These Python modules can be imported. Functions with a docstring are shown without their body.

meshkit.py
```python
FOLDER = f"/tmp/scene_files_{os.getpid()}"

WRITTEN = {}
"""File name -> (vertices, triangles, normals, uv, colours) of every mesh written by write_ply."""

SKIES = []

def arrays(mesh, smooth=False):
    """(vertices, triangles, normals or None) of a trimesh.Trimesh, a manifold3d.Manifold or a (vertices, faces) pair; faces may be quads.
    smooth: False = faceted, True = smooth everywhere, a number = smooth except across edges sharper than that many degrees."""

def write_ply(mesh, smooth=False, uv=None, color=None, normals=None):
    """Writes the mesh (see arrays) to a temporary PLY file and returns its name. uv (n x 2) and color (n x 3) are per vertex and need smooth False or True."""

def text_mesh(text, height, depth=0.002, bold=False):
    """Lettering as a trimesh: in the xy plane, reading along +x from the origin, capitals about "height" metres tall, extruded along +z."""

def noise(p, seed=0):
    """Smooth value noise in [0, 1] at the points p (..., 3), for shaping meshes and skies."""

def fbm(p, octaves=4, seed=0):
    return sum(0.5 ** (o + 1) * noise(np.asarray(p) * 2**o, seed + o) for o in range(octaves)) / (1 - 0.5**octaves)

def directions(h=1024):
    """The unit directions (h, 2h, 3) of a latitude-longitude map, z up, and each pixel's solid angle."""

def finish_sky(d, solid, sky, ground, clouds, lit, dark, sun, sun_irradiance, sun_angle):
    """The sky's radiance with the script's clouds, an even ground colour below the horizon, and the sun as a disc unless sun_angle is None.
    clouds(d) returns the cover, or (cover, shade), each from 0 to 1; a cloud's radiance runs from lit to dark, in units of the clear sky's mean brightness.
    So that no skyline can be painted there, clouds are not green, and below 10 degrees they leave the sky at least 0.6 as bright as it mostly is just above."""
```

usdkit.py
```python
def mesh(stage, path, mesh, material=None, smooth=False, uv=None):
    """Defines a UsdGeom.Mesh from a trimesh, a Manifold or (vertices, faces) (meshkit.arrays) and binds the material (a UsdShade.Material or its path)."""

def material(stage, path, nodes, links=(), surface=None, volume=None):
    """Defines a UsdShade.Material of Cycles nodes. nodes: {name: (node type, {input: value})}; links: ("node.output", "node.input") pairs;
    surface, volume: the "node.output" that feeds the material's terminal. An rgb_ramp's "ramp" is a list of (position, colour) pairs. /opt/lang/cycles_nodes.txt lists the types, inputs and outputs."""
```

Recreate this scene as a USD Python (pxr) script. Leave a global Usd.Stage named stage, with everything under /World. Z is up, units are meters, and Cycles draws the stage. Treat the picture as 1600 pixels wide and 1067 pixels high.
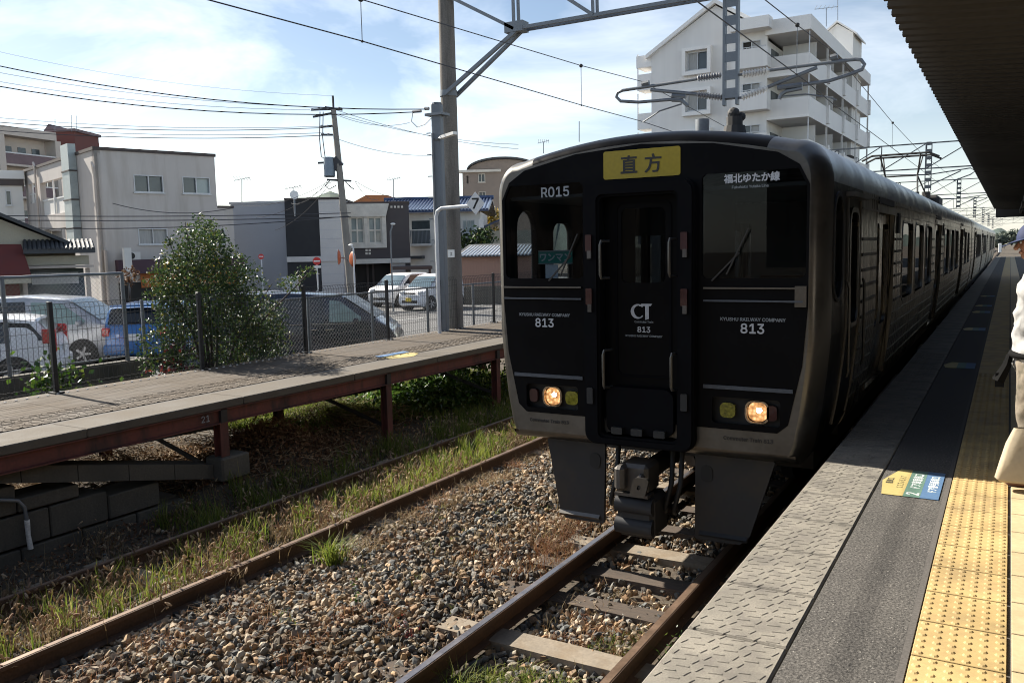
import math, random, json
import numpy as np, trimesh, usdkit, meshkit
from pxr import Usd, UsdGeom, UsdLux, UsdShade, Gf, Sdf, Vt
from shapely.geometry import Polygon, box as sbox
from shapely import affinity
from shapely.ops import unary_union
from scipy.sparse import coo_matrix
from scipy.sparse.csgraph import connected_components

stage = Usd.Stage.CreateInMemory()
UsdGeom.SetStageUpAxis(stage, 'Z'); UsdGeom.SetStageMetersPerUnit(stage, 1.0)
UsdGeom.Xform.Define(stage, '/World'); UsdGeom.Scope.Define(stage, '/World/Looks')
PI = math.pi
# ------------------------------------------------------------------ camera
FPX, YAW, PITCH, ROLL = 1325.49, 0.5304, 0.1076, -0.0209
CAM = np.array([2.6362, 0.0, 2.6784]); W, H = 1600, 1067
FW = np.array([-math.sin(YAW)*math.cos(PITCH), math.cos(YAW)*math.cos(PITCH), -math.sin(PITCH)])
_rt = np.array([math.cos(YAW), math.sin(YAW), 0]); _up = np.cross(_rt, FW)
RT = _rt*math.cos(ROLL)+_up*math.sin(ROLL); UP = -_rt*math.sin(ROLL)+_up*math.cos(ROLL)
cam = UsdGeom.Camera.Define(stage, '/World/camera')
cam.CreateHorizontalApertureAttr(36.0); cam.CreateVerticalApertureAttr(36.0*H/W); cam.CreateFocalLengthAttr(36.0*FPX/W)
cam.CreateClippingRangeAttr((0.05, 20000.0))
m4 = Gf.Matrix4d(*RT, 0, *UP, 0, *(-FW), 0, *CAM, 1)
cam.AddTransformOp().Set(m4)
EXPOSURE = 1.32
cam.CreateExposureAttr(EXPOSURE)
# ------------------------------------------------------------------ sky and sun
SUN_EL, SUN_AZ = math.radians(36.5), math.radians(-82)     # azimuth from +y towards +x
SUN = np.array([math.sin(SUN_AZ)*math.cos(SUN_EL), math.cos(SUN_AZ)*math.cos(SUN_EL), math.sin(SUN_EL)])
sky = UsdLux.DomeLight.Define(stage, '/World/sky')
skym = usdkit.material(stage, '/World/Looks/sky_look', {
    'geo': ('texture_coordinate', {}),
    'map': ('mapping', {'scale': (1.3, 1.3, 4.2), 'location': (0.35, 0.1, 0.2)}),
    'n': ('noise_texture', {'scale': 1.7, 'detail': 7.0, 'roughness': 0.6, 'distortion': 0.5}),
    'r': ('rgb_ramp', {'ramp': [(0.0, (0, 0, 0)), (0.42, (0.04, 0.04, 0.04)), (0.56, (0.42, 0.42, 0.42)), (0.74, (0.9, 0.9, 0.9)), (1.0, (1, 1, 1))]}),
    'sky': ('sky_texture', {'sky_type': 'single_scattering', 'sun_disc': False, 'sun_elevation': SUN_EL, 'sun_rotation': SUN_AZ, 'air_density': 1.0, 'aerosol_density': 0.6, 'ozone_density': 1.0}),
    'cl': ('hsv', {'saturation': 0.34, 'value': 1.75}),
    'xyz': ('separate_xyz', {}), 'hr': ('rgb_ramp', {'ramp': [(0.0, (0.7, 0.7, 0.7)), (0.07, (0.45, 0.45, 0.45)), (0.20, (0, 0, 0)), (1.0, (0, 0, 0))]}), 'mxx': ('math', {'math_type': 'maximum'}),
    'mx': ('mix', {}),
    'bg': ('background_shader', {'strength': 0.052})},
    [('geo.generated', 'map.vector'), ('map.vector', 'n.vector'), ('n.fac', 'r.fac'), ('sky.color', 'cl.color'), ('sky.color', 'mx.color1'), ('cl.color', 'mx.color2'), ('geo.generated', 'xyz.vector'), ('xyz.z', 'hr.fac'), ('hr.color', 'mxx.value1'), ('r.color', 'mxx.value2'), ('mxx.value', 'mx.fac'), ('mx.color', 'bg.color')], surface='bg.background')
UsdShade.MaterialBindingAPI.Apply(sky.GetPrim()).Bind(skym)
sky.GetPrim().SetCustomDataByKey('kind', 'structure')
sun = UsdLux.DistantLight.Define(stage, '/World/sun')
sun.CreateNormalizeAttr(True); sun.CreateIntensityAttr(1.25); sun.CreateAngleAttr(0.53); sun.CreateColorAttr(Gf.Vec3f(1.0, 0.93, 0.82))
_z = SUN/np.linalg.norm(SUN); _x = np.cross([0, 0, 1.0], _z); _x /= np.linalg.norm(_x); _y = np.cross(_z, _x)
sun.AddTransformOp().Set(Gf.Matrix4d(*_x, 0, *_y, 0, *_z, 0, 0, 0, 30, 1))

# ------------------------------------------------------------------ finding where things stand
def ray(px, py): return FW+RT*(px-W/2)/FPX+UP*(H/2-py)/FPX
def atd(px, py, d): return CAM+ray(px, py)*d
def atx(px, py, X): r = ray(px, py); return CAM+r*((X-CAM[0])/r[0])
def aty(px, py, Y): r = ray(px, py); return CAM+r*((Y-CAM[1])/r[1])
def atz(px, py, Z): r = ray(px, py); return CAM+r*((Z-CAM[2])/r[2])

# ------------------------------------------------------------------ helpers
taken, LOC = {}, {}
def numbered(path):
    k = taken.get(path, -1)+1; taken[path] = k
    return path if k == 0 else f'{path}_{k:03d}'
def rotz(a): c, s = math.cos(a), math.sin(a); return np.array([[c, -s, 0], [s, c, 0], [0, 0, 1.0]])
def meta(prim, label=None, cat=None, group=None, kind=None):
    for k, v in (('label', label), ('category', cat), ('group', group), ('kind', kind)):
        if v: prim.SetCustomDataByKey(k, v)
    return prim
def thing(name, label=None, cat=None, loc=(0, 0, 0), rz=0.0, group=None, kind=None):
    path = numbered('/World/'+name); x = UsdGeom.Xform.Define(stage, path)
    x.AddTranslateOp().Set(Gf.Vec3d(*map(float, loc))); x.AddRotateZOp().Set(math.degrees(rz))
    LOC[path] = (np.array(loc, float), rz)
    return meta(x.GetPrim(), label, cat, group, kind)
def dup(root, loc, rz=0.0, label=None, group=None, kind=None):
    was = root.GetCustomData(); base = str(root.GetPath())
    stem = base.rsplit('/', 1)[1]
    if stem[-4:-3] == '_' and stem[-3:].isdigit(): stem = stem[:-4]
    r = thing(stem, label or was.get('label'), was.get('category'), loc, rz, group or was.get('group'), kind)
    r.GetReferences().AddInternalReference(root.GetPath()); r.SetInstanceable(True)
    return r
class MB:
    def __init__(s): s.v, s.f, s.n = [], [], 0
    def add(s, v, f):
        v = np.asarray(v, float); f = np.asarray(f, int)
        if f.shape[1] == 4: f = np.vstack([f[:, [0, 1, 2]], f[:, [0, 2, 3]]])
        s.v.append(v); s.f.append(f+s.n); s.n += len(v); return s
    def tm(s, m, T=None):
        v = np.array(m.vertices)
        if T is not None: v = T(v)
        return s.add(v, np.array(m.faces))
    def box(s, lo, hi):
        lo, hi = np.minimum(lo, hi), np.maximum(lo, hi)
        return s.obox(lo, [hi[0]-lo[0], 0, 0], [0, hi[1]-lo[1], 0], [0, 0, hi[2]-lo[2]])
    def obox(s, o, a, b, c):
        o, a, b, c = (np.asarray(q, float) for q in (o, a, b, c))
        if np.dot(np.cross(a, b), c) < 0: a, b = b, a
        v = [o, o+a, o+a+b, o+b, o+c, o+a+c, o+a+b+c, o+b+c]
        return s.add(v, [[0, 3, 2, 1], [4, 5, 6, 7], [0, 1, 5, 4], [1, 2, 6, 5], [2, 3, 7, 6], [3, 0, 4, 7]])
    def cbox(s, c, size, rz=0.0, bev=0.0):
        c = np.asarray(c, float); h = np.asarray(size, float)/2
        if bev > 0:
            v = []
            for k in range(3):
                for sx in (-1, 1):
                    for sy in (-1, 1):
                        for sz in (-1, 1):
                            q = np.array([sx, sy, sz])*h; i = [j for j in range(3) if j != k]
                            for j in i: q[j] -= np.sign(q[j])*bev
                            v.append(q)
            m = trimesh.convex.convex_hull(np.array(v)); v = np.array(m.vertices)@rotz(rz).T+c
            return s.add(v, m.faces)
        R = rotz(rz); a, b, d = R[:, 0]*2*h[0], R[:, 1]*2*h[1], np.array([0, 0, 2*h[2]])
        return s.obox(c-a/2-b/2-d/2, a, b, d)
    def bar(s, p, q, w, h=None, up=(0, 0, 1)):
        p, q = np.asarray(p, float), np.asarray(q, float); h = h or w; d = q-p; L = np.linalg.norm(d); t = d/L
        u = np.asarray(up, float)
        if abs(t@u) > 0.95: u = np.array([0, 1.0, 0])
        a = np.cross(t, u); a /= np.linalg.norm(a); b = np.cross(a, t)
        return s.obox(p-a*w/2-b*h/2, a*w, b*h, d)
    def tube(s, pts, r, n=6, cap=True):
        pts = np.asarray(pts, float); rs = np.full(len(pts), r) if np.ndim(r) == 0 else np.asarray(r)
        T = np.gradient(pts, axis=0); T /= np.linalg.norm(T, axis=1, keepdims=True)+1e-12
        ref = np.array([0, 0, 1.0]) if abs(T[0][2]) < 0.9 else np.array([1.0, 0, 0])
        a = np.cross(T[0], ref); a /= np.linalg.norm(a); V = []
        ang = np.arange(n)*2*PI/n
        for i in range(len(pts)):
            a = a-T[i]*(a@T[i]); a /= np.linalg.norm(a); b = np.cross(T[i], a)
            V.append(pts[i]+rs[i]*(np.cos(ang)[:, None]*a+np.sin(ang)[:, None]*b))
        V = np.vstack(V); F = []
        for i in range(len(pts)-1):
            for k in range(n):
                F.append([i*n+k, i*n+(k+1) % n, (i+1)*n+(k+1) % n, (i+1)*n+k])
        s.add(V, F)
        if cap:
            m = (len(pts)-1)*n
            s.f.append(np.array([[0, k+1, k] for k in range(1, n-1)]+[[m, m+k, m+k+1] for k in range(1, n-1)])+s.n-len(V))
        return s
    def cyl(s, p, q, r, n=12, r2=None):
        return s.tube([p, q], [r, r if r2 is None else r2], n)
    def sph(s, c, r, sub=1, sc=(1, 1, 1)):
        m = trimesh.creation.icosphere(subdivisions=sub, radius=1.0)
        return s.add(np.array(m.vertices)*r*np.asarray(sc)+np.asarray(c, float), m.faces)
    def plate(s, poly, o, a, b, n, t0, t1):
        """shapely polygon (a-b plane through o) made a slab from t0 to t1 along n"""
        o, a, b, n = (np.asarray(q, float) for q in (o, a, b, n))
        for g in getattr(poly, 'geoms', [poly]):
            if g.is_empty: continue
            m = trimesh.creation.extrude_polygon(g, abs(t1-t0), engine='earcut'); v = np.array(m.vertices); f = np.array(m.faces)
            if np.dot(np.cross(a, b), n) < 0: f = f[:, ::-1]
            s.add(o+v[:, :1]*a+v[:, 1:2]*b+(v[:, 2:3]+min(t0, t1))*n, f)
        return s
    def mesh(s): return np.vstack(s.v), np.vstack(s.f)
    def build(s, name, mat, parent=None, label=None, smooth=False, kind=None, cat=None, group=None, local=False, loc=None):
        v, f = s.mesh()
        if parent is None:
            path = numbered('/World/'+name)
            if loc is None: loc = np.array([(v[:, 0].min()+v[:, 0].max())/2, (v[:, 1].min()+v[:, 1].max())/2, v[:, 2].min()])
            v = v-loc
        else:
            pp = str(parent.GetPath()); path = numbered(pp+'/'+name); root = '/'.join(pp.split('/')[:3])
            if not local and root in LOC: l, rz = LOC[root]; v = (v-l)@rotz(rz)
        me = usdkit.mesh(stage, path, (v, f), M[mat] if isinstance(mat, str) else mat, smooth=smooth)
        if parent is None: me.AddTranslateOp().Set(Gf.Vec3d(*map(float, loc)))
        me.CreateDoubleSidedAttr(True)
        if isinstance(mat, str) and mat in ISLANDS:          # a random number for every loose piece
            nv = len(v); e = f if len(f) else np.zeros((0, 3), int)
            k, lab = connected_components(coo_matrix((np.ones(2*len(e), np.int8), (np.r_[e[:, 0], e[:, 1]], np.r_[e[:, 1], e[:, 2]])), shape=(nv, nv)), directed=False)
            val = np.random.default_rng(len(v)).uniform(size=k)[lab]
            UsdGeom.PrimvarsAPI(me).CreatePrimvar('rnd', Sdf.ValueTypeNames.FloatArray, 'vertex').Set(Vt.FloatArray.FromNumpy(val.astype(np.float32)))
        return meta(me.GetPrim(), label, cat, group, kind)

GL = json.loads('''{"直":[[[[4,-6],[4,3],[18,4],[18,62],[42,63],[41,68],[7,68],[7,77],[43,77],[45,85],[54,85],[55,77],[93,77],[93,68],[53,68],[51,63],[83,62],[83,4],[96,3],[96,-6]],[[27,4],[72,3],[73,9],[28,10]],[[27,19],[72,18],[73,24],[28,25]],[[27,34],[72,33],[73,38],[28,39]],[[28,53],[28,47],[73,48],[72,54]]]],"方":[[[[4,-4],[23,15],[30,32],[33,52],[32,59],[6,59],[6,68],[48,68],[43,83],[52,86],[60,68],[95,67],[94,59],[45,59],[43,57],[43,44],[85,44],[81,5],[74,-7],[49,-8],[46,0],[67,1],[70,3],[74,24],[73,35],[41,35],[35,15],[28,4],[12,-9]]]],"福":[[[[1,24],[17,39],[28,56],[27,58],[4,59],[5,67],[19,67],[12,82],[20,85],[28,71],[27,67],[37,67],[41,64],[30,42],[38,34],[40,37],[95,36],[95,-8],[85,-9],[84,-5],[50,-5],[48,-10],[41,-10],[40,23],[36,23],[29,31],[28,-8],[18,-9],[18,25],[7,17],[4,18]],[[72,12],[73,3],[84,3],[85,11]],[[71,21],[84,20],[85,28],[72,29]],[[49,21],[61,20],[62,28],[50,29]],[[50,4],[62,3],[62,12],[49,12]]],[[[40,80],[94,81],[95,72],[40,72]]],[[[46,67],[90,67],[90,42],[46,42]],[[54,51],[80,50],[81,58],[55,59]]]],"北":[[[[55,8],[55,82],[56,84],[64,84],[65,52],[88,68],[96,61],[65,40],[65,5],[68,2],[87,3],[90,24],[98,20],[98,8],[96,-1],[89,-7],[63,-7],[57,-3]]],[[[6,4],[3,13],[31,24],[31,50],[7,50],[5,51],[5,59],[31,60],[31,83],[40,84],[41,-8],[31,-8],[30,13],[9,4]]]],"ゆ":[[[[12,29],[15,73],[25,72],[22,55],[23,46],[34,58],[52,66],[51,81],[60,80],[62,67],[75,65],[83,60],[90,50],[92,42],[91,30],[84,17],[71,10],[58,9],[53,1],[43,-8],[35,-4],[34,-1],[47,11],[34,22],[31,28],[38,34],[44,24],[49,21],[52,22],[54,34],[53,57],[40,52],[28,39],[23,25],[24,11],[15,10]],[[61,20],[67,19],[76,23],[82,35],[82,43],[78,52],[66,58],[63,57]]]],"た":[[[[47,5],[47,25],[56,25],[55,14],[57,9],[66,6],[92,8],[92,-1],[72,-4],[54,-1]]],[[[53,40],[53,49],[55,50],[90,49],[90,40]]],[[[9,55],[10,64],[32,63],[34,81],[45,80],[44,65],[61,68],[61,58],[40,54],[32,22],[22,-5],[12,-3],[11,0],[18,14],[30,53]]]],"か":[[[[70,63],[71,66],[77,69],[80,68],[97,35],[96,30],[88,27],[81,46]]],[[[7,48],[7,57],[31,58],[33,79],[44,80],[42,60],[60,59],[68,49],[67,18],[60,0],[52,-4],[34,-2],[33,8],[41,6],[52,7],[58,24],[59,43],[57,49],[53,51],[42,51],[38,47],[31,22],[20,-2],[15,-4],[8,-1],[21,24],[29,48],[10,46]]]],"線":[[[[3,-6],[8,21],[16,18],[22,21],[26,19],[31,24],[30,27],[24,27],[6,23],[3,30],[17,47],[5,46],[3,55],[12,65],[21,86],[30,81],[17,57],[24,57],[30,70],[39,66],[29,48],[34,47],[40,30],[64,31],[63,37],[44,38],[45,75],[59,75],[64,86],[73,84],[71,75],[92,75],[92,37],[89,36],[95,29],[82,17],[97,3],[93,-5],[88,-4],[74,12],[73,-6],[66,-10],[55,-10],[53,-1],[64,0],[63,21],[55,7],[42,-5],[35,3],[31,3],[26,19],[26,-4],[19,-4],[18,16],[16,18],[11,-7]],[[74,37],[78,26],[88,36]],[[53,46],[82,45],[83,51],[54,52]],[[53,61],[82,60],[83,66],[54,67]],[[34,23],[40,5],[53,22],[41,23],[40,25]],[[24,43],[21,35],[28,35],[27,43]]]],"ワ":[[[[12,35],[12,71],[82,72],[89,67],[83,38],[74,20],[60,6],[39,-5],[36,-5],[30,4],[49,12],[64,24],[71,37],[76,61],[24,61],[23,35]]]],"ン":[[[[19,-3],[13,7],[39,14],[58,24],[77,42],[86,58],[89,58],[93,47],[84,34],[65,16],[42,3],[22,-3]]],[[[16,66],[24,74],[48,55],[49,51],[41,45]]]],"マ":[[[[9,59],[10,70],[89,69],[94,63],[74,36],[56,19],[72,0],[63,-6],[46,15],[22,37],[30,42],[48,27],[68,45],[76,59]]]],"乗":[[[[3,0],[26,11],[35,18],[9,19],[10,28],[23,29],[22,37],[5,37],[6,46],[23,47],[23,55],[10,55],[10,63],[45,65],[44,70],[12,69],[11,77],[50,79],[82,84],[87,76],[56,71],[55,65],[91,63],[91,55],[78,55],[77,47],[95,46],[96,38],[78,37],[77,29],[91,28],[92,19],[64,18],[83,6],[96,2],[97,-1],[92,-7],[71,1],[56,12],[55,-8],[45,-9],[44,13],[28,1],[10,-7]],[[55,47],[67,46],[67,55],[55,55]],[[56,37],[55,28],[67,28],[67,37]],[[33,47],[45,46],[45,55],[33,55]],[[45,36],[33,37],[33,28],[45,28]]]],"車":[[[[4,6],[5,14],[45,15],[44,21],[15,21],[15,62],[44,62],[45,67],[8,67],[8,76],[44,76],[45,85],[54,85],[56,76],[93,75],[92,67],[55,67],[56,62],[86,61],[86,22],[56,21],[55,15],[96,14],[96,5],[56,5],[55,-9],[45,-10],[44,5]],[[55,30],[75,29],[76,36],[56,37]],[[55,46],[75,45],[76,53],[56,54]],[[24,30],[44,29],[45,36],[25,37]],[[24,46],[44,45],[45,53],[25,54]]]],"口":[[[[12,-7],[12,75],[88,75],[89,-6],[79,-6],[78,2],[23,2],[21,-7]],[[22,13],[79,12],[79,65],[22,65]]]],"ド":[[[[71,74],[79,78],[88,61],[81,58]]],[[[29,77],[41,76],[40,50],[82,34],[80,25],[76,24],[40,39],[40,-5],[29,-5]]],[[[59,69],[66,73],[75,56],[69,53]]]],"ア":[[[[11,64],[12,74],[90,73],[94,69],[83,51],[66,35],[58,43],[76,58],[77,63]]],[[[27,-5],[17,3],[30,9],[38,18],[43,33],[43,55],[53,56],[53,30],[46,11],[39,3]]]],"番":[[[[3,29],[4,32],[21,39],[33,48],[5,49],[5,57],[26,58],[20,70],[12,70],[12,78],[53,80],[76,84],[81,84],[86,79],[86,77],[78,75],[81,69],[74,58],[95,57],[95,49],[67,48],[73,43],[98,32],[92,24],[84,26],[83,-9],[74,-9],[73,-6],[28,-6],[26,-10],[19,-10],[18,26],[8,23]],[[54,18],[73,17],[74,22],[55,23]],[[55,9],[55,2],[74,3],[73,10]],[[54,32],[71,31],[72,32],[55,45]],[[55,58],[64,58],[71,74],[54,72]],[[27,3],[44,2],[45,9],[28,10]],[[27,18],[44,17],[45,22],[28,23]],[[45,45],[29,31],[45,31]],[[31,71],[36,57],[45,57],[45,71]]]],"号":[[[[5,37],[6,45],[94,45],[94,36],[35,34],[34,27],[83,26],[77,-2],[69,-9],[46,-9],[44,0],[66,0],[70,9],[71,18],[20,18],[25,36]]],[[[17,80],[82,81],[83,53],[18,52]],[[28,72],[28,61],[73,62],[72,72]]]]}''')
def cjk(text, height, bold=0.0):
    out = []
    for i, ch in enumerate(text):
        for rings in GL[ch]:
            g = Polygon(rings[0], rings[1:]).buffer(bold)
            out.append(affinity.translate(affinity.scale(g, height/92, height/92, origin=(0, 0)), i*height*1.08, 0))
    return unary_union(out)
def lettering(mb, text, height, o, a, b, n, depth=0.003, bold=False, center=True, stretch=1.0):
    m = meshkit.text_mesh(text, height, 1.0, bold); v = np.array(m.vertices); v[:, 0] *= stretch
    if center: v[:, 0] -= (v[:, 0].min()+v[:, 0].max())/2
    o, a, b, n = (np.asarray(q, float) for q in (o, a, b, n))
    f = np.array(m.faces)
    if np.dot(np.cross(a, b), n) < 0: f = f[:, ::-1]
    return mb.add(o+v[:, :1]*a+v[:, 1:2]*b+v[:, 2:3]*depth*n, f)
def lettering_cjk(mb, text, height, o, a, b, n, depth=0.003, bold=0.0):
    g = cjk(text, height, bold); x0, y0, x1, y1 = g.bounds
    return mb.plate(affinity.translate(g, -(x0+x1)/2, 0), o, a, b, n, 0, depth)

# ------------------------------------------------------------------ materials
M = {}; ISLANDS = set()
def mat(name, col, rough=0.6, metal=0.0, var=0.18, scale=2.0, fine=0.1, fscale=40.0, bump=0.0, bscale=60.0, spec=0.5, coat=0.0, stretch=(1, 1, 1), dirt=None, dirt_amt=0.5, dscale=3.0, dstretch=(1, 1, 1), dlo=0.48, dhi=0.66, rvar=0.1, island=0.0, emit=None):
    """base colour with broad and fine variation, optional stains of a second colour, fine relief"""
    c = np.asarray(col, float)
    N = {'g': ('geometry', {}), 'mp': ('mapping', {'scale': stretch}),
         'n1': ('noise_texture', {'scale': scale, 'detail': 5.0, 'roughness': 0.6}), 'n2': ('noise_texture', {'scale': fscale, 'detail': 3.0}),
         'r1': ('rgb_ramp', {'ramp': [(0.25, c*(1-var)), (0.75, np.minimum(c*(1+var), 1))]}), 'r2': ('rgb_ramp', {'ramp': [(0.25, [1-fine]*3), (0.75, [1+fine]*3)]}),
         'm': ('mix', {'mix_type': 'multiply', 'fac': 1.0}), 'rr': ('map_range', {'from_min': 0.3, 'from_max': 0.7, 'to_min': max(rough-rvar, 0.02), 'to_max': min(rough+rvar, 1.0)}),
         'p': ('principled_bsdf', {'metallic': metal, 'specular_ior_level': spec, 'coat_weight': coat})}
    L = [('g.position', 'mp.vector'), ('mp.vector', 'n1.vector'), ('mp.vector', 'n2.vector'), ('n1.fac', 'r1.fac'), ('n2.fac', 'r2.fac'), ('r1.color', 'm.color1'), ('r2.color', 'm.color2'), ('n1.fac', 'rr.value'), ('rr.result', 'p.roughness')]
    last = 'm.color'
    if island > 0:
        N['isl'] = ('rgb_ramp', {'ramp': [(0.0, [1-island]*3), (1.0, [1+island]*3)]}); N['mi'] = ('mix', {'mix_type': 'multiply', 'fac': 1.0})
        L += [('g.random_per_island', 'isl.fac'), (last, 'mi.color1'), ('isl.color', 'mi.color2')]; last = 'mi.color'
    if dirt is not None:
        N['dm'] = ('mapping', {'scale': dstretch, 'location': (3.1, 1.7, 0.4)}); N['dn'] = ('noise_texture', {'scale': dscale, 'detail': 6.0, 'roughness': 0.65}); N['dr'] = ('rgb_ramp', {'ramp': [(dlo, (0, 0, 0)), (dhi, [dirt_amt]*3)]}); N['dx'] = ('mix', {'color2': dirt})
        L += [('g.position', 'dm.vector'), ('dm.vector', 'dn.vector'), ('dn.fac', 'dr.fac'), ('dr.color', 'dx.fac'), (last, 'dx.color1')]; last = 'dx.color'
    L.append((last, 'p.base_color'))
    if bump > 0:
        N['bn'] = ('noise_texture', {'scale': bscale, 'detail': 4.0}); N['b'] = ('bump', {'strength': 1.0, 'distance': bump})
        L += [('mp.vector', 'bn.vector'), ('bn.fac', 'b.height'), ('b.normal', 'p.normal')]
    if emit is not None:
        N['p'][1]['emission_color'] = emit[0]; N['p'][1]['emission_strength'] = emit[1]
    M[name] = usdkit.material(stage, '/World/Looks/'+name, N, L, surface='p.BSDF')
def islands(name, cols, rough=0.7, trans=0.0, spec=0.4, gvar=0.25, gscale=0.8):
    """every loose piece of the mesh takes its own colour out of cols"""
    ISLANDS.add(name); n = len(cols); stops = []
    for i, c in enumerate(cols): stops.append((i/n, c))
    N = {'g': ('geometry', {}), 'at': ('attribute', {'attribute': 'rnd'}), 'r': ('rgb_ramp', {'ramp': stops, 'interpolate': False}), 'n': ('noise_texture', {'scale': gscale, 'detail': 3.0}), 'r2': ('rgb_ramp', {'ramp': [(0.3, [1-gvar]*3), (0.7, [1+gvar]*3)]}),
         'm': ('mix', {'mix_type': 'multiply', 'fac': 1.0}), 'p': ('principled_bsdf', {'roughness': rough, 'specular_ior_level': spec})}
    L = [('at.fac', 'r.fac'), ('g.position', 'n.vector'), ('n.fac', 'r2.fac'), ('r.color', 'm.color1'), ('r2.color', 'm.color2'), ('m.color', 'p.base_color')]
    s = 'p.BSDF'
    if trans > 0:
        N['t'] = ('translucent_bsdf', {}); N['x'] = ('mix_closure', {'fac': trans}); L += [('m.color', 't.color'), ('p.BSDF', 'x.closure1'), ('t.BSDF', 'x.closure2')]; s = 'x.closure'
    M[name] = usdkit.material(stage, '/World/Looks/'+name, N, L, surface=s)
def glass(name, tint, ior=1.5, rough=0.0, gain=1.0):
    M[name] = usdkit.material(stage, '/World/Looks/'+name, {'t': ('transparent_bsdf', {'color': tint}), 'g': ('glossy_bsdf', {'color': [gain]*3, 'roughness': rough}), 'f': ('layer_weight', {'blend': 0.5}), 'pw': ('math', {'math_type': 'power', 'value2': 5.0}), 'ma': ('math', {'math_type': 'multiply_add', 'value2': 0.9, 'value3': ((ior-1)/(ior+1))**2}), 'x': ('mix_closure', {})},
        [('f.facing', 'pw.value1'), ('pw.value', 'ma.value1'), ('ma.value', 'x.fac'), ('t.BSDF', 'x.closure1'), ('g.BSDF', 'x.closure2')], surface='x.closure')
def lamp(name, col, strength):
    M[name] = usdkit.material(stage, '/World/Looks/'+name, {'e': ('emission', {'color': col, 'strength': strength})}, [], surface='e.emission')

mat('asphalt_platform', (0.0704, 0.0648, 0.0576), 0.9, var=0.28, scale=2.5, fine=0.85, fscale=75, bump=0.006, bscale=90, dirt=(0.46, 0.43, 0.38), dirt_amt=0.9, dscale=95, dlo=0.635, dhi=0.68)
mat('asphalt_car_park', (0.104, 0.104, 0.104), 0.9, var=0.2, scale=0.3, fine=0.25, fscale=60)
mat('slab_concrete', (0.198, 0.18, 0.148), 0.85, var=0.3, scale=5, fine=0.2, fscale=120, bump=0.002, bscale=200, dirt=(0.10, 0.09, 0.08), dirt_amt=0.5, dscale=7)
mat('tile_yellow', (0.44, 0.312, 0.13), 0.75, var=0.2, scale=3, fine=0.08, fscale=150, dirt=(0.19, 0.135, 0.07), dirt_amt=0.5, dscale=4)
mat('tile_cream', (0.48, 0.376, 0.216), 0.75, var=0.12, scale=3, fine=0.08, dirt=(0.3, 0.22, 0.12), dirt_amt=0.35, dscale=5)
mat('joint_grey', (0.088, 0.08, 0.072), 0.9, fine=0.3, fscale=90)
mat('concrete_wall', (0.088, 0.079, 0.063), 0.9, var=0.3, scale=1.3, fine=0.2, fscale=50, bump=0.004, bscale=40, dirt=(0.05, 0.048, 0.04), dirt_amt=0.7, dscale=1.6, dstretch=(1, 1, 0.5))
mat('deck_concrete', (0.076, 0.057, 0.038), 0.9, var=0.3, scale=1.5, fine=0.3, fscale=90, bump=0.003, bscale=120, dirt=(0.09, 0.075, 0.06), dirt_amt=0.6, dscale=1.8)
mat('deck_edge', (0.094, 0.078, 0.058), 0.9, var=0.25, scale=2, fine=0.3, fscale=110, bump=0.002, bscale=150, dirt=(0.11, 0.10, 0.085), dirt_amt=0.5, dscale=2.5)
mat('portal_steel', (0.104, 0.112, 0.12), 0.6, 0.2)
mat('red_steel', (0.12, 0.0344, 0.0256), 0.7, var=0.25, scale=3, fine=0.15, dirt=(0.022, 0.016, 0.014), dirt_amt=0.9, dscale=2.2, dstretch=(1, 1.6, 0.6))
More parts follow.
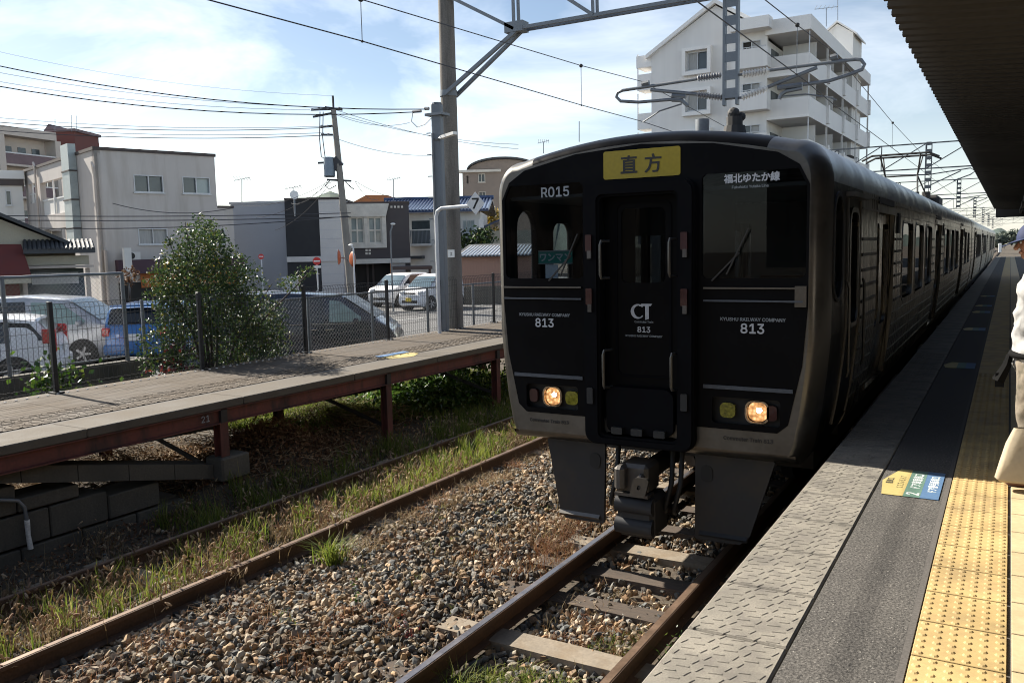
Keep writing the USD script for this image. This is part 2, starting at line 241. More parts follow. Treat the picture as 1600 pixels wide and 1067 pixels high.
mat('dark_steel', (0.022, 0.018, 0.016), 0.6, var=0.3)
mat('rail_rust', (0.08, 0.044, 0.0256), 0.7, 0.0, var=0.35, scale=6, fine=0.3, fscale=60, bump=0.001)
mat('rail_head', (0.33, 0.29, 0.27), 0.28, 0.9, var=0.15, scale=6)
mat('rail_head_rusty', (0.16, 0.105, 0.07), 0.5, 0.4, var=0.3, scale=6, fine=0.2)
mat('sleeper_wood', (0.068, 0.0496, 0.036), 0.9, var=0.35, scale=3, fine=0.4, fscale=30, stretch=(0.6, 8, 3), bump=0.006, bscale=14)
mat('sleeper_pale', (0.216, 0.18, 0.136), 0.9, var=0.2, scale=4, fine=0.15, bump=0.002, dirt=(0.17, 0.12, 0.07), dirt_amt=0.6, dscale=4)
mat('earth', (0.068, 0.0528, 0.036), 0.95, var=0.4, scale=1.5, fine=0.4, fscale=25, bump=0.02, bscale=12)
mat('black_fence', (0.012, 0.011, 0.011), 0.5, var=0.2)
mat('galv', (0.176, 0.188, 0.2), 0.5, 0.5, var=0.2, scale=4)
mat('galv_blue', (0.16, 0.18, 0.2), 0.55, 0.3, var=0.15, scale=2, fine=0.08, dirt=(0.16, 0.17, 0.18), dirt_amt=0.5, dscale=2, dstretch=(3, 3, 0.4))
mat('mast_concrete', (0.16, 0.148, 0.132), 0.9, var=0.25, scale=1.2, fine=0.2, fscale=40, dirt=(0.06, 0.055, 0.05), dirt_amt=0.75, dscale=1.5, dstretch=(3, 3, 0.35), bump=0.002)
mat('pole_concrete', (0.2, 0.185, 0.165), 0.9, var=0.2, scale=1)
mat('white_pipe', (0.56, 0.576, 0.592), 0.35, var=0.06)
mat('sign_white', (0.72, 0.72, 0.7), 0.5, var=0.05)
mat('sign_black', (0.015, 0.015, 0.015), 0.5, var=0.1)
mat('sign_red', (0.55, 0.035, 0.03), 0.45, var=0.06)
mat('ceramic', (0.66, 0.64, 0.6), 0.25, var=0.08)
mat('ceramic_grey', (0.24, 0.24, 0.25), 0.4, var=0.1)
mat('wire_dark', (0.035, 0.035, 0.04), 0.6, var=0.05)
mat('bead_black', (0.02, 0.02, 0.02), 0.5)
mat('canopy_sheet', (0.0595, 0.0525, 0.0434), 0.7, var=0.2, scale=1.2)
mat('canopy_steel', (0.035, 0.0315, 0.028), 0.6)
# train
mat('train_black', (0.0045, 0.0045, 0.005), 0.30, var=0.2, spec=0.07, coat=0.0)
mat('train_silver', (0.156, 0.148, 0.1344), 0.33, 0.9, var=0.12, scale=1.5, fine=0.05, dirt=(0.16, 0.13, 0.10), dirt_amt=0.35, dscale=2, dstretch=(1, 1, 0.5))
mat('stainless', (0.25, 0.23, 0.19), 0.32, 1.0, var=0.4, scale=7, fine=0.16, fscale=9, stretch=(1, 2.2, 0.10), rvar=0.18, dirt=(0.10, 0.08, 0.055), dirt_amt=0.6, dscale=5, dstretch=(1, 2, 0.15))
mat('stainless_door', (0.26, 0.25, 0.235), 0.22, 1.0, var=0.12, scale=2)
mat('train_roof', (0.176, 0.184, 0.2), 0.30, 0.8, var=0.2, scale=1.5, dirt=(0.15, 0.12, 0.10), dirt_amt=0.5, dscale=1.5)
mat('bead_dark', (0.02, 0.018, 0.016), 0.5)
mat('interior_dark', (0.05, 0.055, 0.06), 0.8)
mat('interior_seat', (0.05, 0.02, 0.02), 0.9)
mat('rubber', (0.01, 0.01, 0.01), 0.6)
mat('under_dark', (0.03, 0.028, 0.026), 0.75, var=0.3)
mat('gangway_black', (0.006, 0.006, 0.007), 0.6, spec=0.03)
mat('chain_grey', (0.13, 0.14, 0.15), 0.6)
mat('skirt_grey', (0.0288, 0.0288, 0.0304), 0.55, 0.2, var=0.2, dirt=(0.05, 0.04, 0.03), dirt_amt=0.6)
mat('coupler_metal', (0.11, 0.1, 0.09), 0.45, 0.6, var=0.3, scale=8)
mat('letter_white', (0.44, 0.456, 0.48), 0.5, var=0.02)
mat('letter_grey', (0.224, 0.248, 0.264), 0.5, var=0.02)
mat('rail_dull', (0.12, 0.115, 0.105), 0.4, 0.8)
mat('trim_bright', (0.34, 0.36, 0.39), 0.3, 0.9, var=0.05)
mat('trim_bluegrey', (0.075, 0.085, 0.1), 0.4, 0.3)
mat('blind_yellow', (0.17, 0.132, 0.008), 0.6, var=0.08, emit=((0.62, 0.48, 0.02), 0.03))
mat('plate_green', (0.01, 0.2, 0.16), 0.45, var=0.06)
mat('paper', (0.62, 0.64, 0.68), 0.8, var=0.05)
glass('front_glass', (0.66, 0.70, 0.72), 1.22)
glass('side_glass', (0.22, 0.23, 0.23), 1.5, gain=0.4)
glass('door_glass', (0.92, 0.92, 0.92), 1.5)
M['headlight_glow'] = usdkit.material(stage, '/World/Looks/headlight_glow', {'g': ('geometry', {}), 'v': ('voronoi_texture', {'scale': 34.0}), 'r': ('rgb_ramp', {'ramp': [(0.0, (1.0, 0.62, 0.30)), (0.5, (0.55, 0.27, 0.10)), (1.0, (0.12, 0.05, 0.02))]}), 'e': ('emission', {'strength': 0.7})}, [('g.position', 'v.vector'), ('v.distance', 'r.fac'), ('r.color', 'e.color')], surface='e.emission'); lamp('headlight_core', (1.0, 0.84, 0.58), 14.0)
mat('fog_yellow', (0.16, 0.145, 0.01), 0.2, var=0.8, scale=28, coat=0.8)
mat('tail_red', (0.028, 0.004, 0.004), 0.3, coat=0.5)
mat('reflector', (0.55, 0.46, 0.36), 0.15, 1.0, var=0.5, scale=40)
# cars
mat('paint_white', (0.74, 0.75, 0.77), 0.25, var=0.02, coat=0.6)
mat('paint_silver', (0.336, 0.352, 0.376), 0.3, 0.5, var=0.03, coat=0.6)
mat('paint_blue', (0.028, 0.128, 0.336), 0.25, 0.2, var=0.05, coat=0.8)
mat('paint_dark', (0.01, 0.014, 0.024), 0.22, 0.2, var=0.05, coat=0.8)
mat('paint_pearl', (0.72, 0.72, 0.72), 0.25, var=0.03, coat=0.6)
mat('car_glass', (0.01, 0.013, 0.016), 0.06, var=0.05, spec=0.6)
mat('car_glass_dull', (0.006, 0.008, 0.010), 0.25, spec=0.15)
mat('car_glass_pale', (0.16, 0.24, 0.23), 0.08, var=0.3, scale=6, spec=0.7)
mat('windscreen', (0.09, 0.14, 0.17), 0.05, var=0.2, spec=0.9)
mat('tyre', (0.013, 0.013, 0.013), 0.85)
mat('alloy', (0.45, 0.46, 0.47), 0.35, 0.8)
mat('lens_red', (0.4, 0.012, 0.014), 0.2, coat=0.7)
mat('lens_clear', (0.55, 0.57, 0.58), 0.12, coat=0.8)
mat('plate_yellow', (0.7, 0.5, 0.02), 0.5)
mat('chrome', (0.6, 0.6, 0.6), 0.15, 1.0)
# buildings
mat('wall_beige', (0.5, 0.465, 0.435), 0.9, var=0.08, scale=0.5, fine=0.04, dirt=(0.38, 0.34, 0.30), dirt_amt=0.6, dscale=0.7, dstretch=(2, 2, 0.25))
mat('trim_brown', (0.07, 0.055, 0.05), 0.7)
mat('wall_white', (0.66, 0.65, 0.62), 0.85, var=0.06, scale=0.5, fine=0.03, dirt=(0.5, 0.48, 0.44), dirt_amt=0.4, dscale=0.6, dstretch=(2, 2, 0.3))
mat('wall_panel_white', (0.62, 0.61, 0.59), 0.85, var=0.05, scale=0.4, fine=0.03, stretch=(6, 6, 0.2))
mat('balcony_white', (0.68, 0.67, 0.65), 0.8, var=0.06, scale=0.4)
mat('wall_cream', (0.4, 0.368, 0.288), 0.9, var=0.08)
mat('wall_grey', (0.42, 0.43, 0.46), 0.85, var=0.05, scale=0.5)
mat('wall_black', (0.0176, 0.0184, 0.0216), 0.75, var=0.12)
mat('wall_charcoal', (0.0576, 0.0512, 0.0528), 0.8, var=0.08)
mat('wall_light', (0.52, 0.51, 0.5), 0.85, var=0.05)
mat('frame_pale', (0.52, 0.5, 0.45), 0.7)
mat('alu', (0.5, 0.51, 0.52), 0.4, 0.3)
mat('pane_dark', (0.035, 0.045, 0.05), 0.08, var=0.3, scale=0.8, spec=0.8)
mat('pane_pale', (0.26, 0.31, 0.31), 0.12, var=0.2, scale=0.8, spec=0.8)
mat('curtain', (0.34, 0.34, 0.33), 0.3, var=0.2, scale=8, stretch=(6, 6, 0.2), spec=0.6)
mat('room_dark', (0.03, 0.028, 0.026), 0.9)
mat('purple', (0.075, 0.04, 0.055), 0.7, var=0.15)
mat('orange', (0.42, 0.13, 0.03), 0.7)
mat('sign_yellow', (0.62, 0.36, 0.02), 0.6)
mat('tile_dark', (0.045, 0.048, 0.052), 0.7, var=0.25, scale=3)
mat('tile_blue', (0.04, 0.058, 0.11), 0.3, var=0.3, scale=4, coat=0.4)
mat('tile_pale', (0.42, 0.45, 0.5), 0.35, var=0.1)
mat('roof_redbrown', (0.112, 0.024, 0.0192), 0.8, var=0.15, scale=2)
mat('wall_brown', (0.11, 0.038, 0.034), 0.85)
mat('brick_tan', (0.21, 0.175, 0.15), 0.85, var=0.1)
mat('apt_pale', (0.44, 0.4, 0.36), 0.9, var=0.06)
mat('apt_mauve', (0.15, 0.11, 0.12), 0.9)
mat('wall_orange', (0.3, 0.12, 0.05), 0.85)
mat('shed_pink', (0.4, 0.24, 0.18), 0.8, var=0.08, scale=1)
mat('duct', (0.33, 0.37, 0.37), 0.5, 0.4)
mat('pipe_beige', (0.44, 0.38, 0.33), 0.6)
mat('paint_line', (0.62, 0.62, 0.6), 0.7, var=0.15, fine=0.3)
mat('transformer', (0.18, 0.22, 0.26), 0.5, 0.2)
mat('hill_green', (0.05, 0.075, 0.06), 1.0, var=0.3, scale=0.05)
mat('mirror_orange', (0.36, 0.09, 0.03), 0.5)
mat('bark', (0.06, 0.045, 0.035), 0.9, var=0.3)
# foliage, grass, stones
islands('bush_leaf', [(0.028, 0.052, 0.018), (0.042, 0.078, 0.024), (0.055, 0.1, 0.026), (0.09, 0.13, 0.03), (0.034, 0.062, 0.024), (0.022, 0.042, 0.018), (0.06, 0.105, 0.03), (0.13, 0.13, 0.025)], 0.42, 0.3, 0.4)
islands('green_leaf', [(0.05, 0.11, 0.015), (0.08, 0.15, 0.02), (0.03, 0.07, 0.015), (0.12, 0.17, 0.03)], 0.4, 0.35)
islands('ivy_leaf', [(0.05, 0.11, 0.02), (0.08, 0.16, 0.025), (0.03, 0.07, 0.015), (0.13, 0.20, 0.04)], 0.3, 0.3, 0.6)
islands('red_leaf', [(0.12, 0.02, 0.02), (0.2, 0.04, 0.03), (0.07, 0.015, 0.02), (0.05, 0.02, 0.02)], 0.4, 0.3)
islands('autumn_leaf', [(0.32, 0.22, 0.03), (0.4, 0.26, 0.03), (0.22, 0.17, 0.03), (0.12, 0.12, 0.03)], 0.5, 0.35)
islands('grass_green', [(0.123, 0.162, 0.0238), (0.18, 0.209, 0.0333), (0.076, 0.114, 0.019), (0.247, 0.247, 0.0665), (0.142, 0.19, 0.0285)], 0.6, 0.5)
islands('grass_dry', [(0.234, 0.171, 0.09), (0.288, 0.216, 0.117), (0.162, 0.108, 0.054), (0.198, 0.153, 0.072), (0.324, 0.243, 0.153)], 0.8, 0.3)
islands('weed_rust', [(0.18, 0.0765, 0.0315), (0.234, 0.117, 0.054), (0.135, 0.054, 0.027), (0.252, 0.153, 0.072)], 0.8, 0.25)
islands('seed_head', [(0.4, 0.3, 0.19), (0.48, 0.37, 0.25), (0.33, 0.22, 0.15)], 0.9, 0.35)
islands('dead_leaf', [(0.14, 0.07, 0.035), (0.2, 0.11, 0.06), (0.1, 0.05, 0.03), (0.28, 0.18, 0.1)], 0.8, 0.15)
islands('straw', [(0.3, 0.22, 0.13), (0.38, 0.29, 0.19), (0.2, 0.14, 0.08), (0.14, 0.09, 0.05)], 0.85, 0.15)
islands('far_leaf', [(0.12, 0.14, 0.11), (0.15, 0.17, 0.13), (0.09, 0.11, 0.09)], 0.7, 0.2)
islands('ballast_stone', [(0.182, 0.142, 0.0963), (0.0456, 0.0459, 0.0444), (0.31, 0.234, 0.148), (0.109, 0.113, 0.107), (0.255, 0.158, 0.0851), (0.0684, 0.0667, 0.0629), (0.401, 0.325, 0.237), (0.146, 0.0959, 0.0555), (0.2, 0.188, 0.163), (0.0912, 0.0709, 0.0481), (0.329, 0.225, 0.126), (0.119, 0.116, 0.103), (0.237, 0.188, 0.129), (0.0547, 0.0459, 0.037), (0.283, 0.242, 0.185), (0.173, 0.109, 0.0629)], 0.8, 0, 0.35, 0.32, 1.3)
mat('station_wall', (0.27, 0.235, 0.19), 0.85)
# person
mat('skin', (0.42, 0.2, 0.12), 0.5, var=0.08)
mat('cap_blue', (0.012, 0.022, 0.075), 0.8, var=0.1)
mat('cap_emblem', (0.5, 0.5, 0.36), 0.7, var=0.5, scale=30)
mat('shirt_white', (0.33, 0.325, 0.315), 0.9, var=0.05)
mat('camo', (0.192, 0.16, 0.12), 0.9, var=0.3, scale=9, dirt=(0.10, 0.09, 0.06), dirt_amt=1.0, dscale=11)
mat('strap_black', (0.006, 0.006, 0.006), 0.8, spec=0.1)
mat('canvas_bag', (0.40, 0.335, 0.235), 0.9, var=0.06, scale=5, fine=0.05, bump=0.004, bscale=8)
mat('shoe', (0.12, 0.055, 0.035), 0.7)
mat('hair', (0.03, 0.028, 0.027), 0.7)
mat('sticker_yellow', (0.432, 0.344, 0.128), 0.7, var=0.06)
mat('sticker_green', (0.104, 0.192, 0.148), 0.7, var=0.1)
mat('sticker_blue', (0.068, 0.14, 0.256), 0.7, var=0.1)
mat('sticker_text', (0.07, 0.06, 0.03), 0.8)
mat('sticker_pale', (0.55, 0.6, 0.58), 0.8, var=0.15, scale=40)
from scipy.spatial.transform import Rotation
R = np.random.default_rng(7)
def inframe(p, mx=60):
    d = np.asarray(p)-CAM; z = d@FW; zz = np.maximum(z, 0.05)
    x = W/2+FPX*(d@RT)/zz; y = H/2-FPX*(d@UP)/zz
    return (z > 0.1) & (x > -mx) & (x < W+mx) & (y > -mx) & (y < H+mx)
def scatter(mb, protos, pos, scale, rot):
    """copies of small shapes, joined: pos (n,3), scale (n,3), rot Rotation of n"""
    which = R.integers(0, len(protos), len(pos)); Mx = rot.as_matrix()
    for k, (pv, pf) in enumerate(protos):
        i = np.nonzero(which == k)[0]
        if not len(i): continue
        v = pv[None]*scale[i][:, None, :]; v = np.einsum('nij,nkj->nki', Mx[i], v)+pos[i][:, None, :]
        f = pf[None]+(np.arange(len(i))*len(pv))[:, None, None]
        mb.add(v.reshape(-1, 3), f.reshape(-1, 3))
def leaves(mb, pos, size, aspect=0.55, fold=0.25, tilt=None):
    """leaf-sized folded faces: 2 triangles each"""
    n = len(pos); q = Rotation.random(n, random_state=int(R.integers(1e9))).as_matrix() if tilt is None else tilt
    s = np.broadcast_to(size, (n,))[:, None, None]
    base = np.array([[0, -0.5, 0], [aspect*0.5, 0, fold*0.3], [0, 0.5, 0], [-aspect*0.5, 0, fold*0.3]])[None]*s
    v = np.einsum('nij,nkj->nki', q, base)+pos[:, None, :]
    f = np.array([[0, 1, 2], [0, 2, 3]])[None]+(np.arange(n)*4)[:, None, None]
    mb.add(v.reshape(-1, 3), f.reshape(-1, 3))
def blades(mb, pos, h, w, lean=0.35, curl=0.5):
    n = len(pos); a = R.uniform(0, 2*PI, n); d = np.stack([np.cos(a), np.sin(a), 0*a], 1); sd = np.stack([-np.sin(a), np.cos(a), 0*a], 1)
    b = a+R.normal(0, 0.6, n); ld = np.stack([np.cos(b), np.sin(b), 0*b], 1)
    l = np.abs(R.normal(lean, lean*0.5, n))[:, None]; h = np.broadcast_to(h, (n,))[:, None]; w = np.broadcast_to(w, (n,))[:, None]; up = np.array([[0, 0, 1.0]])
    p1 = pos+up*h*0.55+ld*l*h*0.35; tip = pos+up*h*(1-0.25*curl*l*2)+ld*l*h*(0.9+curl*0.6)
    v = np.stack([pos-sd*w/2, pos+sd*w/2, p1-sd*w*0.42, p1+sd*w*0.42, tip], 1)
    f = np.array([[0, 1, 3], [0, 3, 2], [2, 3, 4]])[None]+(np.arange(n)*5)[:, None, None]
    mb.add(v.reshape(-1, 3), f.reshape(-1, 3)); return tip

# ------------------------------------------------------------------ ground
def hgt(x, y):
    x = np.asarray(x, float); y = np.asarray(y, float)
    z = np.interp(x, [-60, -9.3, -9.0, -7.6, -6.4, -5.4, -4.7, -4.2, -3.63, -3.0, -2.4, -1.7, -1.0, -0.5, 0.5, 1.0, 1.7, 400],
                  [-0.03, -0.03, -0.08, -0.10, -0.12, -0.15, -0.20, -0.2, -0.175, -0.17, -0.12, -0.10, -0.17, -0.20, -0.20, -0.2, -0.24, -0.24])
    pile = 0.42*np.exp(-(((x+5.95)/0.55)**2+((y-8.0)/0.75)**2)) + 0.20*np.exp(-(((x+7.0)/0.5)**2+((y-6.4)/0.9)**2)) + 0.2*np.exp(-(((x+7.0)/0.45)**2+((y-10.6)/0.7)**2))+0.25*np.exp(-(((x+5.3)/0.25)**2+((y-6.75)/0.5)**2))
    ramp = 0.3*np.exp(-(((x+5.2)/0.35)**2))*np.clip((5.8-y)/4, 0, 1)*0
    n = meshkit.noise(np.stack([x*1.3, y*1.3, 0*x], -1), 3)-0.5
    return z+pile*(x < -4.6)+ramp+n*0.05*(np.abs(x+5) < 5)
gx = np.concatenate([[-3000, -600, -150, -60, -25, -14, -10], np.arange(-9.6, 2.2, 0.2), [3, 9, 40, 200, 900, 3000]])
gy = np.concatenate([[-300, -40, -8, 0], np.arange(1, 18, 0.25), [19, 22, 27, 40, 70, 130, 260, 600, 1500, 4000]])
X, Y = np.meshgrid(gx, gy, indexing='ij'); V = np.stack([X, Y, hgt(X, Y)-0.02], -1).reshape(-1, 3)
ny = len(gy); ii, jj = np.meshgrid(np.arange(len(gx)-1), np.arange(ny-1), indexing='ij'); a = (ii*ny+jj).ravel()
MB().add(V, np.stack([a, a+ny, a+ny+1, a+1], 1)).build('ground', 'earth', kind='structure', smooth=True, loc=(0, 0, 0))
mb = MB(); mb.box((-70, 3, -0.05), (-9.35, 75, 0.0)); mb.build('car_park', 'asphalt_car_park', kind='structure')
t = thing('parking_lines', kind='structure')
for k, (a_, b_) in enumerate([((600, 502), (662, 497)), ((612, 486), (665, 483)), ((745, 478), (776, 475)), ((622, 535), (700, 522)), ((560, 512), (600, 508))]):
    p, q = atz(*a_, 0.006), atz(*b_, 0.006); MB().bar(p, q, 0.14, 0.004).build('painted_line', 'paint_line', t)

# ------------------------------------------------------------------ tracks
TX = [0.0, -3.63]; GA = 0.5335+0.0325
prof = [(-0.0325, 0), (0.0325, 0), (0.0325, -0.03), (0.008, -0.042), (0.008, -0.125), (0.06, -0.14), (0.06, -0.15), (-0.06, -0.15), (-0.06, -0.14), (-0.008, -0.125), (-0.008, -0.042), (-0.0325, -0.03)]
for ti, tx in enumerate(TX):
    for sd in (-1, 1):
        side = ('left', 'right')[sd > 0]
        lab = [['shiny headed left rail of the train\'s own track', 'brown right rail of the train\'s track beside the platform edge'], ['dark left rail of the weedy side track under the old platform', 'rusty right rail of the weedy side track beside bare ballast']][ti][sd > 0]
        t = thing('rail', lab, 'rail', (tx+sd*GA, 0, 0), group='rails of the two tracks')
        L0, L1 = -2.0, 260.0
        n = len(prof); P = np.array(prof); v = np.vstack([np.c_[P[:, 0]+tx+sd*GA, np.full(n, y), P[:, 1]] for y in (L0, L1)])
        MB().add(v, [[k, (k+1) % n, n+(k+1) % n, n+k] for k in range(n)]).build('rail_body', 'rail_rust', t)
        hw = 0.024 if ti == 0 else 0.02
        MB().box((tx+sd*GA-hw, L0, 0.001), (tx+sd*GA+hw, L1, 0.004)).build('running_surface', 'rail_head' if (ti == 0 and sd < 0) else 'rail_head_rusty', t)
near = [(2.9, 'w'), (3.6, 'p'), (4.34, 'w'), (5.08, 'p'), (5.95, 'w'), (6.6, 'w'), (7.22, 'p')]+[(7.22+0.72*k, 'wp'[k % 3 == 0]) for k in range(1, 9)]
far = [(2.6, 'p'), (3.3, 'w'), (3.98, 'p'), (4.6, 'p'), (5.32, 'w'), (6.15, 'w'), (6.77, 'p'), (7.5, 'w'), (8.15, 'w'), (8.8, 'p')]+[(8.8+0.7*k, 'wwp'[k % 3]) for k in range(1, 10)]
protos = {}
def sleeper_mesh(seed):
    mb = MB(); r = np.random.default_rng(seed)
    m = trimesh.creation.box((2.0, 0.215, 0.14)); m = m.subdivide().subdivide(); v = np.array(m.vertices)
    v += (meshkit.noise(v*7+seed*3, seed)[:, None]-0.5)*0.018
    mb.add(v+[0, 0, -0.07], m.faces); return mb
ORD = ['first', 'second', 'third', 'fourth', 'fifth', 'sixth', 'seventh', 'eighth', 'ninth', 'tenth', 'eleventh', 'twelfth']
for tx, lst, gname in ((0.0, near, 'sleepers of the train\'s track'), (-3.63, far, 'sleepers of the weedy side track')):
    for i, (y, k) in enumerate(lst):
        nth = ORD[i] if i < len(ORD) else f'{i+1}th'
        lab = ('weathered brown wooden sleeper, ' if k == 'w' else 'pale grey brown sleeper, ')+f'{nth} from the camera '+('in the train\'s track' if tx == 0 else 'in the weedy side track')
        rz = R.normal(0, 0.012); z = (-0.138 if k == 'p' else -0.150)+R.normal(0, 0.004)
        if k not in protos:
            p = thing('sleeper' if k == 'w' else 'pale_sleeper', lab, 'sleeper', (tx, y, z), rz, group=gname+(' (wooden)' if k == 'w' else ' (pale)'))
            sleeper_mesh(3 if k == 'w' else 5).build('beam', 'sleeper_wood' if k == 'w' else 'sleeper_pale', p, local=True); protos[k] = p
        else: dup(protos[k], (tx, y, z), rz, lab, gname+(' (wooden)' if k == 'w' else ' (pale)'))
# ballast
ico = trimesh.creation.icosphere(subdivisions=0); PR = []
for k in range(14):
    r = np.random.default_rng(50+k); v = np.array(ico.vertices)
    v = v*(1+r.normal(0, 0.2, (len(v), 1)))*np.array([1.25, 0.95, 0.72])*r.uniform(0.85, 1.15, 3)
    for _ in range(3):
        nrm = r.normal(size=3); nrm /= np.linalg.norm(nrm); dd = v@nrm; v -= np.maximum(dd-0.62, 0)[:, None]*nrm
    PR.append((v, np.array(ico.faces)))
def stone_field(x0, x1, y0, y1, sp, keep, smin=0.013, smax=0.038):
    xs, ys = np.meshgrid(np.arange(x0, x1, sp), np.arange(y0, y1, sp)); x = xs.ravel()+R.uniform(-sp, sp, xs.size)*0.6; y = ys.ravel()+R.uniform(-sp, sp, xs.size)*0.6
    z = hgt(x, y)+R.uniform(-0.02, 0.03, len(x)); p = np.stack([x, y, z], 1)
    k = inframe(p) & (R.uniform(size=len(x)) < keep(x, y))
    for rx in (GA, -GA, -3.63+GA, -3.63-GA): k &= ~((np.abs(x-rx) < 0.075))
    p = p[k]; n = len(p); s = R.uniform(smin, smax, (n, 1))*R.uniform(0.85, 1.2, (n, 3))
    return p, s
t = MB()
def kp(x, y): return np.where((x < -3.0) & (x > -4.3), 0.45, np.where(x < -4.3, 0.10, 1.0))
for args in ((-4.9, 1.75, 2.0, 6.0, 0.037), (-4.9, 1.75, 6.0, 9.5, 0.043), (-4.9, 1.75, 9.5, 17, 0.058)):
    p, s = stone_field(*args, kp)
    # bare patches of dirt
    pn = meshkit.noise(p*0.9, 12); ok = (pn < 0.74) | (R.uniform(size=len(p)) < 0.35)
    p, s = p[ok], s[ok]; scatter(t, PR, p, s, Rotation.random(len(p), random_state=3))
t.build('ballast', 'ballast_stone', kind='stuff', label='grey and brown crushed stone ballast between and around the tracks', cat='ballast', loc=(0, 0, 0))

# ------------------------------------------------------------------ the platform on the right
PZ = 1.125
pf = thing('platform', kind='structure', loc=(1.75, 0, -0.24))
MB().box((1.78, -4, -0.3), (9.0, 90, PZ-0.12)).build('platform_wall', 'concrete_wall', pf)
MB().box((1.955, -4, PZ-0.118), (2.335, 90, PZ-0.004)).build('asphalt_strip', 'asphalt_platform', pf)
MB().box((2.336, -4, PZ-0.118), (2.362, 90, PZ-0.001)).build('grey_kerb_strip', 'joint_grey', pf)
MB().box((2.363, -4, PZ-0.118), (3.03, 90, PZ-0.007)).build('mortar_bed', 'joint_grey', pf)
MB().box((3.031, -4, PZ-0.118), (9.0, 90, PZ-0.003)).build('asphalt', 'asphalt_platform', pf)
def slab(y0, y1, detail):
    mb = MB(); g = 0.004; x0, x1 = 1.545, 1.948
    mb.cbox(((x0+x1)/2, (y0+y1)/2, PZ-0.06), (x1-x0-0.001, y1-y0-2*g-0.003, 0.12), bev=0.008)
    if detail:
        nx, ny_ = 6, 11
        for j in range(ny_):
            for i in range(nx):
                cx = x0+(x1-x0)*(i+0.5+(0.5 if j % 2 else 0))/(nx+0.5); cy = y0+(y1-y0)*(j+0.5)/ny_
                if R.uniform() < 0.06: continue
                w = 0.062 if (i+j) % 3 else 0.05
                if (i+j) % 2 == 0: mb.cbox((cx, cy, PZ-0.0005), (0.044, 0.012, 0.006), rz=1.2+R.normal(0, 0.05), bev=0.002)
                else: mb.cbox((cx, cy, PZ-0.0005), (w*0.85, 0.011, 0.006), rz=0.18+R.normal(0, 0.04), bev=0.002)
    return mb
ys = 3.23-0.545*4+np.arange(40)*0.545
for y0 in ys: slab(y0, y0+0.545, y0 < 13).build('edge_slab', 'slab_concrete', pf)
mb = MB()
for y0 in np.arange(ys[-1]+0.545, 90, 0.545): mb.cbox((1.7465, y0+0.27, PZ-0.06), (0.40, 0.537, 0.12))
mb.build('far_edge_slabs', 'slab_concrete', pf, kind='stuff')
fr = []
for n in (8,):
    a = np.arange(n)*2*PI/n; v = np.vstack([np.c_[np.cos(a)*0.017, np.sin(a)*0.017, 0*a], np.c_[np.cos(a)*0.0095, np.sin(a)*0.0095, 0*a+0.0048]])
    f = [[k, (k+1) % n, n+(k+1) % n] for k in range(n)]+[[k, n+(k+1) % n, n+k] for k in range(n)]+[[n, n+k, n+k+1] for k in range(1, n-1)]
    fr = (v, np.array(f))
def tile(x0, x1, y0, y1, dots, bars=False):
    mb = MB(); mb.cbox(((x0+x1)/2, (y0+y1)/2, PZ-0.01+0.003), (x1-x0-0.006, y1-y0-0.010, 0.02), bev=0.002)
    if dots:
        for i in range(6):
            for j in range(6): mb.add(fr[0]+[x0+(x1-x0)*(i+0.5)/6, y0+(y1-y0)*(j+0.5)/6, PZ+0.003], fr[1])
    return mb
ty = 3.39-0.342*5+np.arange(60)*0.342
for k, y0 in enumerate(ty):
    if y0 < 19: tile(2.366, 2.684, y0, y0+0.342, y0 < 11).build('tactile_tile', 'tile_yellow', pf)
    if y0 < 13: tile(2.694, 3.02, y0+0.03, y0+0.372, False).build('line_tile', 'tile_cream', pf)
mb = MB(); mb2 = MB()
for y0 in np.arange(ty[-1]+0.342 if ty[-1] < 19 else [y for y in ty if y >= 19][0], 88, 0.342):
    mb.cbox((2.525, y0+0.17, PZ-0.007), (0.31, 0.334, 0.02))
for y0 in np.arange([y for y in ty if y >= 13][0], 88, 0.342): mb2.cbox((2.857, y0+0.2, PZ-0.007), (0.316, 0.334, 0.02))
mb.build('far_tactile_tiles', 'tile_yellow', pf, kind='stuff'); mb2.build('far_line_tiles', 'tile_cream', pf, kind='stuff')

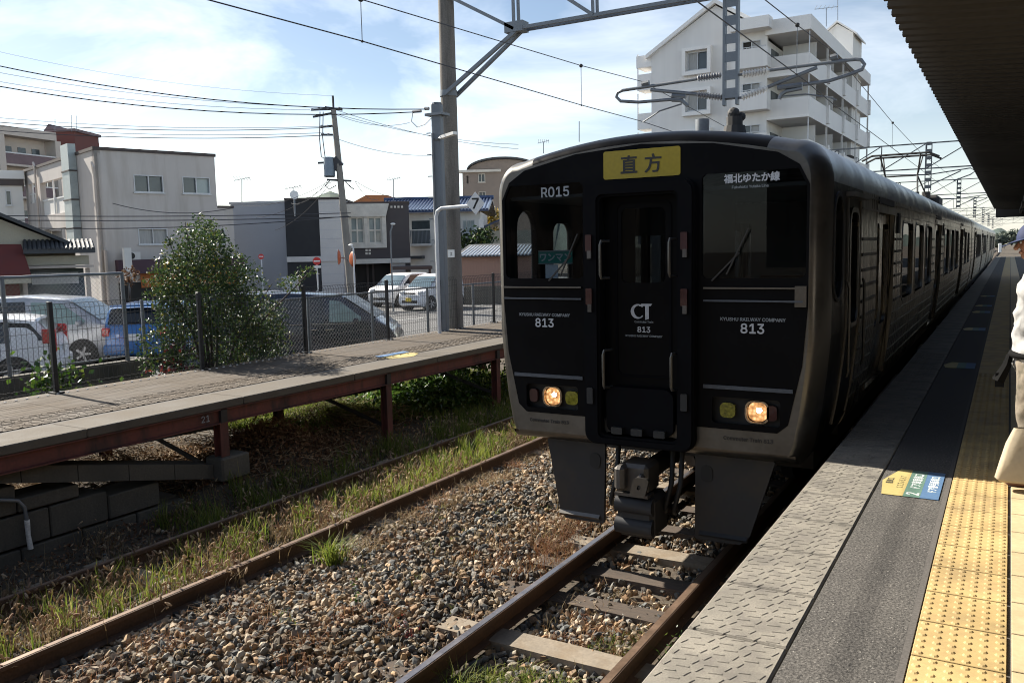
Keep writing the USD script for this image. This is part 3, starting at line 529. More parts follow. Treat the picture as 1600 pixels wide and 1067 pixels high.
# boarding stickers on the asphalt
def sticker(name, label, y, sc=1.0, full=True):
    t = thing(name, label, 'floor sign', (2.15, y, PZ), group='boarding place stickers on the platform')
    z = PZ-0.001; Z = (0, 0, 1.0); a, b = (1.0, 0, 0), (0, 1.0, 0); hw = 0.335*sc
    o = (0, y, z)
    P = lambda pts: Polygon(pts)
    MB().plate(P([(1.968, 0.0), (2.045, hw), (2.12, hw), (2.12, -hw), (2.0, -hw)]), o, a, b, Z, 0, 0.002).build('yellow_panel', 'sticker_yellow', t)
    MB().plate(P([(2.1205, -hw), (2.1205, hw), (2.215, hw), (2.215, -hw)]), o, a, b, Z, 0, 0.002).build('green_panel', 'sticker_green', t)
    MB().plate(P([(2.2155, -hw), (2.2155, hw), (2.318, hw), (2.318, -hw)]), o, a, b, Z, 0, 0.002).build('blue_panel', 'sticker_blue', t)
    if full:
        ax, ay = (0, 1.0, 0), (-1.0, 0, 0)           # read from the waiting side: upwards is towards the track
        mb = MB(); lettering_cjk(mb, '乗車口', 0.045, (2.032, y-0.0, z+0.002), ax, ay, Z, 0.001, 1.0); mb.build('lettering', 'sticker_text', t)
        mb = MB(); lettering_cjk(mb, '1・2両目の車'.replace('・', '').replace('両目の', '番ドア'), 0.05, (2.103, y, z+0.002), ax, ay, Z, 0.001, 1.0) if False else lettering(mb, '1 2 3 4 5 6 7', 0.036, (2.10, y, z+0.002), ax, ay, Z, 0.001)
        mb.build('lettering', 'sticker_text', t)
        mb = MB(); lettering(mb, '2', 0.07, (2.205, y-0.26, z+0.002), ax, ay, Z, 0.001, True); mb.build('numeral', 'sign_white', t)
        mb = MB(); lettering_cjk(mb, 'ドア車乗車口', 0.06, (2.195, y+0.06, z+0.002), ax, ay, Z, 0.001, 1.5); mb.build('lettering', 'sticker_pale', t)
        mb = MB(); lettering_cjk(mb, 'ドア番号乗車口', 0.055, (2.292, y+0.02, z+0.002), ax, ay, Z, 0.001, 1.0); mb.build('lettering', 'sticker_pale', t)
sticker('floor_sign', 'sunlit arrow shaped yellow, green and blue boarding sticker on the asphalt', 5.92)
for y, w in ((11.9, 'first'), (16.9, 'second'), (21, 'third'), (23, 'fourth'), (27, 'fifth')):
    sticker('floor_sign', f'boarding sticker in the train\'s shade on the platform, {w} beyond the sunlit one', y, 0.8, False)

# canopy
cz0, czs = 3.97, -0.082
cp = thing('canopy', 'dark corrugated platform canopy overhead, sloping up to the track', 'canopy', (4.0, 20, PZ))
x0c, yA, yB = 2.0, -24.0, 42.0
n = int((yB-yA)/0.19); v, f = [], []
for k in range(n):
    y = yA+k*0.19
    for dy, dz in ((0, 0), (0.07, 0), (0.095, 0.055), (0.165, 0.055)):
        for X_ in (x0c+(0.02 if dz else 0), 7.0): v.append((X_, y+dy, cz0+czs*(X_-x0c)+dz))
v = np.array(v); m = len(v)//2; q = np.arange(m-1)
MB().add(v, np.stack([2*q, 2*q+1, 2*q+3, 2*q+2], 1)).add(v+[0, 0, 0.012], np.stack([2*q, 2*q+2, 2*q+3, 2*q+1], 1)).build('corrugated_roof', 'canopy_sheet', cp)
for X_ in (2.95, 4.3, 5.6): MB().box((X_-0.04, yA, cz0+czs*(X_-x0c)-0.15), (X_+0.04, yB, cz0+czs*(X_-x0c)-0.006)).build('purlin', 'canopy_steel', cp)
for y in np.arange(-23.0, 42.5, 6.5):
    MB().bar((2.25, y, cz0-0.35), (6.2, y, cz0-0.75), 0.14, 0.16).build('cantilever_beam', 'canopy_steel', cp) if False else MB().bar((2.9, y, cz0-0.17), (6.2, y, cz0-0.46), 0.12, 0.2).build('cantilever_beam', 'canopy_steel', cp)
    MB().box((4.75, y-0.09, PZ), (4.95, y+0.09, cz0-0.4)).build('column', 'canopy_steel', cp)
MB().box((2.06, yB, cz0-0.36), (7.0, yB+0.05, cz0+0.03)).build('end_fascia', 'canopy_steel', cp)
# ------------------------------------------------------------------ the old platform on the left
QZ = 1.0
lp = thing('old_platform', 'raised disused platform of worn concrete on red steel legs', 'platform', (-6.45, 8, 0))
Ya, Yb = 1.0, 30.0
MB().box((-7.78, Ya, QZ-0.09), (-5.78, Yb, QZ-0.012)).build('deck', 'deck_concrete', lp)
for k, y in enumerate(np.arange(Ya, Yb, 2.0)):
    MB().cbox((-5.49, y+1.0, QZ-0.042), (0.58, 1.992, 0.09), bev=0.008).build('edge_slab', 'deck_edge', lp)
MB().box((-5.86, Ya, QZ-0.012), (-5.79, Yb, QZ-0.004)).build('groove_strip', 'joint_grey', lp)
for k, y in enumerate(np.arange(2.0, 20, 0.4)):
    mb = MB(); mb.cbox((-6.16, y+0.2, QZ-0.006), (0.58, 0.392, 0.02), bev=0.002)
    if y < 17:
        for i in range(6):
            for j in range(4): mb.cbox((-6.16+(i-2.5)*0.095+(0.02 if j % 2 else -0.02), y+0.05+j*0.1, QZ+0.005), (0.075, 0.02, 0.008), rz=(0.7 if (i+j) % 2 else -0.7))
    mb.build('tread_tile', 'deck_concrete', lp)
for k, y in enumerate(np.arange(2.0, 20, 0.6)):
    MB().cbox((-6.79, y+0.3, QZ-0.006), (0.66, 0.592, 0.02), bev=0.002).build('paving_slab', 'deck_concrete', lp)
    MB().cbox((-7.45, y+0.3, QZ-0.006), (0.64, 0.592, 0.02), bev=0.002).build('paving_slab', 'deck_concrete', lp)
for X_ in (-5.25, -7.6):
    mb = MB(); mb.box((X_-0.006, Ya, QZ-0.25), (X_+0.006, Yb, QZ-0.09)); mb.box((X_-0.05, Ya, QZ-0.262), (X_+0.05, Yb, QZ-0.25)); mb.box((X_-0.05, Ya, QZ-0.101), (X_+0.05, Yb, QZ-0.09))
    mb.build('edge_beam', 'red_steel', lp)
for y in (3.62, 6.7, 9.76, 12.88, 15.95, 19):
    for X_ in (-5.27, -7.5):
        zb = float(hgt(X_, y))-0.1
        mb = MB(); mb.box((X_-0.05, y-0.005, zb), (X_+0.05, y+0.005, QZ-0.262)); mb.box((X_-0.06, y-0.06, zb), (X_-0.05, y+0.06, QZ-0.262)); mb.box((X_+0.05, y-0.06, zb), (X_+0.06, y+0.06, QZ-0.262))
        mb.build('leg', 'red_steel', lp)
    MB().box((-7.6, y-0.045, QZ-0.25), (-5.2, y+0.045, QZ-0.092)).build('cross_beam', 'dark_steel', lp)
    MB().bar((-5.32, y-0.03, QZ-0.3), (-7.44, y-0.03, 0.22), 0.012, 0.06).build('brace', 'dark_steel', lp)
    MB().bar((-7.44, y+0.03, QZ-0.3), (-5.32, y+0.03, 0.1), 0.012, 0.06).build('brace', 'dark_steel', lp)
MB().cbox((-5.3, 6.8, 0.20), (0.30, 0.42, 0.28), bev=0.02).build('concrete_footing', 'concrete_wall', lp)
mb = MB(); lettering(mb, '21', 0.075, (-5.197, 6.43, QZ-0.2), (0, 1.0, 0), (0, 0, 1.0), (1.0, 0, 0), 0.002, stretch=1.0); mb.build('painted_number', 'letter_grey', lp)
# sticker on the old platform
t = thing('old_floor_sign', 'worn yellow and blue sticker on the old left platform', 'floor sign', (-5.8, 10.9, QZ))
MB().plate(Polygon([(-5.98, 10.55), (-5.98, 11.3), (-5.76, 11.25), (-5.6, 10.9), (-5.74, 10.5)]), (0, 0, QZ+0.005), (1, 0, 0), (0, 1, 0), (0, 0, 1), 0, 0.002).build('yellow_panel', 'sticker_yellow', t)
MB().plate(Polygon([(-6.15, 10.6), (-6.15, 11.35), (-5.985, 11.3), (-5.985, 10.55)]), (0, 0, QZ+0.0145), (1, 0, 0), (0, 1, 0), (0, 0, 1), 0, 0.002).build('blue_panel', 'sticker_blue', t)
# sloping end wall of an older platform under it
ow = thing('ramp_wall', 'dark stone block ramp wall with sloping coping under the old platform', 'wall', (-5.5, 4.5, 0))
sl = -0.229
def capz(y): return 0.81+sl*(y-4.19)
for k in range(7):
    y0 = 2.7+k*0.56; y1 = min(y0+0.55, 6.58)
    if y0 > 6.5: break
    mb = MB(); z0, z1 = capz(y0), capz(y1)
    mb.add([(-5.75, y0, z0-0.17), (-5.3, y0, z0-0.17), (-5.3, y1, z1-0.17), (-5.75, y1, z1-0.17), (-5.75, y0, z0), (-5.3, y0, z0), (-5.3, y1, z1), (-5.75, y1, z1)],
           [[0, 3, 2, 1], [4, 5, 6, 7], [0, 1, 5, 4], [1, 2, 6, 5], [2, 3, 7, 6], [3, 0, 4, 7]]).build('coping_block', 'concrete_wall', ow)
for row in range(3):
    for k in range(8):
        y0 = 2.5+k*0.62+(0.3 if row % 2 else 0); y1 = y0+0.605; zt0 = min(capz(y1)-0.19, 0.62-row*0.33); zb0 = 0.3-row*0.33
        if zt0-zb0 < 0.06 or y1 > 6.4: continue
        MB().cbox((-5.55-R.uniform(0, 0.012), (y0+y1)/2, (zt0+zb0)/2), (0.4, y1-y0, zt0-zb0-0.015), bev=0.01).build('stone_block', 'concrete_wall', ow)
MB().box((-6.5, 2.0, -0.4), (-5.5, 6.2, -0.02)).build('wall_core', 'concrete_wall', ow)
t = thing('drain_pipe', 'grey bent pipe ending white on the dark stone wall', 'pipe', (-5.3, 4.5, 0))
c_ = lambda px, py: atx(px, py, -5.31)
MB().tube([c_(-40, 782), c_(0, 781), c_(28, 782), c_(38, 792), c_(42, 812)], 0.018, 8).build('pipe', 'galv', t, smooth=True)
MB().tube([c_(42, 812), c_(44, 835), c_(48, 857)], [0.026, 0.022, 0.026], 8).build('pipe_end', 'paint_line', t, smooth=True)

# ------------------------------------------------------------------ fences
fb = thing('black_mesh_fence', 'black welded mesh fence along the back of the old platform', 'fence', (-7.65, 10, QZ))
fy = [1.9, 4.05, 6.2, 8.45, 10.62, 12.84, 15.28, 16.75, 18.9, 21.0]; fx = -7.66
for y in fy:
    MB().cbox((fx, y, QZ+0.575), (0.055, 0.055, 1.16), bev=0.006).build('post', 'black_fence', fb)
    MB().cbox((fx, y, QZ+0.012), (0.15, 0.13, 0.022)).build('base_plate', 'black_fence', fb)
for y0, y1 in zip(fy[:-1], fy[1:]):
    mb = MB(); w = 0.0042
    for y in np.arange(y0+0.06, y1-0.03, 0.065):
        mb.bar((fx+0.035, y, QZ+0.05), (fx+0.035, y, QZ+1.06), w, w); mb.bar((fx+0.035, y, QZ+1.06), (fx-0.0, y, QZ+1.12), w, w)
    for z in (0.05, 0.10, 0.27, 0.44, 0.61, 0.78, 0.95, 1.06): mb.bar((fx+0.041, y0, QZ+z), (fx+0.041, y1, QZ+z), w+0.001, w+0.001)
    mb.bar((fx+0.002, y0, QZ+1.12), (fx+0.002, y1, QZ+1.12), w+0.002, w+0.002)
    mb.build('mesh_panel', 'black_fence', fb, kind='stuff')
mb = MB()
for y in np.arange(2, 17, 0.13): mb.cbox((fx+0.1, y, QZ+0.012), (0.012, 0.03, 0.010))
mb.build('white_clips', 'sign_white', fb, kind='stuff')
def chain(mb, x, y0, y1, z0, z1, step=0.075, w=0.0022):
    h = z1-z0
    for s in (-1, 1):
        for c in np.arange(y0-h, y1+h, step):
            a, b = (c, c+h) if s > 0 else (c+h, c)
            t0, t1 = 0.0, 1.0; d = b-a
            lo, hi = (y0-a)/d, (y1-a)/d
            if lo > hi: lo, hi = hi, lo
            t0, t1 = max(0, lo), min(1, hi)
            if t1-t0 < 0.01: continue
            mb.bar((x+s*0.002, a+d*t0, z0+h*t0), (x+s*0.002, a+d*t1, z0+h*t1), w, w)
ch = thing('tall_chain_link_fence', 'tall grey chain link fence on a low concrete wall', 'fence', (-10.4, 7.5, 0))
cx = -10.4
MB().box((cx-0.09, 2.2, -0.1), (cx+0.09, 9.55, 0.93)).build('concrete_wall', 'concrete_wall', ch)
MB().cyl((cx, 2.3, 2.42), (cx, 9.15, 2.42), 0.024, 8).build('top_rail', 'galv', ch, smooth=True)
MB().cyl((cx, 2.3, 1.0), (cx, 9.15, 1.0), 0.015, 8).build('bottom_rail', 'galv', ch, smooth=True)
for y in (3.3, 5.2, 7.15, 9.15): MB().cyl((cx, y, 0.9), (cx, y, 2.44), 0.032, 8).build('post', 'galv', ch, smooth=True)
for y0, y1 in ((3.3, 5.2), (5.2, 7.15), (7.15, 9.15)):
    mb = MB(); chain(mb, cx, y0, y1, 1.0, 2.42); mb.build('chain_link', 'chain_grey', ch, kind='stuff')
MB().cyl((cx, 9.5, 0.9), (cx, 9.5, 1.95), 0.03, 8).build('post', 'galv', ch, smooth=True)
cl = thing('chain_link_fence', 'lower grey chain link fence behind the black mesh fence', 'fence', (-9.0, 15, 0))
cx = -9.0
for y in (10.2, 12.1, 14.0, 16.0, 17.95, 20.0): MB().cyl((cx, y, 0.0), (cx, y, 1.86), 0.032, 8).build('post', 'galv', cl, smooth=True)
MB().cyl((cx, 9.6, 1.84), (cx, 22, 1.84), 0.02, 8).build('top_rail', 'galv', cl, smooth=True)
for y0, y1 in ((10.2, 12.1), (12.1, 14.0), (14.0, 16.0), (16.0, 17.95), (17.95, 20.0)):
    mb = MB(); chain(mb, cx, y0, y1, 0.1, 1.83, 0.09, 0.0020); mb.build('chain_link', 'chain_grey', cl, kind='stuff')

# ------------------------------------------------------------------ weeds and litter
def zed(x, y): return np.stack([x, y, hgt(x, y)], 1)
def clumps(n, x0, x1, y0, y1): return np.stack([R.uniform(x0, x1, n), R.uniform(y0, y1, n)], 1)
def tuft(mb, c, n, sp, h0, h1, w, lean=0.35, heads=None, hp=0.5):
    c = np.atleast_2d(c); q = np.repeat(c, n, 0); q = q+R.normal(0, sp, q.shape)
    for rx in (GA, -GA, -3.63+GA, -3.63-GA): q[:, 0] = np.where(np.abs(q[:, 0]-rx) < 0.07, rx+0.09*np.sign(q[:, 0]-rx), q[:, 0])
    p = zed(q[:, 0], q[:, 1]); k = inframe(p, 120); p = p[k]
    tip = blades(mb, p, R.uniform(h0, h1, len(p)), w, lean)
    if heads is not None:
        tip = tip[R.uniform(size=len(tip)) < hp]; n_ = len(tip)
        o = trimesh.creation.icosphere(subdivisions=0)
        sc = np.tile([[0.009, 0.009, 0.028]], (n_, 1))*R.uniform(0.7, 1.3, (n_, 1))
        rot = Rotation.from_euler('xyz', R.normal(0, 0.6, (n_, 3)))
        scatter(heads, [(np.array(o.vertices), np.array(o.faces))], tip, sc, rot)
gg, gd, sh, wr = MB(), MB(), MB(), MB()
# between the rails of the side track
tuft(gd, clumps(380, -4.12, -3.12, 2.6, 15), 24, 0.06, 0.10, 0.26, 0.006, 0.4, sh, 0.35)
tuft(gg, clumps(190, -4.1, -3.15, 2.6, 15), 20, 0.035, 0.12, 0.34, 0.009, 0.25)
tuft(gg, clumps(80, -3.9, -3.15, 7.0, 15), 22, 0.04, 0.15, 0.36, 0.010, 0.25)
# left of the side track, in the shade
tuft(gg, clumps(150, -5.1, -4.3, 5.5, 15), 24, 0.06, 0.10, 0.36, 0.010, 0.4)
tuft(gd, clumps(110, -5.2, -4.3, 3.2, 15), 18, 0.08, 0.08, 0.25, 0.006, 0.5, sh, 0.3)
# dry growth beside the right rail of the side track and on the mound
tuft(gd, clumps(90, -3.0, -2.45, 5.8, 13), 22, 0.07, 0.05, 0.18, 0.005, 0.8)
tuft(wr, clumps(110, -3.0, -2.0, 2.8, 14), 16, 0.07, 0.02, 0.10, 0.005, 0.9)
tuft(gd, clumps(60, -2.9, -0.8, 2.8, 9), 14, 0.06, 0.02, 0.12, 0.004, 0.9)
tuft(wr, clumps(45, -2.9, -0.8, 2.8, 8), 14, 0.06, 0.02, 0.08, 0.005, 0.9)
tuft(gg, clumps(16, -2.6, -0.9, 3.2, 8), 8, 0.03, 0.03, 0.10, 0.006, 0.8)
tuft(wr, clumps(70, -3.02, -2.6, 5.6, 14), 20, 0.06, 0.04, 0.14, 0.006, 0.8)
tuft(wr, [(-1.05+R.normal(0, 0.22), 6.9+R.normal(0, 0.5)) for _ in range(46)], 26, 0.06, 0.05, 0.2, 0.005, 0.7)
tuft(gd, [(-1.2+R.normal(0, 0.22), 7.3+R.normal(0, 0.6)) for _ in range(30)], 14, 0.07, 0.06, 0.22, 0.005, 0.6)
tuft(gd, [(-1.45+R.normal(0, 0.12), 8.6+R.normal(0, 0.3)) for _ in range(14)], 14, 0.07, 0.05, 0.2, 0.004, 0.9)
tuft(wr, clumps(26, -2.9, -2.3, 2.6, 5.0), 18, 0.06, 0.03, 0.10, 0.006, 0.8)
tuft(wr, clumps(14, -1.75, -1.2, 4.0, 4.8), 24, 0.06, 0.03, 0.12, 0.006, 0.8)
# between the rails of the train's track
tuft(gg, clumps(70, -0.42, 0.25, 3.6, 4.85), 30, 0.05, 0.04, 0.14, 0.005, 0.8)
tuft(gd, clumps(26, -0.4, 0.4, 3.9, 6.4), 16, 0.05, 0.04, 0.14, 0.004, 0.7)
tuft(wr, clumps(30, -0.2, 0.45, 5.2, 5.8), 20, 0.05, 0.02, 0.09, 0.005, 0.8)
tuft(gg, clumps(14, 0.15, 0.45, 5.2, 5.7), 18, 0.04, 0.02, 0.09, 0.005, 0.8)
tuft(wr, clumps(30, -0.4, 0.42, 6.2, 7.6), 12, 0.06, 0.02, 0.09, 0.004, 0.8)
# grass slope behind and under the old platform
tuft(gg, clumps(900, -8.9, -6.6, 9.3, 16), 28, 0.09, 0.06, 0.2, 0.012, 0.5)
tuft(gg, clumps(160, -7.2, -5.2, 10.8, 15.0), 26, 0.09, 0.06, 0.2, 0.012, 0.5)
gg.build('green_grass', 'grass_green', kind='stuff', label='green grass growing along and between the rails', cat='grass', loc=(0, 0, 0))
gd.build('dry_grass', 'grass_dry', kind='stuff', label='dry straw coloured grass growing between the rails', cat='grass', loc=(0, 0, 0))
sh.build('seed_heads', 'seed_head', kind='stuff', label='pale seed heads on the dry grass along the side track', cat='grass', loc=(0, 0, 0))
wr.build('rusty_weeds', 'weed_rust', kind='stuff', label='rust coloured dry weeds spreading over the ballast', cat='weeds', loc=(0, 0, 0))
def plant(name, label, x, y, n, sp, h0, h1, w, m, lean=0.35, lv=0):
    mb = MB(); tuft(mb, [(x, y)], n, sp, h0, h1, w, lean)
    if lv:
        p = zed(x+R.normal(0, sp*1.3, lv), y+R.normal(0, sp*1.3, lv)); p[:, 2] += np.abs(R.normal(0.12, 0.09, lv)); leaves(mb, p, R.uniform(0.015, 0.035, lv))
    t = thing(name, label, 'plant', (x, y, float(hgt(x, y)))); mb.build('blades', m, t, kind='stuff')
plant('grass_tuft', 'big bright green grass tuft beside the rusty side track rail', -2.62, 5.62, 130, 0.055, 0.16, 0.36, 0.011, 'grass_green', 0.55)
plant('grass_tuft', 'spindly grass tuft against the inside of the shiny rail at the bottom edge', -0.38, 4.35, 60, 0.05, 0.1, 0.25, 0.005, 'grass_green', 0.8)
plant('weed', 'leafy green weed growing between platform edge and rail', 0.86, 5.25, 60, 0.05, 0.08, 0.28, 0.006, 'green_leaf', 0.5, 160)
plant('weed', 'green upright weed in ballast left of the train skirt', -1.2, 7.75, 50, 0.04, 0.1, 0.24, 0.006, 'green_leaf', 0.3, 120)
plant('weed', 'small red leaved weed in ballast beside the shiny rail', -1.1, 4.75, 20, 0.03, 0.03, 0.08, 0.008, 'red_leaf', 0.6, 40)
plant('weed', 'tiny bright green weed alone in the bare ballast', -1.75, 4.95, 14, 0.02, 0.03, 0.06, 0.01, 'green_leaf', 0.6, 30)
# dead leaves, straw, ivy under the old platform
def litter(mb, n, cx_, cy_, sx, sy, s0, s1, up=0.05):
    x = cx_+R.normal(0, sx, n); y = cy_+R.normal(0, sy, n); p = zed(x, y); p[:, 2] += np.abs(R.normal(0, up, n)); p = p[inframe(p)]
    leaves(mb, p, R.uniform(s0, s1, len(p)))
mb = MB(); litter(mb, 5200, -5.95, 8.1, 0.4, 0.7, 0.03, 0.07, 0.10); litter(mb, 3500, -5.3, 8.0, 0.4, 1.8, 0.02, 0.06, 0.03); litter(mb, 2500, -4.9, 5.5, 0.3, 1.8, 0.02, 0.05, 0.02); litter(mb, 2000, -6.9, 10.6, 0.5, 0.8, 0.02, 0.06, 0.06); litter(mb, 1500, -7.0, 7.6, 0.3, 0.8, 0.02, 0.06, 0.06)
mb.build('dead_leaves', 'dead_leaf', kind='stuff', label='heap of brown dead leaves under the old platform', cat='dead leaves', loc=(0, 0, 0))
mb = MB()
def straws(mb, n, cx_, cy_, sx, sy, up):
    x = cx_+R.normal(0, sx, n); y = cy_+R.normal(0, sy, n); p = zed(x, y); p[:, 2] += np.abs(R.normal(0, up, n)); p = p[inframe(p)]; n = len(p)
    rot = Rotation.from_euler('zyx', np.stack([R.uniform(0, 2*PI, n), R.normal(0, 0.35, n), R.normal(0, 0.3, n)], 1))
    bx = trimesh.creation.box((1, 1, 1)); sc = np.stack([R.uniform(0.08, 0.3, n), R.uniform(0.003, 0.007, n), R.uniform(0.003, 0.006, n)], 1)
    scatter(mb, [(np.array(bx.vertices), np.array(bx.faces))], p, sc, rot)
straws(mb, 4200, -7.4, 6.6, 0.6, 1.0, 0.06); straws(mb, 1500, -6.9, 10.7, 0.5, 0.8, 0.10); straws(mb, 500, -5.6, 8.2, 0.5, 0.9, 0.1); straws(mb, 260, -1.9, 4.9, 0.5, 0.8, 0.012); straws(mb, 90, -1.5, 8.7, 0.25, 0.4, 0.05); straws(mb, 60, 0.2, 5.6, 0.25, 0.8, 0.01)
mb.build('straw', 'straw', kind='stuff', label='pale dry straw and twigs lying under the old platform', cat='straw', loc=(0, 0, 0))
mb = MB()
for n, cx_, cy_, sx, sy, up in ((3000, -6.9, 12.6, 0.4, 0.7, 0.16), (2200, -6.7, 13.8, 0.4, 0.8, 0.25), (1200, -6.2, 13.0, 0.35, 0.8, 0.15)):
    x = cx_+R.normal(0, sx, n); y = cy_+R.normal(0, sy, n); p = zed(x, y); p[:, 2] += np.abs(R.normal(0, up, n)); leaves(mb, p, R.uniform(0.05, 0.10, n), 0.8)
mb.build('ivy', 'ivy_leaf', kind='stuff', label='green ivy bushing up under the old platform by the train', cat='ivy', loc=(0, 0, 0))

# ------------------------------------------------------------------ the bush
def bush(name, label, base, lobes, n, size, m, limbs, cat='bush', yellow=None):
    t = thing(name, label, cat, base); mb = MB(); base = np.asarray(base, float)
    for tip in limbs:
        tip = np.asarray(tip, float); mid = base+(tip-base)*[0.35, 0.35, 0.55]; mb.tube([base, mid, tip], [0.035, 0.022, 0.006], 6)
    mb.build('trunk', 'bark', t)
    vols = np.array([l[3]*l[4]*l[5] for l in lobes]); cnts = (n*vols**0.75/np.sum(vols**0.75)).astype(int); mb = MB()
    for (cx_, cy_, cz_, rx, ry, rz), c in zip(lobes, cnts):
        d = R.normal(size=(c, 3)); d /= np.linalg.norm(d, axis=1, keepdims=True); rr = np.clip(R.uniform(0.25, 1.0, c)**0.55*(1+R.normal(0, 0.10, c)), 0, 1.3)[:, None]
        p = np.array([cx_, cy_, cz_])+d*rr*[rx, ry, rz]
        k = meshkit.noise(p*5.0, 21) < 0.68+0.2*R.uniform(size=c)
        p = p[k]; leaves(mb, p, R.uniform(size*0.7, size*1.35, len(p)), 0.6, 0.3)
    mb.build('crown', m, t, kind='stuff'); return t
bx, by = -8.45, 9.3
bush('camellia_bush', 'tall glossy dark green bush behind the black mesh fence', (bx, by, 0.1),
     [(bx, by, 1.2, 0.85, 0.9, 1.05), (bx-0.1, by-0.1, 2.1, 0.72, 0.75, 0.75), (bx-0.15, by-0.05, 2.75, 0.42, 0.42, 0.5), (bx-0.35, by-0.5, 2.2, 0.35, 0.35, 0.5), (bx+0.25, by+0.4, 2.15, 0.45, 0.5, 0.5), (bx+0.3, by+0.85, 1.55, 0.4, 0.45, 0.5), (bx+0.1, by+0.9, 1.1, 0.5, 0.6, 0.7), (bx-0.2, by+0.1, 3.0, 0.2, 0.22, 0.38), (bx+0.62, by+1.2, 2.2, 0.12, 0.35, 0.16), (bx+0.72, by+1.5, 2.38, 0.10, 0.25, 0.12)]+[(bx+0.78*math.cos(k*2.4)*(1-0.045*k), by+0.85*math.sin(k*2.4)*(1-0.045*k), 0.8+0.155*k, 0.16+0.05*(k % 3), 0.18+0.05*(k % 2), 0.2+0.06*(k % 4)) for k in range(15)]+[(bx-0.45, by-0.35, 2.75, 0.10, 0.12, 0.28), (bx+0.12, by+0.3, 2.85, 0.09, 0.1, 0.3), (bx-0.3, by-0.75, 1.2, 0.35, 0.35, 0.6), (bx+0.2, by-0.5, 0.6, 0.5, 0.5, 0.4)],
     26000, 0.050, 'bush_leaf', [(bx-0.2, by-0.2, 3.2), (bx+0.15, by+0.3, 2.8), (bx+0.8, by+1.6, 2.45), (bx-0.4, by-0.6, 2.5), (bx+0.5, by+0.9, 2.2), (bx-0.45, by-0.35, 3.0), (bx, by, 2.6)])
mb = MB(); p = np.array([-8.15, 8.35, 0.75])+R.normal(0, 1, (420, 3))*[0.12, 0.2, 0.22]; leaves(mb, p, R.uniform(0.05, 0.09, 420), 0.6); t = thing('red_leaved_shrub', 'dark red leaved shrub at the left foot of the glossy bush', 'shrub', (p[:, 0].mean(), p[:, 1].mean(), 0.4)); mb.build('leaves', 'red_leaf', t, kind='stuff')
mb = MB(); p = np.array([-8.6, 6.75, 1.05])+R.normal(0, 1, (260, 3))*[0.1, 0.2, 0.16]; leaves(mb, p, R.uniform(0.06, 0.12, 260), 0.75); t = thing('leafy_plant', 'bright green leafy plant behind the black fence post, before the concrete wall', 'plant', (p[:, 0].mean(), p[:, 1].mean(), 0.4)); mb.build('leaves', 'green_leaf', t, kind='stuff')
mb = MB(); p = np.array([-8.5, 7.0, 0.6])+R.normal(0, 1, (200, 3))*[0.12, 0.35, 0.25]; leaves(mb, p, R.uniform(0.05, 0.1, 200), 0.75); t = thing('leafy_plant', 'low dark ivy plant at the foot of the concrete wall', 'plant', (p[:, 0].mean(), p[:, 1].mean(), 0.4)); mb.build('leaves', 'ivy_leaf', t, kind='stuff')
# ------------------------------------------------------------------ the train
TY = 6.65
def half(z): return np.interp(z, [0.93, 1.0, 1.1, 1.35, 1.65, 1.95, 3.15], [1.26, 1.31, 1.345, 1.39, 1.425, 1.45, 1.45])
zs = np.concatenate([[0.93, 0.965, 1.0, 1.05, 1.1, 1.2, 1.35, 1.5, 1.65, 1.8, 1.95], np.linspace(2.2, 3.15, 5)])
right = [(half(z), z) for z in zs]
th = np.linspace(0, PI/2, 9)[1:]
corner = [(1.19+0.26*math.cos(a)**0.9, 3.15+0.33*math.sin(a)) for a in th]
roofc = [(x, 3.635-(3.635-3.48)*(x/1.19)**2) for x in np.linspace(1.19, 0, 9)[1:]]
RO = right+corner+roofc                       # right half, from the sill up to the ridge
RING = np.array(RO+[(-x, z) for x, z in RO[::-1][1:]])
def inset(ring, d):
    t = np.roll(ring, -1, 0)-np.roll(ring, 1, 0); t[0] = ring[1]-ring[-1]; t /= np.linalg.norm(t, axis=1, keepdims=True)
    return ring+np.stack([-t[:, 1], t[:, 0]], 1)*d
def rrect(x0, x1, z0, z1, r): return sbox(x0+r, z0+r, x1-r, z1-r).buffer(r, quad_segs=5)
def side_panel(mb, poly, sx, t0, t1, y_off=TY):
    """poly in (y, z); the wall follows the body's section; t0, t1 = outwards offsets"""
    for g in getattr(poly, 'geoms', [poly]):
        m = trimesh.creation.extrude_polygon(g, 1.0, engine='earcut'); v, f = np.array(m.vertices), np.array(m.faces)
        v, f = trimesh.remesh.subdivide_to_size(v, f, 1.2) if False else (v, f)
        out = half(v[:, 1])+np.where(v[:, 2] > 0.5, t1, t0)
        w = np.stack([sx*out, v[:, 0], v[:, 1]], 1); mb.add(w, f if sx > 0 else f[:, ::-1])
def strip_poly(poly, cuts):
    """split into horizontal bands so that the wall can follow the section"""
    out = []; y0, z0, y1, z1 = poly.bounds; lv = [z0-1]+[c for c in cuts if z0 < c < z1]+[z1+1]
    for a, b in zip(lv[:-1], lv[1:]):
        g = poly.intersection(sbox(y0-1, a, y1+1, b))
        if not g.is_empty: out += [q for q in getattr(g, 'geoms', [g]) if q.geom_type == 'Polygon']
    return out
def roof_sweep(mb, y0, y1, a=0, inner=0.0):
    P = np.array(corner+roofc); P = np.vstack([[(1.45, 3.15)], P]); P = np.vstack([P, np.c_[-P[::-1, 0], P[::-1, 1]][1:]])
    n = len(P); v = np.vstack([np.c_[P[:, 0], np.full(n, y), P[:, 1]] for y in (y0, y1)]); mb.add(v, [[k, n+k, n+k+1, k+1] for k in range(n-1)])
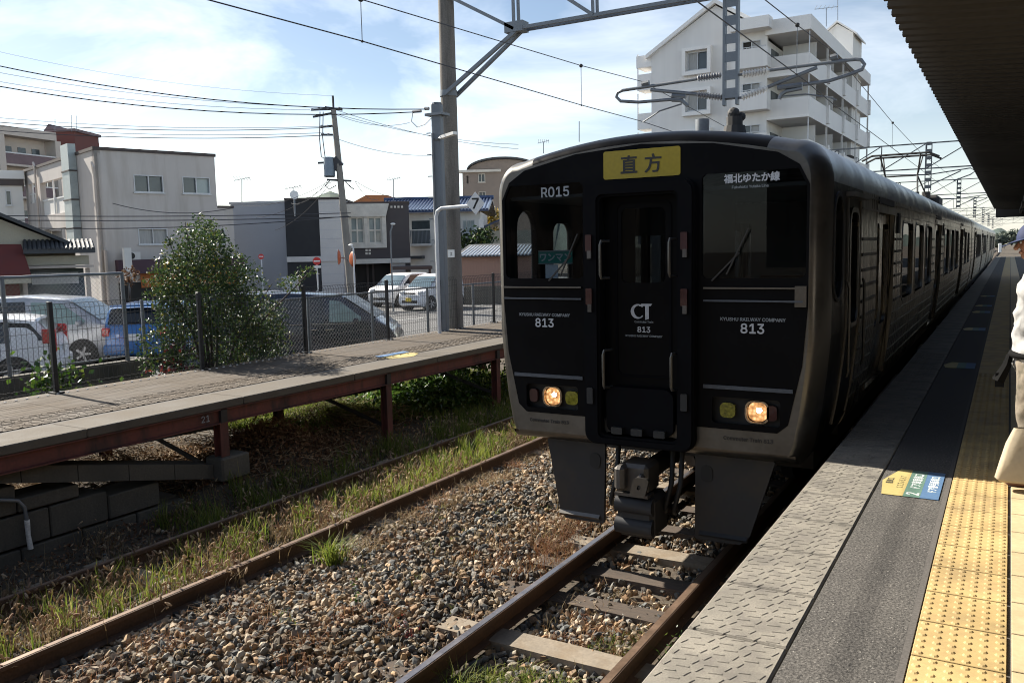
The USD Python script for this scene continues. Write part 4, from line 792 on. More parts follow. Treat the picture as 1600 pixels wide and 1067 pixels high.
def coach(t, y0, y1, doors, wins, lead):
    cut = [1.0, 1.1, 1.35, 1.65, 1.95]
    for sx in (1, -1):
        ya = y0+1.79 if lead else y0
        wall = sbox(ya, 0.95, y1, 3.15)
        for d0, d1 in doors: wall = wall.difference(sbox(d0, 1.12, d1, 3.0))
        for a, b in wins: wall = wall.difference(rrect(a, b, 1.95, 2.92, 0.13))
        mb = MB()
        for g in strip_poly(wall, cut): side_panel(mb, g, sx, -0.05, 0)
        mb.build('side_wall', 'stainless', t)
        for d0, d1 in doors:
            leaf = sbox(d0, 1.12, d1, 3.0); mid = (d0+d1)/2
            for a, b in ((d0, mid-0.006), (mid+0.006, d1)):
                g = sbox(a, 1.12, b, 3.0).difference(rrect(a+0.12, b-0.1, 1.75, 2.88, 0.08)); mb = MB()
                for q in strip_poly(g, cut): side_panel(mb, q, sx, -0.09, -0.055)
                dp = mb.build('door', 'stainless_door', t)
                mb = MB()
                for q in strip_poly(rrect(a+0.12, b-0.1, 1.75, 2.88, 0.08), cut): side_panel(mb, q, sx, -0.08, -0.074)
                mb.build('pane', 'side_glass', dp)
            mb = MB()
            for a, b in ((d0-0.05, d0), (d1, d1+0.05)): side_panel(mb, sbox(a, 1.14, b, 3.06), sx, 0, 0.012)
            side_panel(mb, sbox(d0, 3.0, d1, 3.06), sx, 0, 0.012); mb.build('door_frame', 'train_silver', t)
        for a, b in wins:
            mb = MB()
            for q in strip_poly(rrect(a, b, 1.95, 2.92, 0.13), cut): side_panel(mb, q, sx, -0.03, -0.024)
            w = mb.build('window', 'side_glass', t)
            fr = rrect(a-0.03, b+0.03, 1.92, 2.95, 0.15).difference(rrect(a, b, 1.95, 2.92, 0.13)); mb = MB()
            for q in strip_poly(fr, cut): side_panel(mb, q, sx, 0, 0.008)
            mb.build('frame', 'train_silver', w)
        # pressed beads
        edges = sorted([ya]+[e for d in doors for e in (d[0]-0.06, d[1]+0.06)]+[y1]); spans = list(zip(edges[::2], edges[1::2])); mb = MB(); mc = MB()
        for s0, s1 in spans:
            if s1-s0 < 0.2: continue
            for z in (1.22, 1.37, 1.52, 1.67, 1.82): side_panel(mc, sbox(s0, z, s1, z+0.02), sx, 0, 0.011)
            inner = sorted([s0]+[e for w in wins if s0 < w[0] < s1 for e in (w[0]-0.05, w[1]+0.05)]+[s1]); pairs = list(zip(inner[::2], inner[1::2]))
            pairs = [pairs[0], pairs[-1]] if len(pairs) > 1 else pairs
            for a, b in pairs:
                for z in np.arange(1.97, 2.8, 0.145): side_panel(mb, sbox(a+0.02, z, b-0.02, z+0.028), sx, 0, 0.012)
        for z in (2.985, 3.10): side_panel(mc, sbox(ya, z, y1, z+0.016), sx, 0, 0.009)
        mb.build('dark_beads', 'bead_dark', t, kind='stuff'); mc.build('beads', 'train_silver', t, kind='stuff')
        for d0, d1 in doors[::1]:
            mb = MB(); side_panel(mb, sbox(d0+0.05, 3.075, d0+1.3, 3.142), sx, -0.01, 0.014); mb.build('side_sign', 'rubber', t)
            mb = MB(); side_panel(mb, sbox(d1+0.25, 2.78, d1+0.45, 3.02), sx, 0, 0.02); mb.build('side_lamp', 'rubber', t)
        mb = MB(); xx = half(0.95)
        mb.box((sx*(xx-0.06), ya, 0.86), (sx*xx, y1, 0.95)); mb.build('sill', 'under_dark', t)
    mb = MB(); roof_sweep(mb, y0+0.32 if lead else y0, y1); mb.build('roof', 'train_roof', t, smooth=40)
    for y in np.arange(y0+3.5, y1-2, 5.2): MB().cbox((0, y+1.2, 3.70), (1.5, 2.6, 0.2), bev=0.06).build('roof_unit', 'train_roof', t)
    MB().box((-1.26, y0+0.25, 1.06), (1.26, y1-0.05, 1.1)).build('floor', 'interior_dark', t)
    MB().box((-1.3, y0+2.4 if lead else y0+0.05, 3.05), (1.3, y1-0.05, 3.09)).build('ceiling', 'interior_dark', t)
    for ye in ([y1-0.03] if lead else [y0+0.03, y1-0.03]):
        MB().plate(Polygon(RING).difference(rrect(-0.4, 0.4, 1.1, 2.95, 0.05)), (0, ye, 0), (1, 0, 0), (0, 0, 1), (0, 1, 0), -0.02, 0.02).build('end_wall', 'stainless', t)
    mb = MB()
    for y in np.arange(y0+5.3, y1-2.5, 0.95):
        if any(d0-0.5 < y < d1+0.5 for d0, d1 in doors): continue
        for x in (-1.1, -0.62, 0.62, 1.1): mb.cbox((x, y, 1.62), (0.44, 0.12, 1.05), bev=0.03)
    mb.build('seats', 'interior_seat', t, kind='stuff')
    MB().box((-1.15, y0+1.3 if lead else y0+0.6, 0.62), (1.15, y1-0.6, 0.93)).build('underframe', 'under_dark', t)
    for yc in (y0+4.3, y1-4.0):
        mb = MB()
        for sx in (-1, 1): mb.cbox((sx*0.82, yc, 0.42), (0.16, 3.0, 0.26), bev=0.03)
        mb.cbox((0, yc, 0.55), (1.7, 0.5, 0.22), bev=0.03); bg = mb.build('bogie', 'under_dark', t)
        for yw in (-1.05, 1.05):
            for sx in (-1, 1): MB().cyl((sx*0.5, yc+yw, 0.43), (sx*0.625, yc+yw, 0.43), 0.43, 24).build('wheel', 'rubber', bg, smooth=40)
    for k, y in enumerate(np.arange(y0+7.2, y1-7.5, 2.5)): MB().cbox((0.85 if k % 2 else -0.85, y+1, 0.55), (0.55, 2.1, 0.42), bev=0.03).build('equipment_box', 'under_dark', t)

Yend = 34.1
tr = thing('train_car', 'black fronted leading train car with lit headlights', 'train', (0, TY, 0), group=None)
D1 = [(9.5, 11.0), (17.35, 19.05), (26.3, 28.1)]
W1 = [(11.9, 13.2), (13.6, 14.9), (15.3, 16.55), (19.95, 21.5), (21.9, 23.4), (23.8, 25.4), (29.0, 30.3), (31.0, 32.4)]
coach(tr, TY, Yend, D1, W1, True)
# --- cab sides, black
for sx in (1, -1):
    g = sbox(TY+0.32, 0.95, TY+1.785, 3.15); g = g.difference(rrect(7.02, 7.4, 2.24, 3.05, 0.185)).difference(rrect(7.76, 8.2, 1.98, 2.94, 0.12)); mb = MB()
    for q in strip_poly(g, [1.1, 1.35, 1.65, 1.95]): side_panel(mb, q, sx, -0.05, 0)
    mb.build('cab_side', 'train_black', tr)
    mb = MB()
    for q in strip_poly(rrect(7.02, 7.4, 2.24, 3.05, 0.185), [2.2]): side_panel(mb, q, sx, -0.03, -0.024)
    w = mb.build('slit_window', 'door_glass', tr)
    mb = MB()
    for q in strip_poly(rrect(6.985, 7.435, 2.205, 3.085, 0.21).difference(rrect(7.02, 7.4, 2.24, 3.05, 0.185)), [2.2]): side_panel(mb, q, sx, 0, 0.01)
    mb.build('frame', 'rubber', w)
    mb = MB()
    for q in strip_poly(rrect(7.76, 8.2, 1.98, 2.94, 0.12), [1.95, 2.2]): side_panel(mb, q, sx, -0.03, -0.024)
    w = mb.build('cab_door_window', 'door_glass', tr)
    mb = MB()
    for q in strip_poly(rrect(7.72, 8.24, 1.94, 2.98, 0.15).difference(rrect(7.76, 8.2, 1.98, 2.94, 0.12)), [1.95]): side_panel(mb, q, sx, 0, 0.014)
    mb.build('frame', 'train_silver', w)
    for a, b in ((7.62, 7.64), (8.30, 8.32)): 
        mb = MB()
        for q in strip_poly(sbox(a, 1.12, b, 3.05), [1.35, 1.65, 1.95]): side_panel(mb, q, sx, 0, 0.014)
        mb.build('cab_door_edge', 'train_silver', tr)
    mb = MB(); side_panel(mb, sbox(7.55, 3.06, 8.42, 3.10), sx, 0, 0.07); mb.build('rain_gutter', 'train_silver', tr)
    for y in (7.55, 8.40): mb = MB(); mb.tube([(sx*1.475, y, 1.55), (sx*1.49, y, 1.6), (sx*1.49, y, 2.3), (sx*1.475, y, 2.35)], 0.013, 6); mb.build('hand_rail', 'rail_dull', tr, smooth=40)
# --- the silver surround that rolls round the corner
ph = np.linspace(0, PI/2, 8); rings = [np.c_[inset(RING, 0.11*(1-math.cos(p)))[:, 0], np.full(len(RING), TY+0.32*(1-math.sin(p))), inset(RING, 0.11*(1-math.cos(p)))[:, 1]] for p in ph]
n = len(RING); Vv = np.vstack(rings); Ff = []
for i in range(len(rings)-1):
    for k in range(n): Ff.append([i*n+k, i*n+(k+1) % n, (i+1)*n+(k+1) % n, (i+1)*n+k])
Ff = np.array(Ff); cen = Vv[Ff].mean(1)
dark = (cen[:, 2] > 3.3) & (np.abs(cen[:, 0]) < 1.09)
for sel, nm, mt_ in ((~dark, 'silver_surround', 'train_silver'), (dark, 'roof_visor', 'train_black')):
    used, inv = np.unique(Ff[sel], return_inverse=True); MB().add(Vv[used], inv.reshape(-1, 4)).build(nm, mt_, tr, smooth=60)
inner = Polygon(inset(RING, 0.11)).buffer(0)
bl = [(1.335, 3.12), (1.335, 2.2), (1.30, 1.75), (1.20, 1.28), (1.12, 1.21)]
blk = Polygon([(-x, z) for x, z in bl[::-1]]+[] if False else [(x, z) for x, z in bl]+[(-x, z) for x, z in bl[::-1]]+[(-1.26, 3.27), (-1.1, 3.37), (-0.6, 3.475), (0, 3.515), (0.6, 3.475), (1.1, 3.37), (1.26, 3.27)]).buffer(-0.02).buffer(0.02)
Fa, Fb, Fn = (1.0, 0, 0), (0, 0, 1.0), (0, -1.0, 0)
def fp(poly, name, m, t0, t1, par=tr, label=None): return MB().plate(poly, (0, TY, 0), Fa, Fb, Fn, t0, t1).build(name, m, par, label=label)
arch = rrect(-0.42, 0.40, 0.6, 1.10, 0.15)
fp(inner.difference(blk).difference(arch), 'silver_front_plate', 'train_silver', -0.02, 0.0)
wl, wr_ = rrect(-1.31, -0.53, 2.42, 3.24, 0.05), rrect(0.51, 1.315, 2.42, 3.24, 0.05)
wl, wr_ = wl.intersection(blk.buffer(-0.02)), wr_.intersection(blk.buffer(-0.02))
lampL, lampR = rrect(-1.12, -0.60, 1.255, 1.47, 0.03), rrect(0.60, 1.14, 1.255, 1.47, 0.03)
gate = rrect(-0.35, 0.33, 1.05, 3.12, 0.06)
fp(blk.difference(wl).difference(wr_).difference(lampL).difference(lampR).difference(gate), 'black_front_panel', 'train_black', -0.02, 0.004)
for g in (wl, wr_): fp(g, 'windscreen', 'front_glass', -0.012, -0.006)
# bright trim lines
for x0, x1 in ((-1.33, -0.55), (0.53, 1.30)):
    for z, nm in ((2.335, 'train_silver'), (2.235, 'trim_bluegrey')): fp(sbox(x0, z, x1, z+0.014), 'trim_strip', nm, 0.004, 0.022)
    fp(sbox(max(x0, -1.235), 1.535, min(x1, 1.235), 1.565), 'trim_strip', 'trim_bluegrey', 0.004, 0.016)
fp(sbox(1.24, 2.20, 1.325, 2.36), 'step_bracket', 'train_silver', 0.004, 0.02)
# gangway frame and door
ring = rrect(-0.50, 0.475, 1.0, 3.215, 0.10).difference(rrect(-0.35, 0.33, 1.08, 3.10, 0.05))
fp(ring, 'gangway_frame', 'gangway_black', 0.004, 0.075)
fp(rrect(-0.485, 0.46, 1.015, 3.2, 0.09).difference(rrect(-0.37, 0.35, 1.06, 3.12, 0.05)), 'gangway_seal', 'gangway_black', 0.075, 0.1)
dw = rrect(-0.2, 0.19, 2.38, 3.0, 0.05)
dr = fp(rrect(-0.35, 0.33, 1.05, 3.12, 0.03).difference(dw), 'gangway_door', 'train_black', -0.07, -0.045)
fp(dw, 'pane', 'front_glass', -0.062, -0.056, dr)
fp(rrect(-0.255, 0.245, 1.58, 3.06, 0.07).difference(rrect(-0.235, 0.225, 1.60, 3.04, 0.06)), 'door_moulding', 'gangway_black', -0.045, -0.038, dr)
fp(rrect(-0.31, 0.29, 1.1, 1.50, 0.08), 'step_plate', 'gangway_black', -0.045, 0.05)
for x in (-0.2, -0.02, 0.18): fp(rrect(x-0.05, x+0.05, 1.1, 1.16, 0.01), 'step_bracket', 'rubber', 0.05, 0.09)
for px, pa, pb in ((938, 377, 435), (943, 548, 606), (1046, 373, 432), (1049, 553, 610)):
    a, b = aty(px, pa, TY-0.11), aty(px, pb, TY-0.11); x = a[0]; s = 0.035 if px > 1000 else 0.03
    MB().tube([(x+s, TY+0.0, a[2]), (x, TY-0.10, a[2]), (x, TY-0.12, a[2]-0.03), (x, TY-0.12, b[2]+0.03), (x, TY-0.10, b[2]), (x+s, TY+0.0, b[2])], 0.012, 6).build('hand_rail', 'rail_dull', tr, smooth=40)
for x in (-0.435, 0.40):
    for z in (2.72, 2.27, 1.42): MB().plate(rrect(x-0.028, x+0.028, z-0.07, z+0.07, 0.01), (0, TY, 0), Fa, Fb, Fn, 0.1, 0.115).build('buffer_latch', 'tail_red' if z > 1.5 else 'rubber', tr)
    for z in (2.62, 2.17): fp(sbox(x-0.01, z-0.03, x+0.025, z+0.035), 'latch_tongue', 'coupler_metal', 0.1, 0.118)
# blind and lettering
fp(rrect(-0.335, 0.335, 3.245, 3.475, 0.02), 'destination_blind', 'blind_yellow', 0.004, 0.008)
def word(name, fn, mt_, par=tr):
    mb = MB(); fn(mb); mb.build(name, mt_, par)
o_ = lambda x, z, t=0.0065: (x, TY-t, z)
word('lettering', lambda m: lettering_cjk(m, '直', 0.145, o_(-0.105, 3.295, 0.009), Fa, Fb, Fn, 0.002, 1.0), 'sign_black')
word('lettering', lambda m: lettering_cjk(m, '方', 0.145, o_(0.105, 3.295, 0.009), Fa, Fb, Fn, 0.002, 1.0), 'sign_black')
word('lettering', lambda m: lettering(m, 'R015', 0.082, o_(-0.80, 3.13, -0.003), Fa, Fb, Fn, 0.002, True), 'letter_grey')
word('lettering', lambda m: lettering_cjk(m, '福北ゆたか線', 0.066, o_(0.90, 3.165, -0.003), Fa, Fb, Fn, 0.002, 2.2), 'letter_white')
word('lettering', lambda m: lettering(m, 'Fukuhoku Yutaka Line', 0.020, o_(0.89, 3.115, -0.003), Fa, Fb, Fn, 0.002, True, stretch=1.0), 'letter_grey')
for x in (-0.92, 0.92):
    word('lettering', lambda m: lettering(m, 'KYUSHU RAILWAY COMPANY', 0.0255, o_(x, 2.085), Fa, Fb, Fn, 0.002, True), 'letter_grey')
    word('lettering', lambda m: lettering(m, '813', 0.074, o_(x, 1.99), Fa, Fb, Fn, 0.002, True), 'letter_white')
    word('lettering', lambda m: lettering(m, 'Commuter Train 813', 0.0295, o_(x*0.97, 1.125, 0.002), Fa, Fb, Fn, 0.002, True), 'sign_black')
D_ = lambda x, z: (x, TY+0.043, z)
def ct(m):
    a = np.linspace(0.75, 5.6, 26); ro, c = 0.062, (-0.055, 2.14)
    out = [(c[0]+ro*1.0*math.cos(q), c[1]+ro*math.sin(q)) for q in a]; inn = [(c[0]+0.012+(ro-0.013-0.014*abs(math.cos(q/2+0.3)))*math.cos(q), c[1]+(ro-0.012)*math.sin(q)) for q in a[::-1]]
    m.plate(Polygon(out+inn).buffer(0), (0, TY+0.045, 0), Fa, Fb, Fn, 0, 0.003)
    m.plate(Polygon([(-0.045, 2.182), (-0.02, 2.205), (0.075, 2.205), (0.06, 2.187), (0.045, 2.187), (0.045, 2.078), (0.012, 2.07), (0.012, 2.187)]).buffer(0), (0, TY+0.045, 0), Fa, Fb, Fn, 0, 0.0034)
word('emblem', ct, 'letter_white', tr)
word('lettering', lambda m: lettering(m, 'Commuter Train', 0.016, D_(0, 2.045), Fa, Fb, Fn, 0.002, True), 'letter_grey')
word('lettering', lambda m: lettering(m, '813', 0.046, D_(0, 1.965), Fa, Fb, Fn, 0.002, True), 'letter_white')
word('lettering', lambda m: lettering(m, 'KYUSHU RAILWAY COMPANY', 0.0165, D_(0, 1.925), Fa, Fb, Fn, 0.002, True), 'letter_grey')
# one-man plate and paper behind the left windscreen
gp = fp(sbox(-1.00, 2.545, -0.665, 2.665), 'green_plate', 'plate_green', -0.06, -0.05)
fp(sbox(-1.00, 2.655, -0.665, 2.665), 'plate_edge', 'letter_grey', -0.05, -0.045, gp); fp(sbox(-1.00, 2.545, -0.665, 2.553), 'plate_edge', 'letter_grey', -0.05, -0.045, gp)
word('lettering', lambda m: lettering_cjk(m, 'ワンマン', 0.075, (-0.83, TY+0.05, 2.575), Fa, Fb, Fn, 0.003, 1.5), 'letter_white')
fp(sbox(-0.935, 2.42, -0.81, 2.54), 'paper_notice', 'paper', -0.06, -0.055)
# wipers
for x0, x1 in ((-0.74, -1.02), (0.72, 0.98)): MB().bar((x0-0.12, TY-0.025, 2.40), (x0+0.1, TY-0.03, 2.62), 0.012).bar((x0+0.0, TY-0.03, 2.45), (x0+0.17, TY-0.035, 2.8), 0.014, 0.01).build('wiper', 'under_dark', tr)
# lamps
for sx in (-1, 1):
    hx = 0.955 if sx > 0 else -0.87; yx = 0.72 if sx > 0 else -0.675; rx_ = 1.08 if sx > 0 else -1.05
    c = (lampL, lampR)[sx > 0]; fp(c.buffer(0.015), 'lamp_backing', 'rubber', -0.075, -0.06)
    fp(rrect(hx-0.075, hx+0.075, 1.285, 1.435, 0.055), 'headlight_bowl', 'headlight_glow', -0.06, -0.05)
    hl = MB(); hl.sph((hx+0.012, TY+0.04, 1.375), 0.024, 2, (1, 0.5, 0.9)); hl.build('headlight', 'headlight_core', tr, smooth=True)
    fp(rrect(hx-0.095, hx+0.095, 1.27, 1.45, 0.06).difference(rrect(hx-0.08, hx+0.08, 1.28, 1.44, 0.055)), 'headlight_rim', 'reflector', -0.055, -0.02)
    fp(rrect(yx-0.062, yx+0.062, 1.30, 1.42, 0.04), 'fog_lamp', 'fog_yellow', -0.055, -0.02); fp(rrect(rx_-0.05, rx_+0.03, 1.30, 1.42, 0.03), 'tail_lamp', 'tail_red', -0.055, -0.02)
# cab interior
fp(Polygon([(-1.38, 1.1), (1.38, 1.1), (1.38, 3.1), (-1.38, 3.1)]).difference(rrect(-0.3, 0.3, 1.2, 2.9, 0.03)).difference(rrect(-1.1, -0.5, 2.1, 2.8, 0.03)), 'cab_back_wall', 'interior_dark', -2.32, -2.3)
MB().box((-1.24, TY+0.1, 1.12), (-0.4, TY+0.5, 2.36)).build('cab_desk', 'interior_dark', tr); MB().box((0.4, TY+0.1, 1.12), (1.24, TY+0.65, 2.36)).build('cab_desk', 'interior_dark', tr)
MB().cbox((0.9, TY+1.2, 1.95), (0.5, 0.14, 0.9), bev=0.04).cbox((0.9, TY+1.0, 1.55), (0.5, 0.5, 0.14), bev=0.04).build('driver_seat', 'interior_seat', tr)
MB().box((-1.3, TY+0.1, 3.12), (1.3, TY+2.4, 3.15)).build('cab_ceiling', 'interior_dark', tr)
MB().box((-0.52, TY+0.06, 1.1), (-0.46, TY+1.0, 3.1)).build('cab_partition', 'interior_dark', tr); MB().box((0.44, TY+0.06, 1.1), (0.50, TY+1.0, 3.1)).build('cab_partition', 'interior_dark', tr)
# below the front: skirts, coupler
def skirt(pts, name='skirt'):
    g = Polygon(pts).buffer(-0.015).buffer(0.015); return MB().plate(g, (0, TY+0.16, 0), Fa, Fb, Fn, 0, 0.035).build(name, 'skirt_grey', tr)
skirt([(-0.98, 0.95), (-0.86, 0.30), (-0.80, 0.22), (-0.42, 0.22), (-0.40, 0.95)]); skirt([(0.42, 0.95), (0.42, 0.22), (0.80, 0.22), (0.88, 0.30), (1.08, 0.95)])
MB().obox((-0.86, TY+0.10, 0.27), (0.40, 0, 0), (0, 0.06, 0.06), (0, 0.03, -0.03)).build('skirt_lip', 'train_silver', tr); MB().obox((0.46, TY+0.10, 0.27), (0.40, 0, 0), (0, 0.06, 0.06), (0, 0.03, -0.03)).build('skirt_lip', 'skirt_grey', tr)
for x in (-0.5, 0.52): fp(rrect(x-0.05, x+0.05, 0.72, 0.86, 0.045), 'skirt_hole', 'rubber', -0.124, -0.118)
cpv = -0.03
MB().cyl((cpv, TY+0.9, 0.74), (cpv, TY+0.05, 0.74), 0.09, 10).build('coupler_shank', 'under_dark', tr, smooth=40)
cpl = MB(); cpl.cbox((cpv, TY+0.0, 0.74), (0.26, 0.3, 0.26), bev=0.03); cpl.cbox((cpv-0.09, TY-0.17, 0.76), (0.09, 0.16, 0.22), bev=0.03); cpl.cbox((cpv+0.08, TY-0.15, 0.72), (0.06, 0.1, 0.16), bev=0.02)
co = cpl.build('coupler_head', 'coupler_metal', tr)
MB().plate(rrect(-0.155, -0.02, 0.64, 0.80, 0.03).difference(rrect(-0.105, -0.075, 0.7, 0.74, 0.012)), (cpv+0.02, TY-0.26, 0), Fa, (0.25, 0, 1.0), Fn, 0, 0.03).build('hook_plate', 'train_silver', tr)
jb = MB(); jb.cbox((cpv+0.02, TY+0.02, 0.42), (0.34, 0.36, 0.36), bev=0.04); jb.build('jumper_box', 'under_dark', tr)
for z in (0.52, 0.34):
    MB().cyl((cpv-0.15, TY-0.13, z), (cpv+0.18, TY-0.13, z), 0.075, 14).build('jumper_cover', 'skirt_grey', tr, smooth=40)
MB().cbox((cpv, TY-0.12, 0.615), (0.30, 0.14, 0.025)).build('hinge_plate', 'coupler_metal', tr)
for x in (0.22, 0.3, -0.28):
    mb = MB(); mb.tube([(x, TY+0.15, 0.95), (x+0.03, TY+0.02, 0.7), (x-0.02, TY+0.02, 0.5), (x-0.06, TY+0.12, 0.42)], 0.022, 7); mb.build('hose', 'rubber', tr, smooth=True)
# roof fittings
MB().cyl((0.24, TY+0.85, 3.6), (0.24, TY+0.85, 3.79), 0.062, 12).build('roof_vent', 'galv', tr, smooth=40)
mb = MB(); mb.cyl((0.50, TY+0.95, 3.58), (0.50, TY+0.95, 3.72), 0.12, 12, 0.09); mb.cyl((0.50, TY+0.95, 3.72), (0.50, TY+0.95, 3.8), 0.07, 10); mb.sph((0.49, TY+0.95, 3.83), 0.055, 1); mb.sph((0.55, TY+0.98, 3.8), 0.04, 1); mb.build('horn', 'under_dark', tr)
# pantograph
pg = MB(); yp = 25.5
def P_(x, y, z): return (x, y, z)
for sx in (-0.5, 0.5):
    pg.tube([(sx*1.1, yp+1.6, 3.9), (sx*0.8, yp+0.2, 4.45), (sx*1.0, yp-0.2, 5.0)], 0.022, 6); pg.tube([(sx*1.1, yp-1.4, 3.9), (sx*0.8, yp+0.2, 4.45)], 0.022, 6)
    pg.tube([(sx*0.8, yp+0.2, 4.45), (sx*1.0, yp+0.5, 5.0)], 0.018, 6)
for y in (-0.25, 0.5): pg.tube([(-0.95, yp+y, 4.88), (-0.7, yp+y, 5.0), (0.7, yp+y, 5.0), (0.95, yp+y, 4.88)], 0.03, 6)
pg.tube([(-0.4, yp+0.2, 4.45), (0.4, yp+0.2, 4.45)], 0.02, 6)
for y in (-1.5, 1.7): pg.box((-0.6, yp+y-0.05, 3.82), (0.6, yp+y+0.05, 3.92))
for sx in (-0.55, 0.55):
    for y in (-1.5, 1.7): pg.cyl((sx, yp+y, 3.6), (sx, yp+y, 3.85), 0.07, 8)
pg.build('pantograph', 'under_dark', tr)
MB().cbox((0.1, 29.5, 3.85), (1.3, 1.6, 0.4), bev=0.08).cyl((0.4, 28.6, 3.7), (0.4, 28.6, 4.15), 0.12, 8).cyl((-0.1, 28.5, 3.7), (-0.1, 28.5, 4.1), 0.1, 8).build('roof_equipment', 'under_dark', tr)
# following cars
L2 = 26.9; ys2 = Yend+0.5
t2 = thing('passenger_car', 'second train car, stainless sides, coupled behind the black fronted car', 'train', (0, ys2, 0), group='stainless passenger cars behind the leading car')
coach(t2, ys2, ys2+L2, [(ys2+2.2, ys2+3.9), (ys2+12.4, ys2+14.1), (ys2+22.6, ys2+24.3)], [(ys2+4.8+1.65*k, ys2+6.1+1.65*k) for k in range(4)]+[(ys2+15+1.65*k, ys2+16.3+1.65*k) for k in range(4)], False)
dup(t2, (0, ys2+L2+0.4, 0), 0, 'third train car, farthest of the stainless cars')
MB().box((-0.6, Yend, 1.1), (0.6, ys2, 3.0)).build('gangway_bellows', 'rubber', tr)
# ------------------------------------------------------------------ overhead line
YM = 15.3
def pl(px, py): return aty(px, py, YM)
c9 = lambda cx, cy: pl(940+cx/3.636, cy/3.636)
base = pl(711, 510); d_ = (base-CAM)@FW; r0 = 13.2/FPX*d_
mast = thing('concrete_mast', 'thick grey concrete overhead line mast behind the old platform', 'mast', (base[0], YM, 0))
MB().cyl((base[0], YM, -0.1), (base[0]-0.0, YM, 9.6), r0*1.04, 24, r0*0.86).build('pole', 'mast_concrete', mast, smooth=40)
for z in (pl(700, 147)[2], 8.15): MB().cyl((base[0], YM, z-0.06), (base[0], YM, z+0.06), r0*1.0, 20).build('clamp_band', 'galv_blue', mast, smooth=40)
MB().box((base[0]+0.0, YM-r0*1.08, pl(0, 395)[2]*0+pl(718, 402)[2]), (base[0]+0.17, YM-r0*1.02, pl(718, 390)[2])).build('number_plate', 'sign_white', mast)
mb = MB(); lettering(mb, '3', 0.07, (base[0]+0.085, YM-r0*1.09, pl(718, 402)[2]+0.04), (1, 0, 0), (0, 0, 1), (0, -1, 0)); mb.build('plate_number', 'sign_black', mast)
N1, N2 = pl(807, 47), pl(930, 22); zc = N1[2]; zu = zc+1.25
bm = thing('truss_beam', 'grey steel truss beam across the tracks braced to the concrete mast', 'beam', (-2, YM, zc))
for y in (-0.1, 0.1):
    MB().bar((N1[0]-0.1, YM+y, zc), (8, YM+y, zc), 0.05, 0.065).build('lower_chord', 'galv_blue', bm); MB().bar((base[0]-0.3, YM+y, zu), (8, YM+y, zu), 0.06, 0.07).build('upper_chord', 'galv_blue', bm)
sp = N2[0]-N1[0]
for k in range(7):
    x = N1[0]+sp*k
    for y in (-0.1, 0.1):
        MB().bar((x, YM+y, zc), (x-0.02, YM+y, zu), 0.05).build('strut', 'galv_blue', bm)
        MB().bar((x, YM+y, zc), ((x-sp) if k else base[0], YM+y, zu-0.3*(k == 0)), 0.06).build('diagonal', 'galv_blue', bm)
MB().cbox((N1[0], YM, zc+0.04), (0.42, 0.26, 0.2)).build('node_plate', 'galv_blue', bm)
kz = pl(695, 150)[2]
for y in (-r0*1.05, r0*1.05): MB().bar((base[0]-0.05+0.1, YM+y, kz), (N1[0]+0.1, YM+y*0.4, zc), 0.07).build('knee_brace', 'galv_blue', bm)
dx = (pl(1132, 0)[0]+pl(1154, 0)[0])/2; zb = pl(1141, 165)[2]
dp = thing('drop_post', 'grey perforated steel drop post hanging from the truss beam', 'post', (dx, YM, zb))
for s in (-1, 1): MB().box((dx+s*0.115-0.022, YM-0.06, zb), (dx+s*0.115+0.022, YM+0.06, zu)).build('channel', 'galv_blue', dp)
for k in range(10):
    z = zb+0.12+k*0.31
    MB().box((dx-0.094, YM-0.055, z), (dx+0.094, YM-0.047, z+0.17)).build('batten_plate', 'galv_blue', dp)
def insul(mb, p, q, n=9, r=0.065):
    p, q = np.asarray(p), np.asarray(q); mb.cyl(p, q, 0.03, 8); d = q-p
    for k in range(n): c = p+d*(k+0.7)/(n+0.4); u = d/np.linalg.norm(d); mb.cyl(c-u*0.012, c+u*0.012, r, 10, r*0.6)
def cantilever(label, ins, tubes, hooks, thin, m):
    p0 = ins[0][0]; t = thing('cantilever', label, 'cantilever', p0)
    for a, b in ins: mb = MB(); insul(mb, a, b); mb.build('insulator', m, t)
    for pts, r in tubes: MB().tube(pts, r, 8).build('tube', 'galv', t, smooth=50)
    for pts, r in hooks: MB().tube(pts, r, 7).build('steady_bracket', 'galv', t, smooth=50)
    for pts, r in thin: MB().tube(pts, r, 6).build('registration_arm', 'galv', t, smooth=50)
C = lambda *pts: [c9(*p) for p in pts]
cantilever('right hand cantilever with white insulators over the train\'s track', [(c9(800, 425), c9(955, 400)), (c9(795, 556), c9(945, 500))],
    [(C((690, 432), (800, 425)), 0.022), (C((690, 565), (795, 556)), 0.022), (C((955, 400), (1225, 365), (1440, 338), (1475, 342), (1494, 368), (1480, 396), (1420, 420), (1290, 462), (1145, 482)), 0.03), (C((945, 496), (1225, 385)), 0.032)],
    [(C((1000, 500), (1140, 482)), 0.045), (C((1010, 565), (1022, 538), (1050, 520), (1140, 502)), 0.035)], [(C((1030, 548), (1160, 537), (1290, 553), (1335, 570)), 0.014), (C((1300, 330), (1340, 318)), 0.05)], 'ceramic')
cantilever('left hand cantilever with grey insulators over the side track', [(c9(680, 428), c9(540, 447)), (c9(690, 556), c9(540, 538))],
    [(C((540, 450), (120, 515), (92, 528), (84, 552), (108, 576), (210, 582), (400, 566), (475, 550)), 0.03), (C((540, 536), (280, 512)), 0.032)],
    [(C((400, 570), (455, 572), (490, 604)), 0.035), (C((400, 545), (480, 550)), 0.04)], [(C((455, 592), (330, 632), (235, 695)), 0.014), (C((230, 480), (270, 470)), 0.05)], 'ceramic_grey')
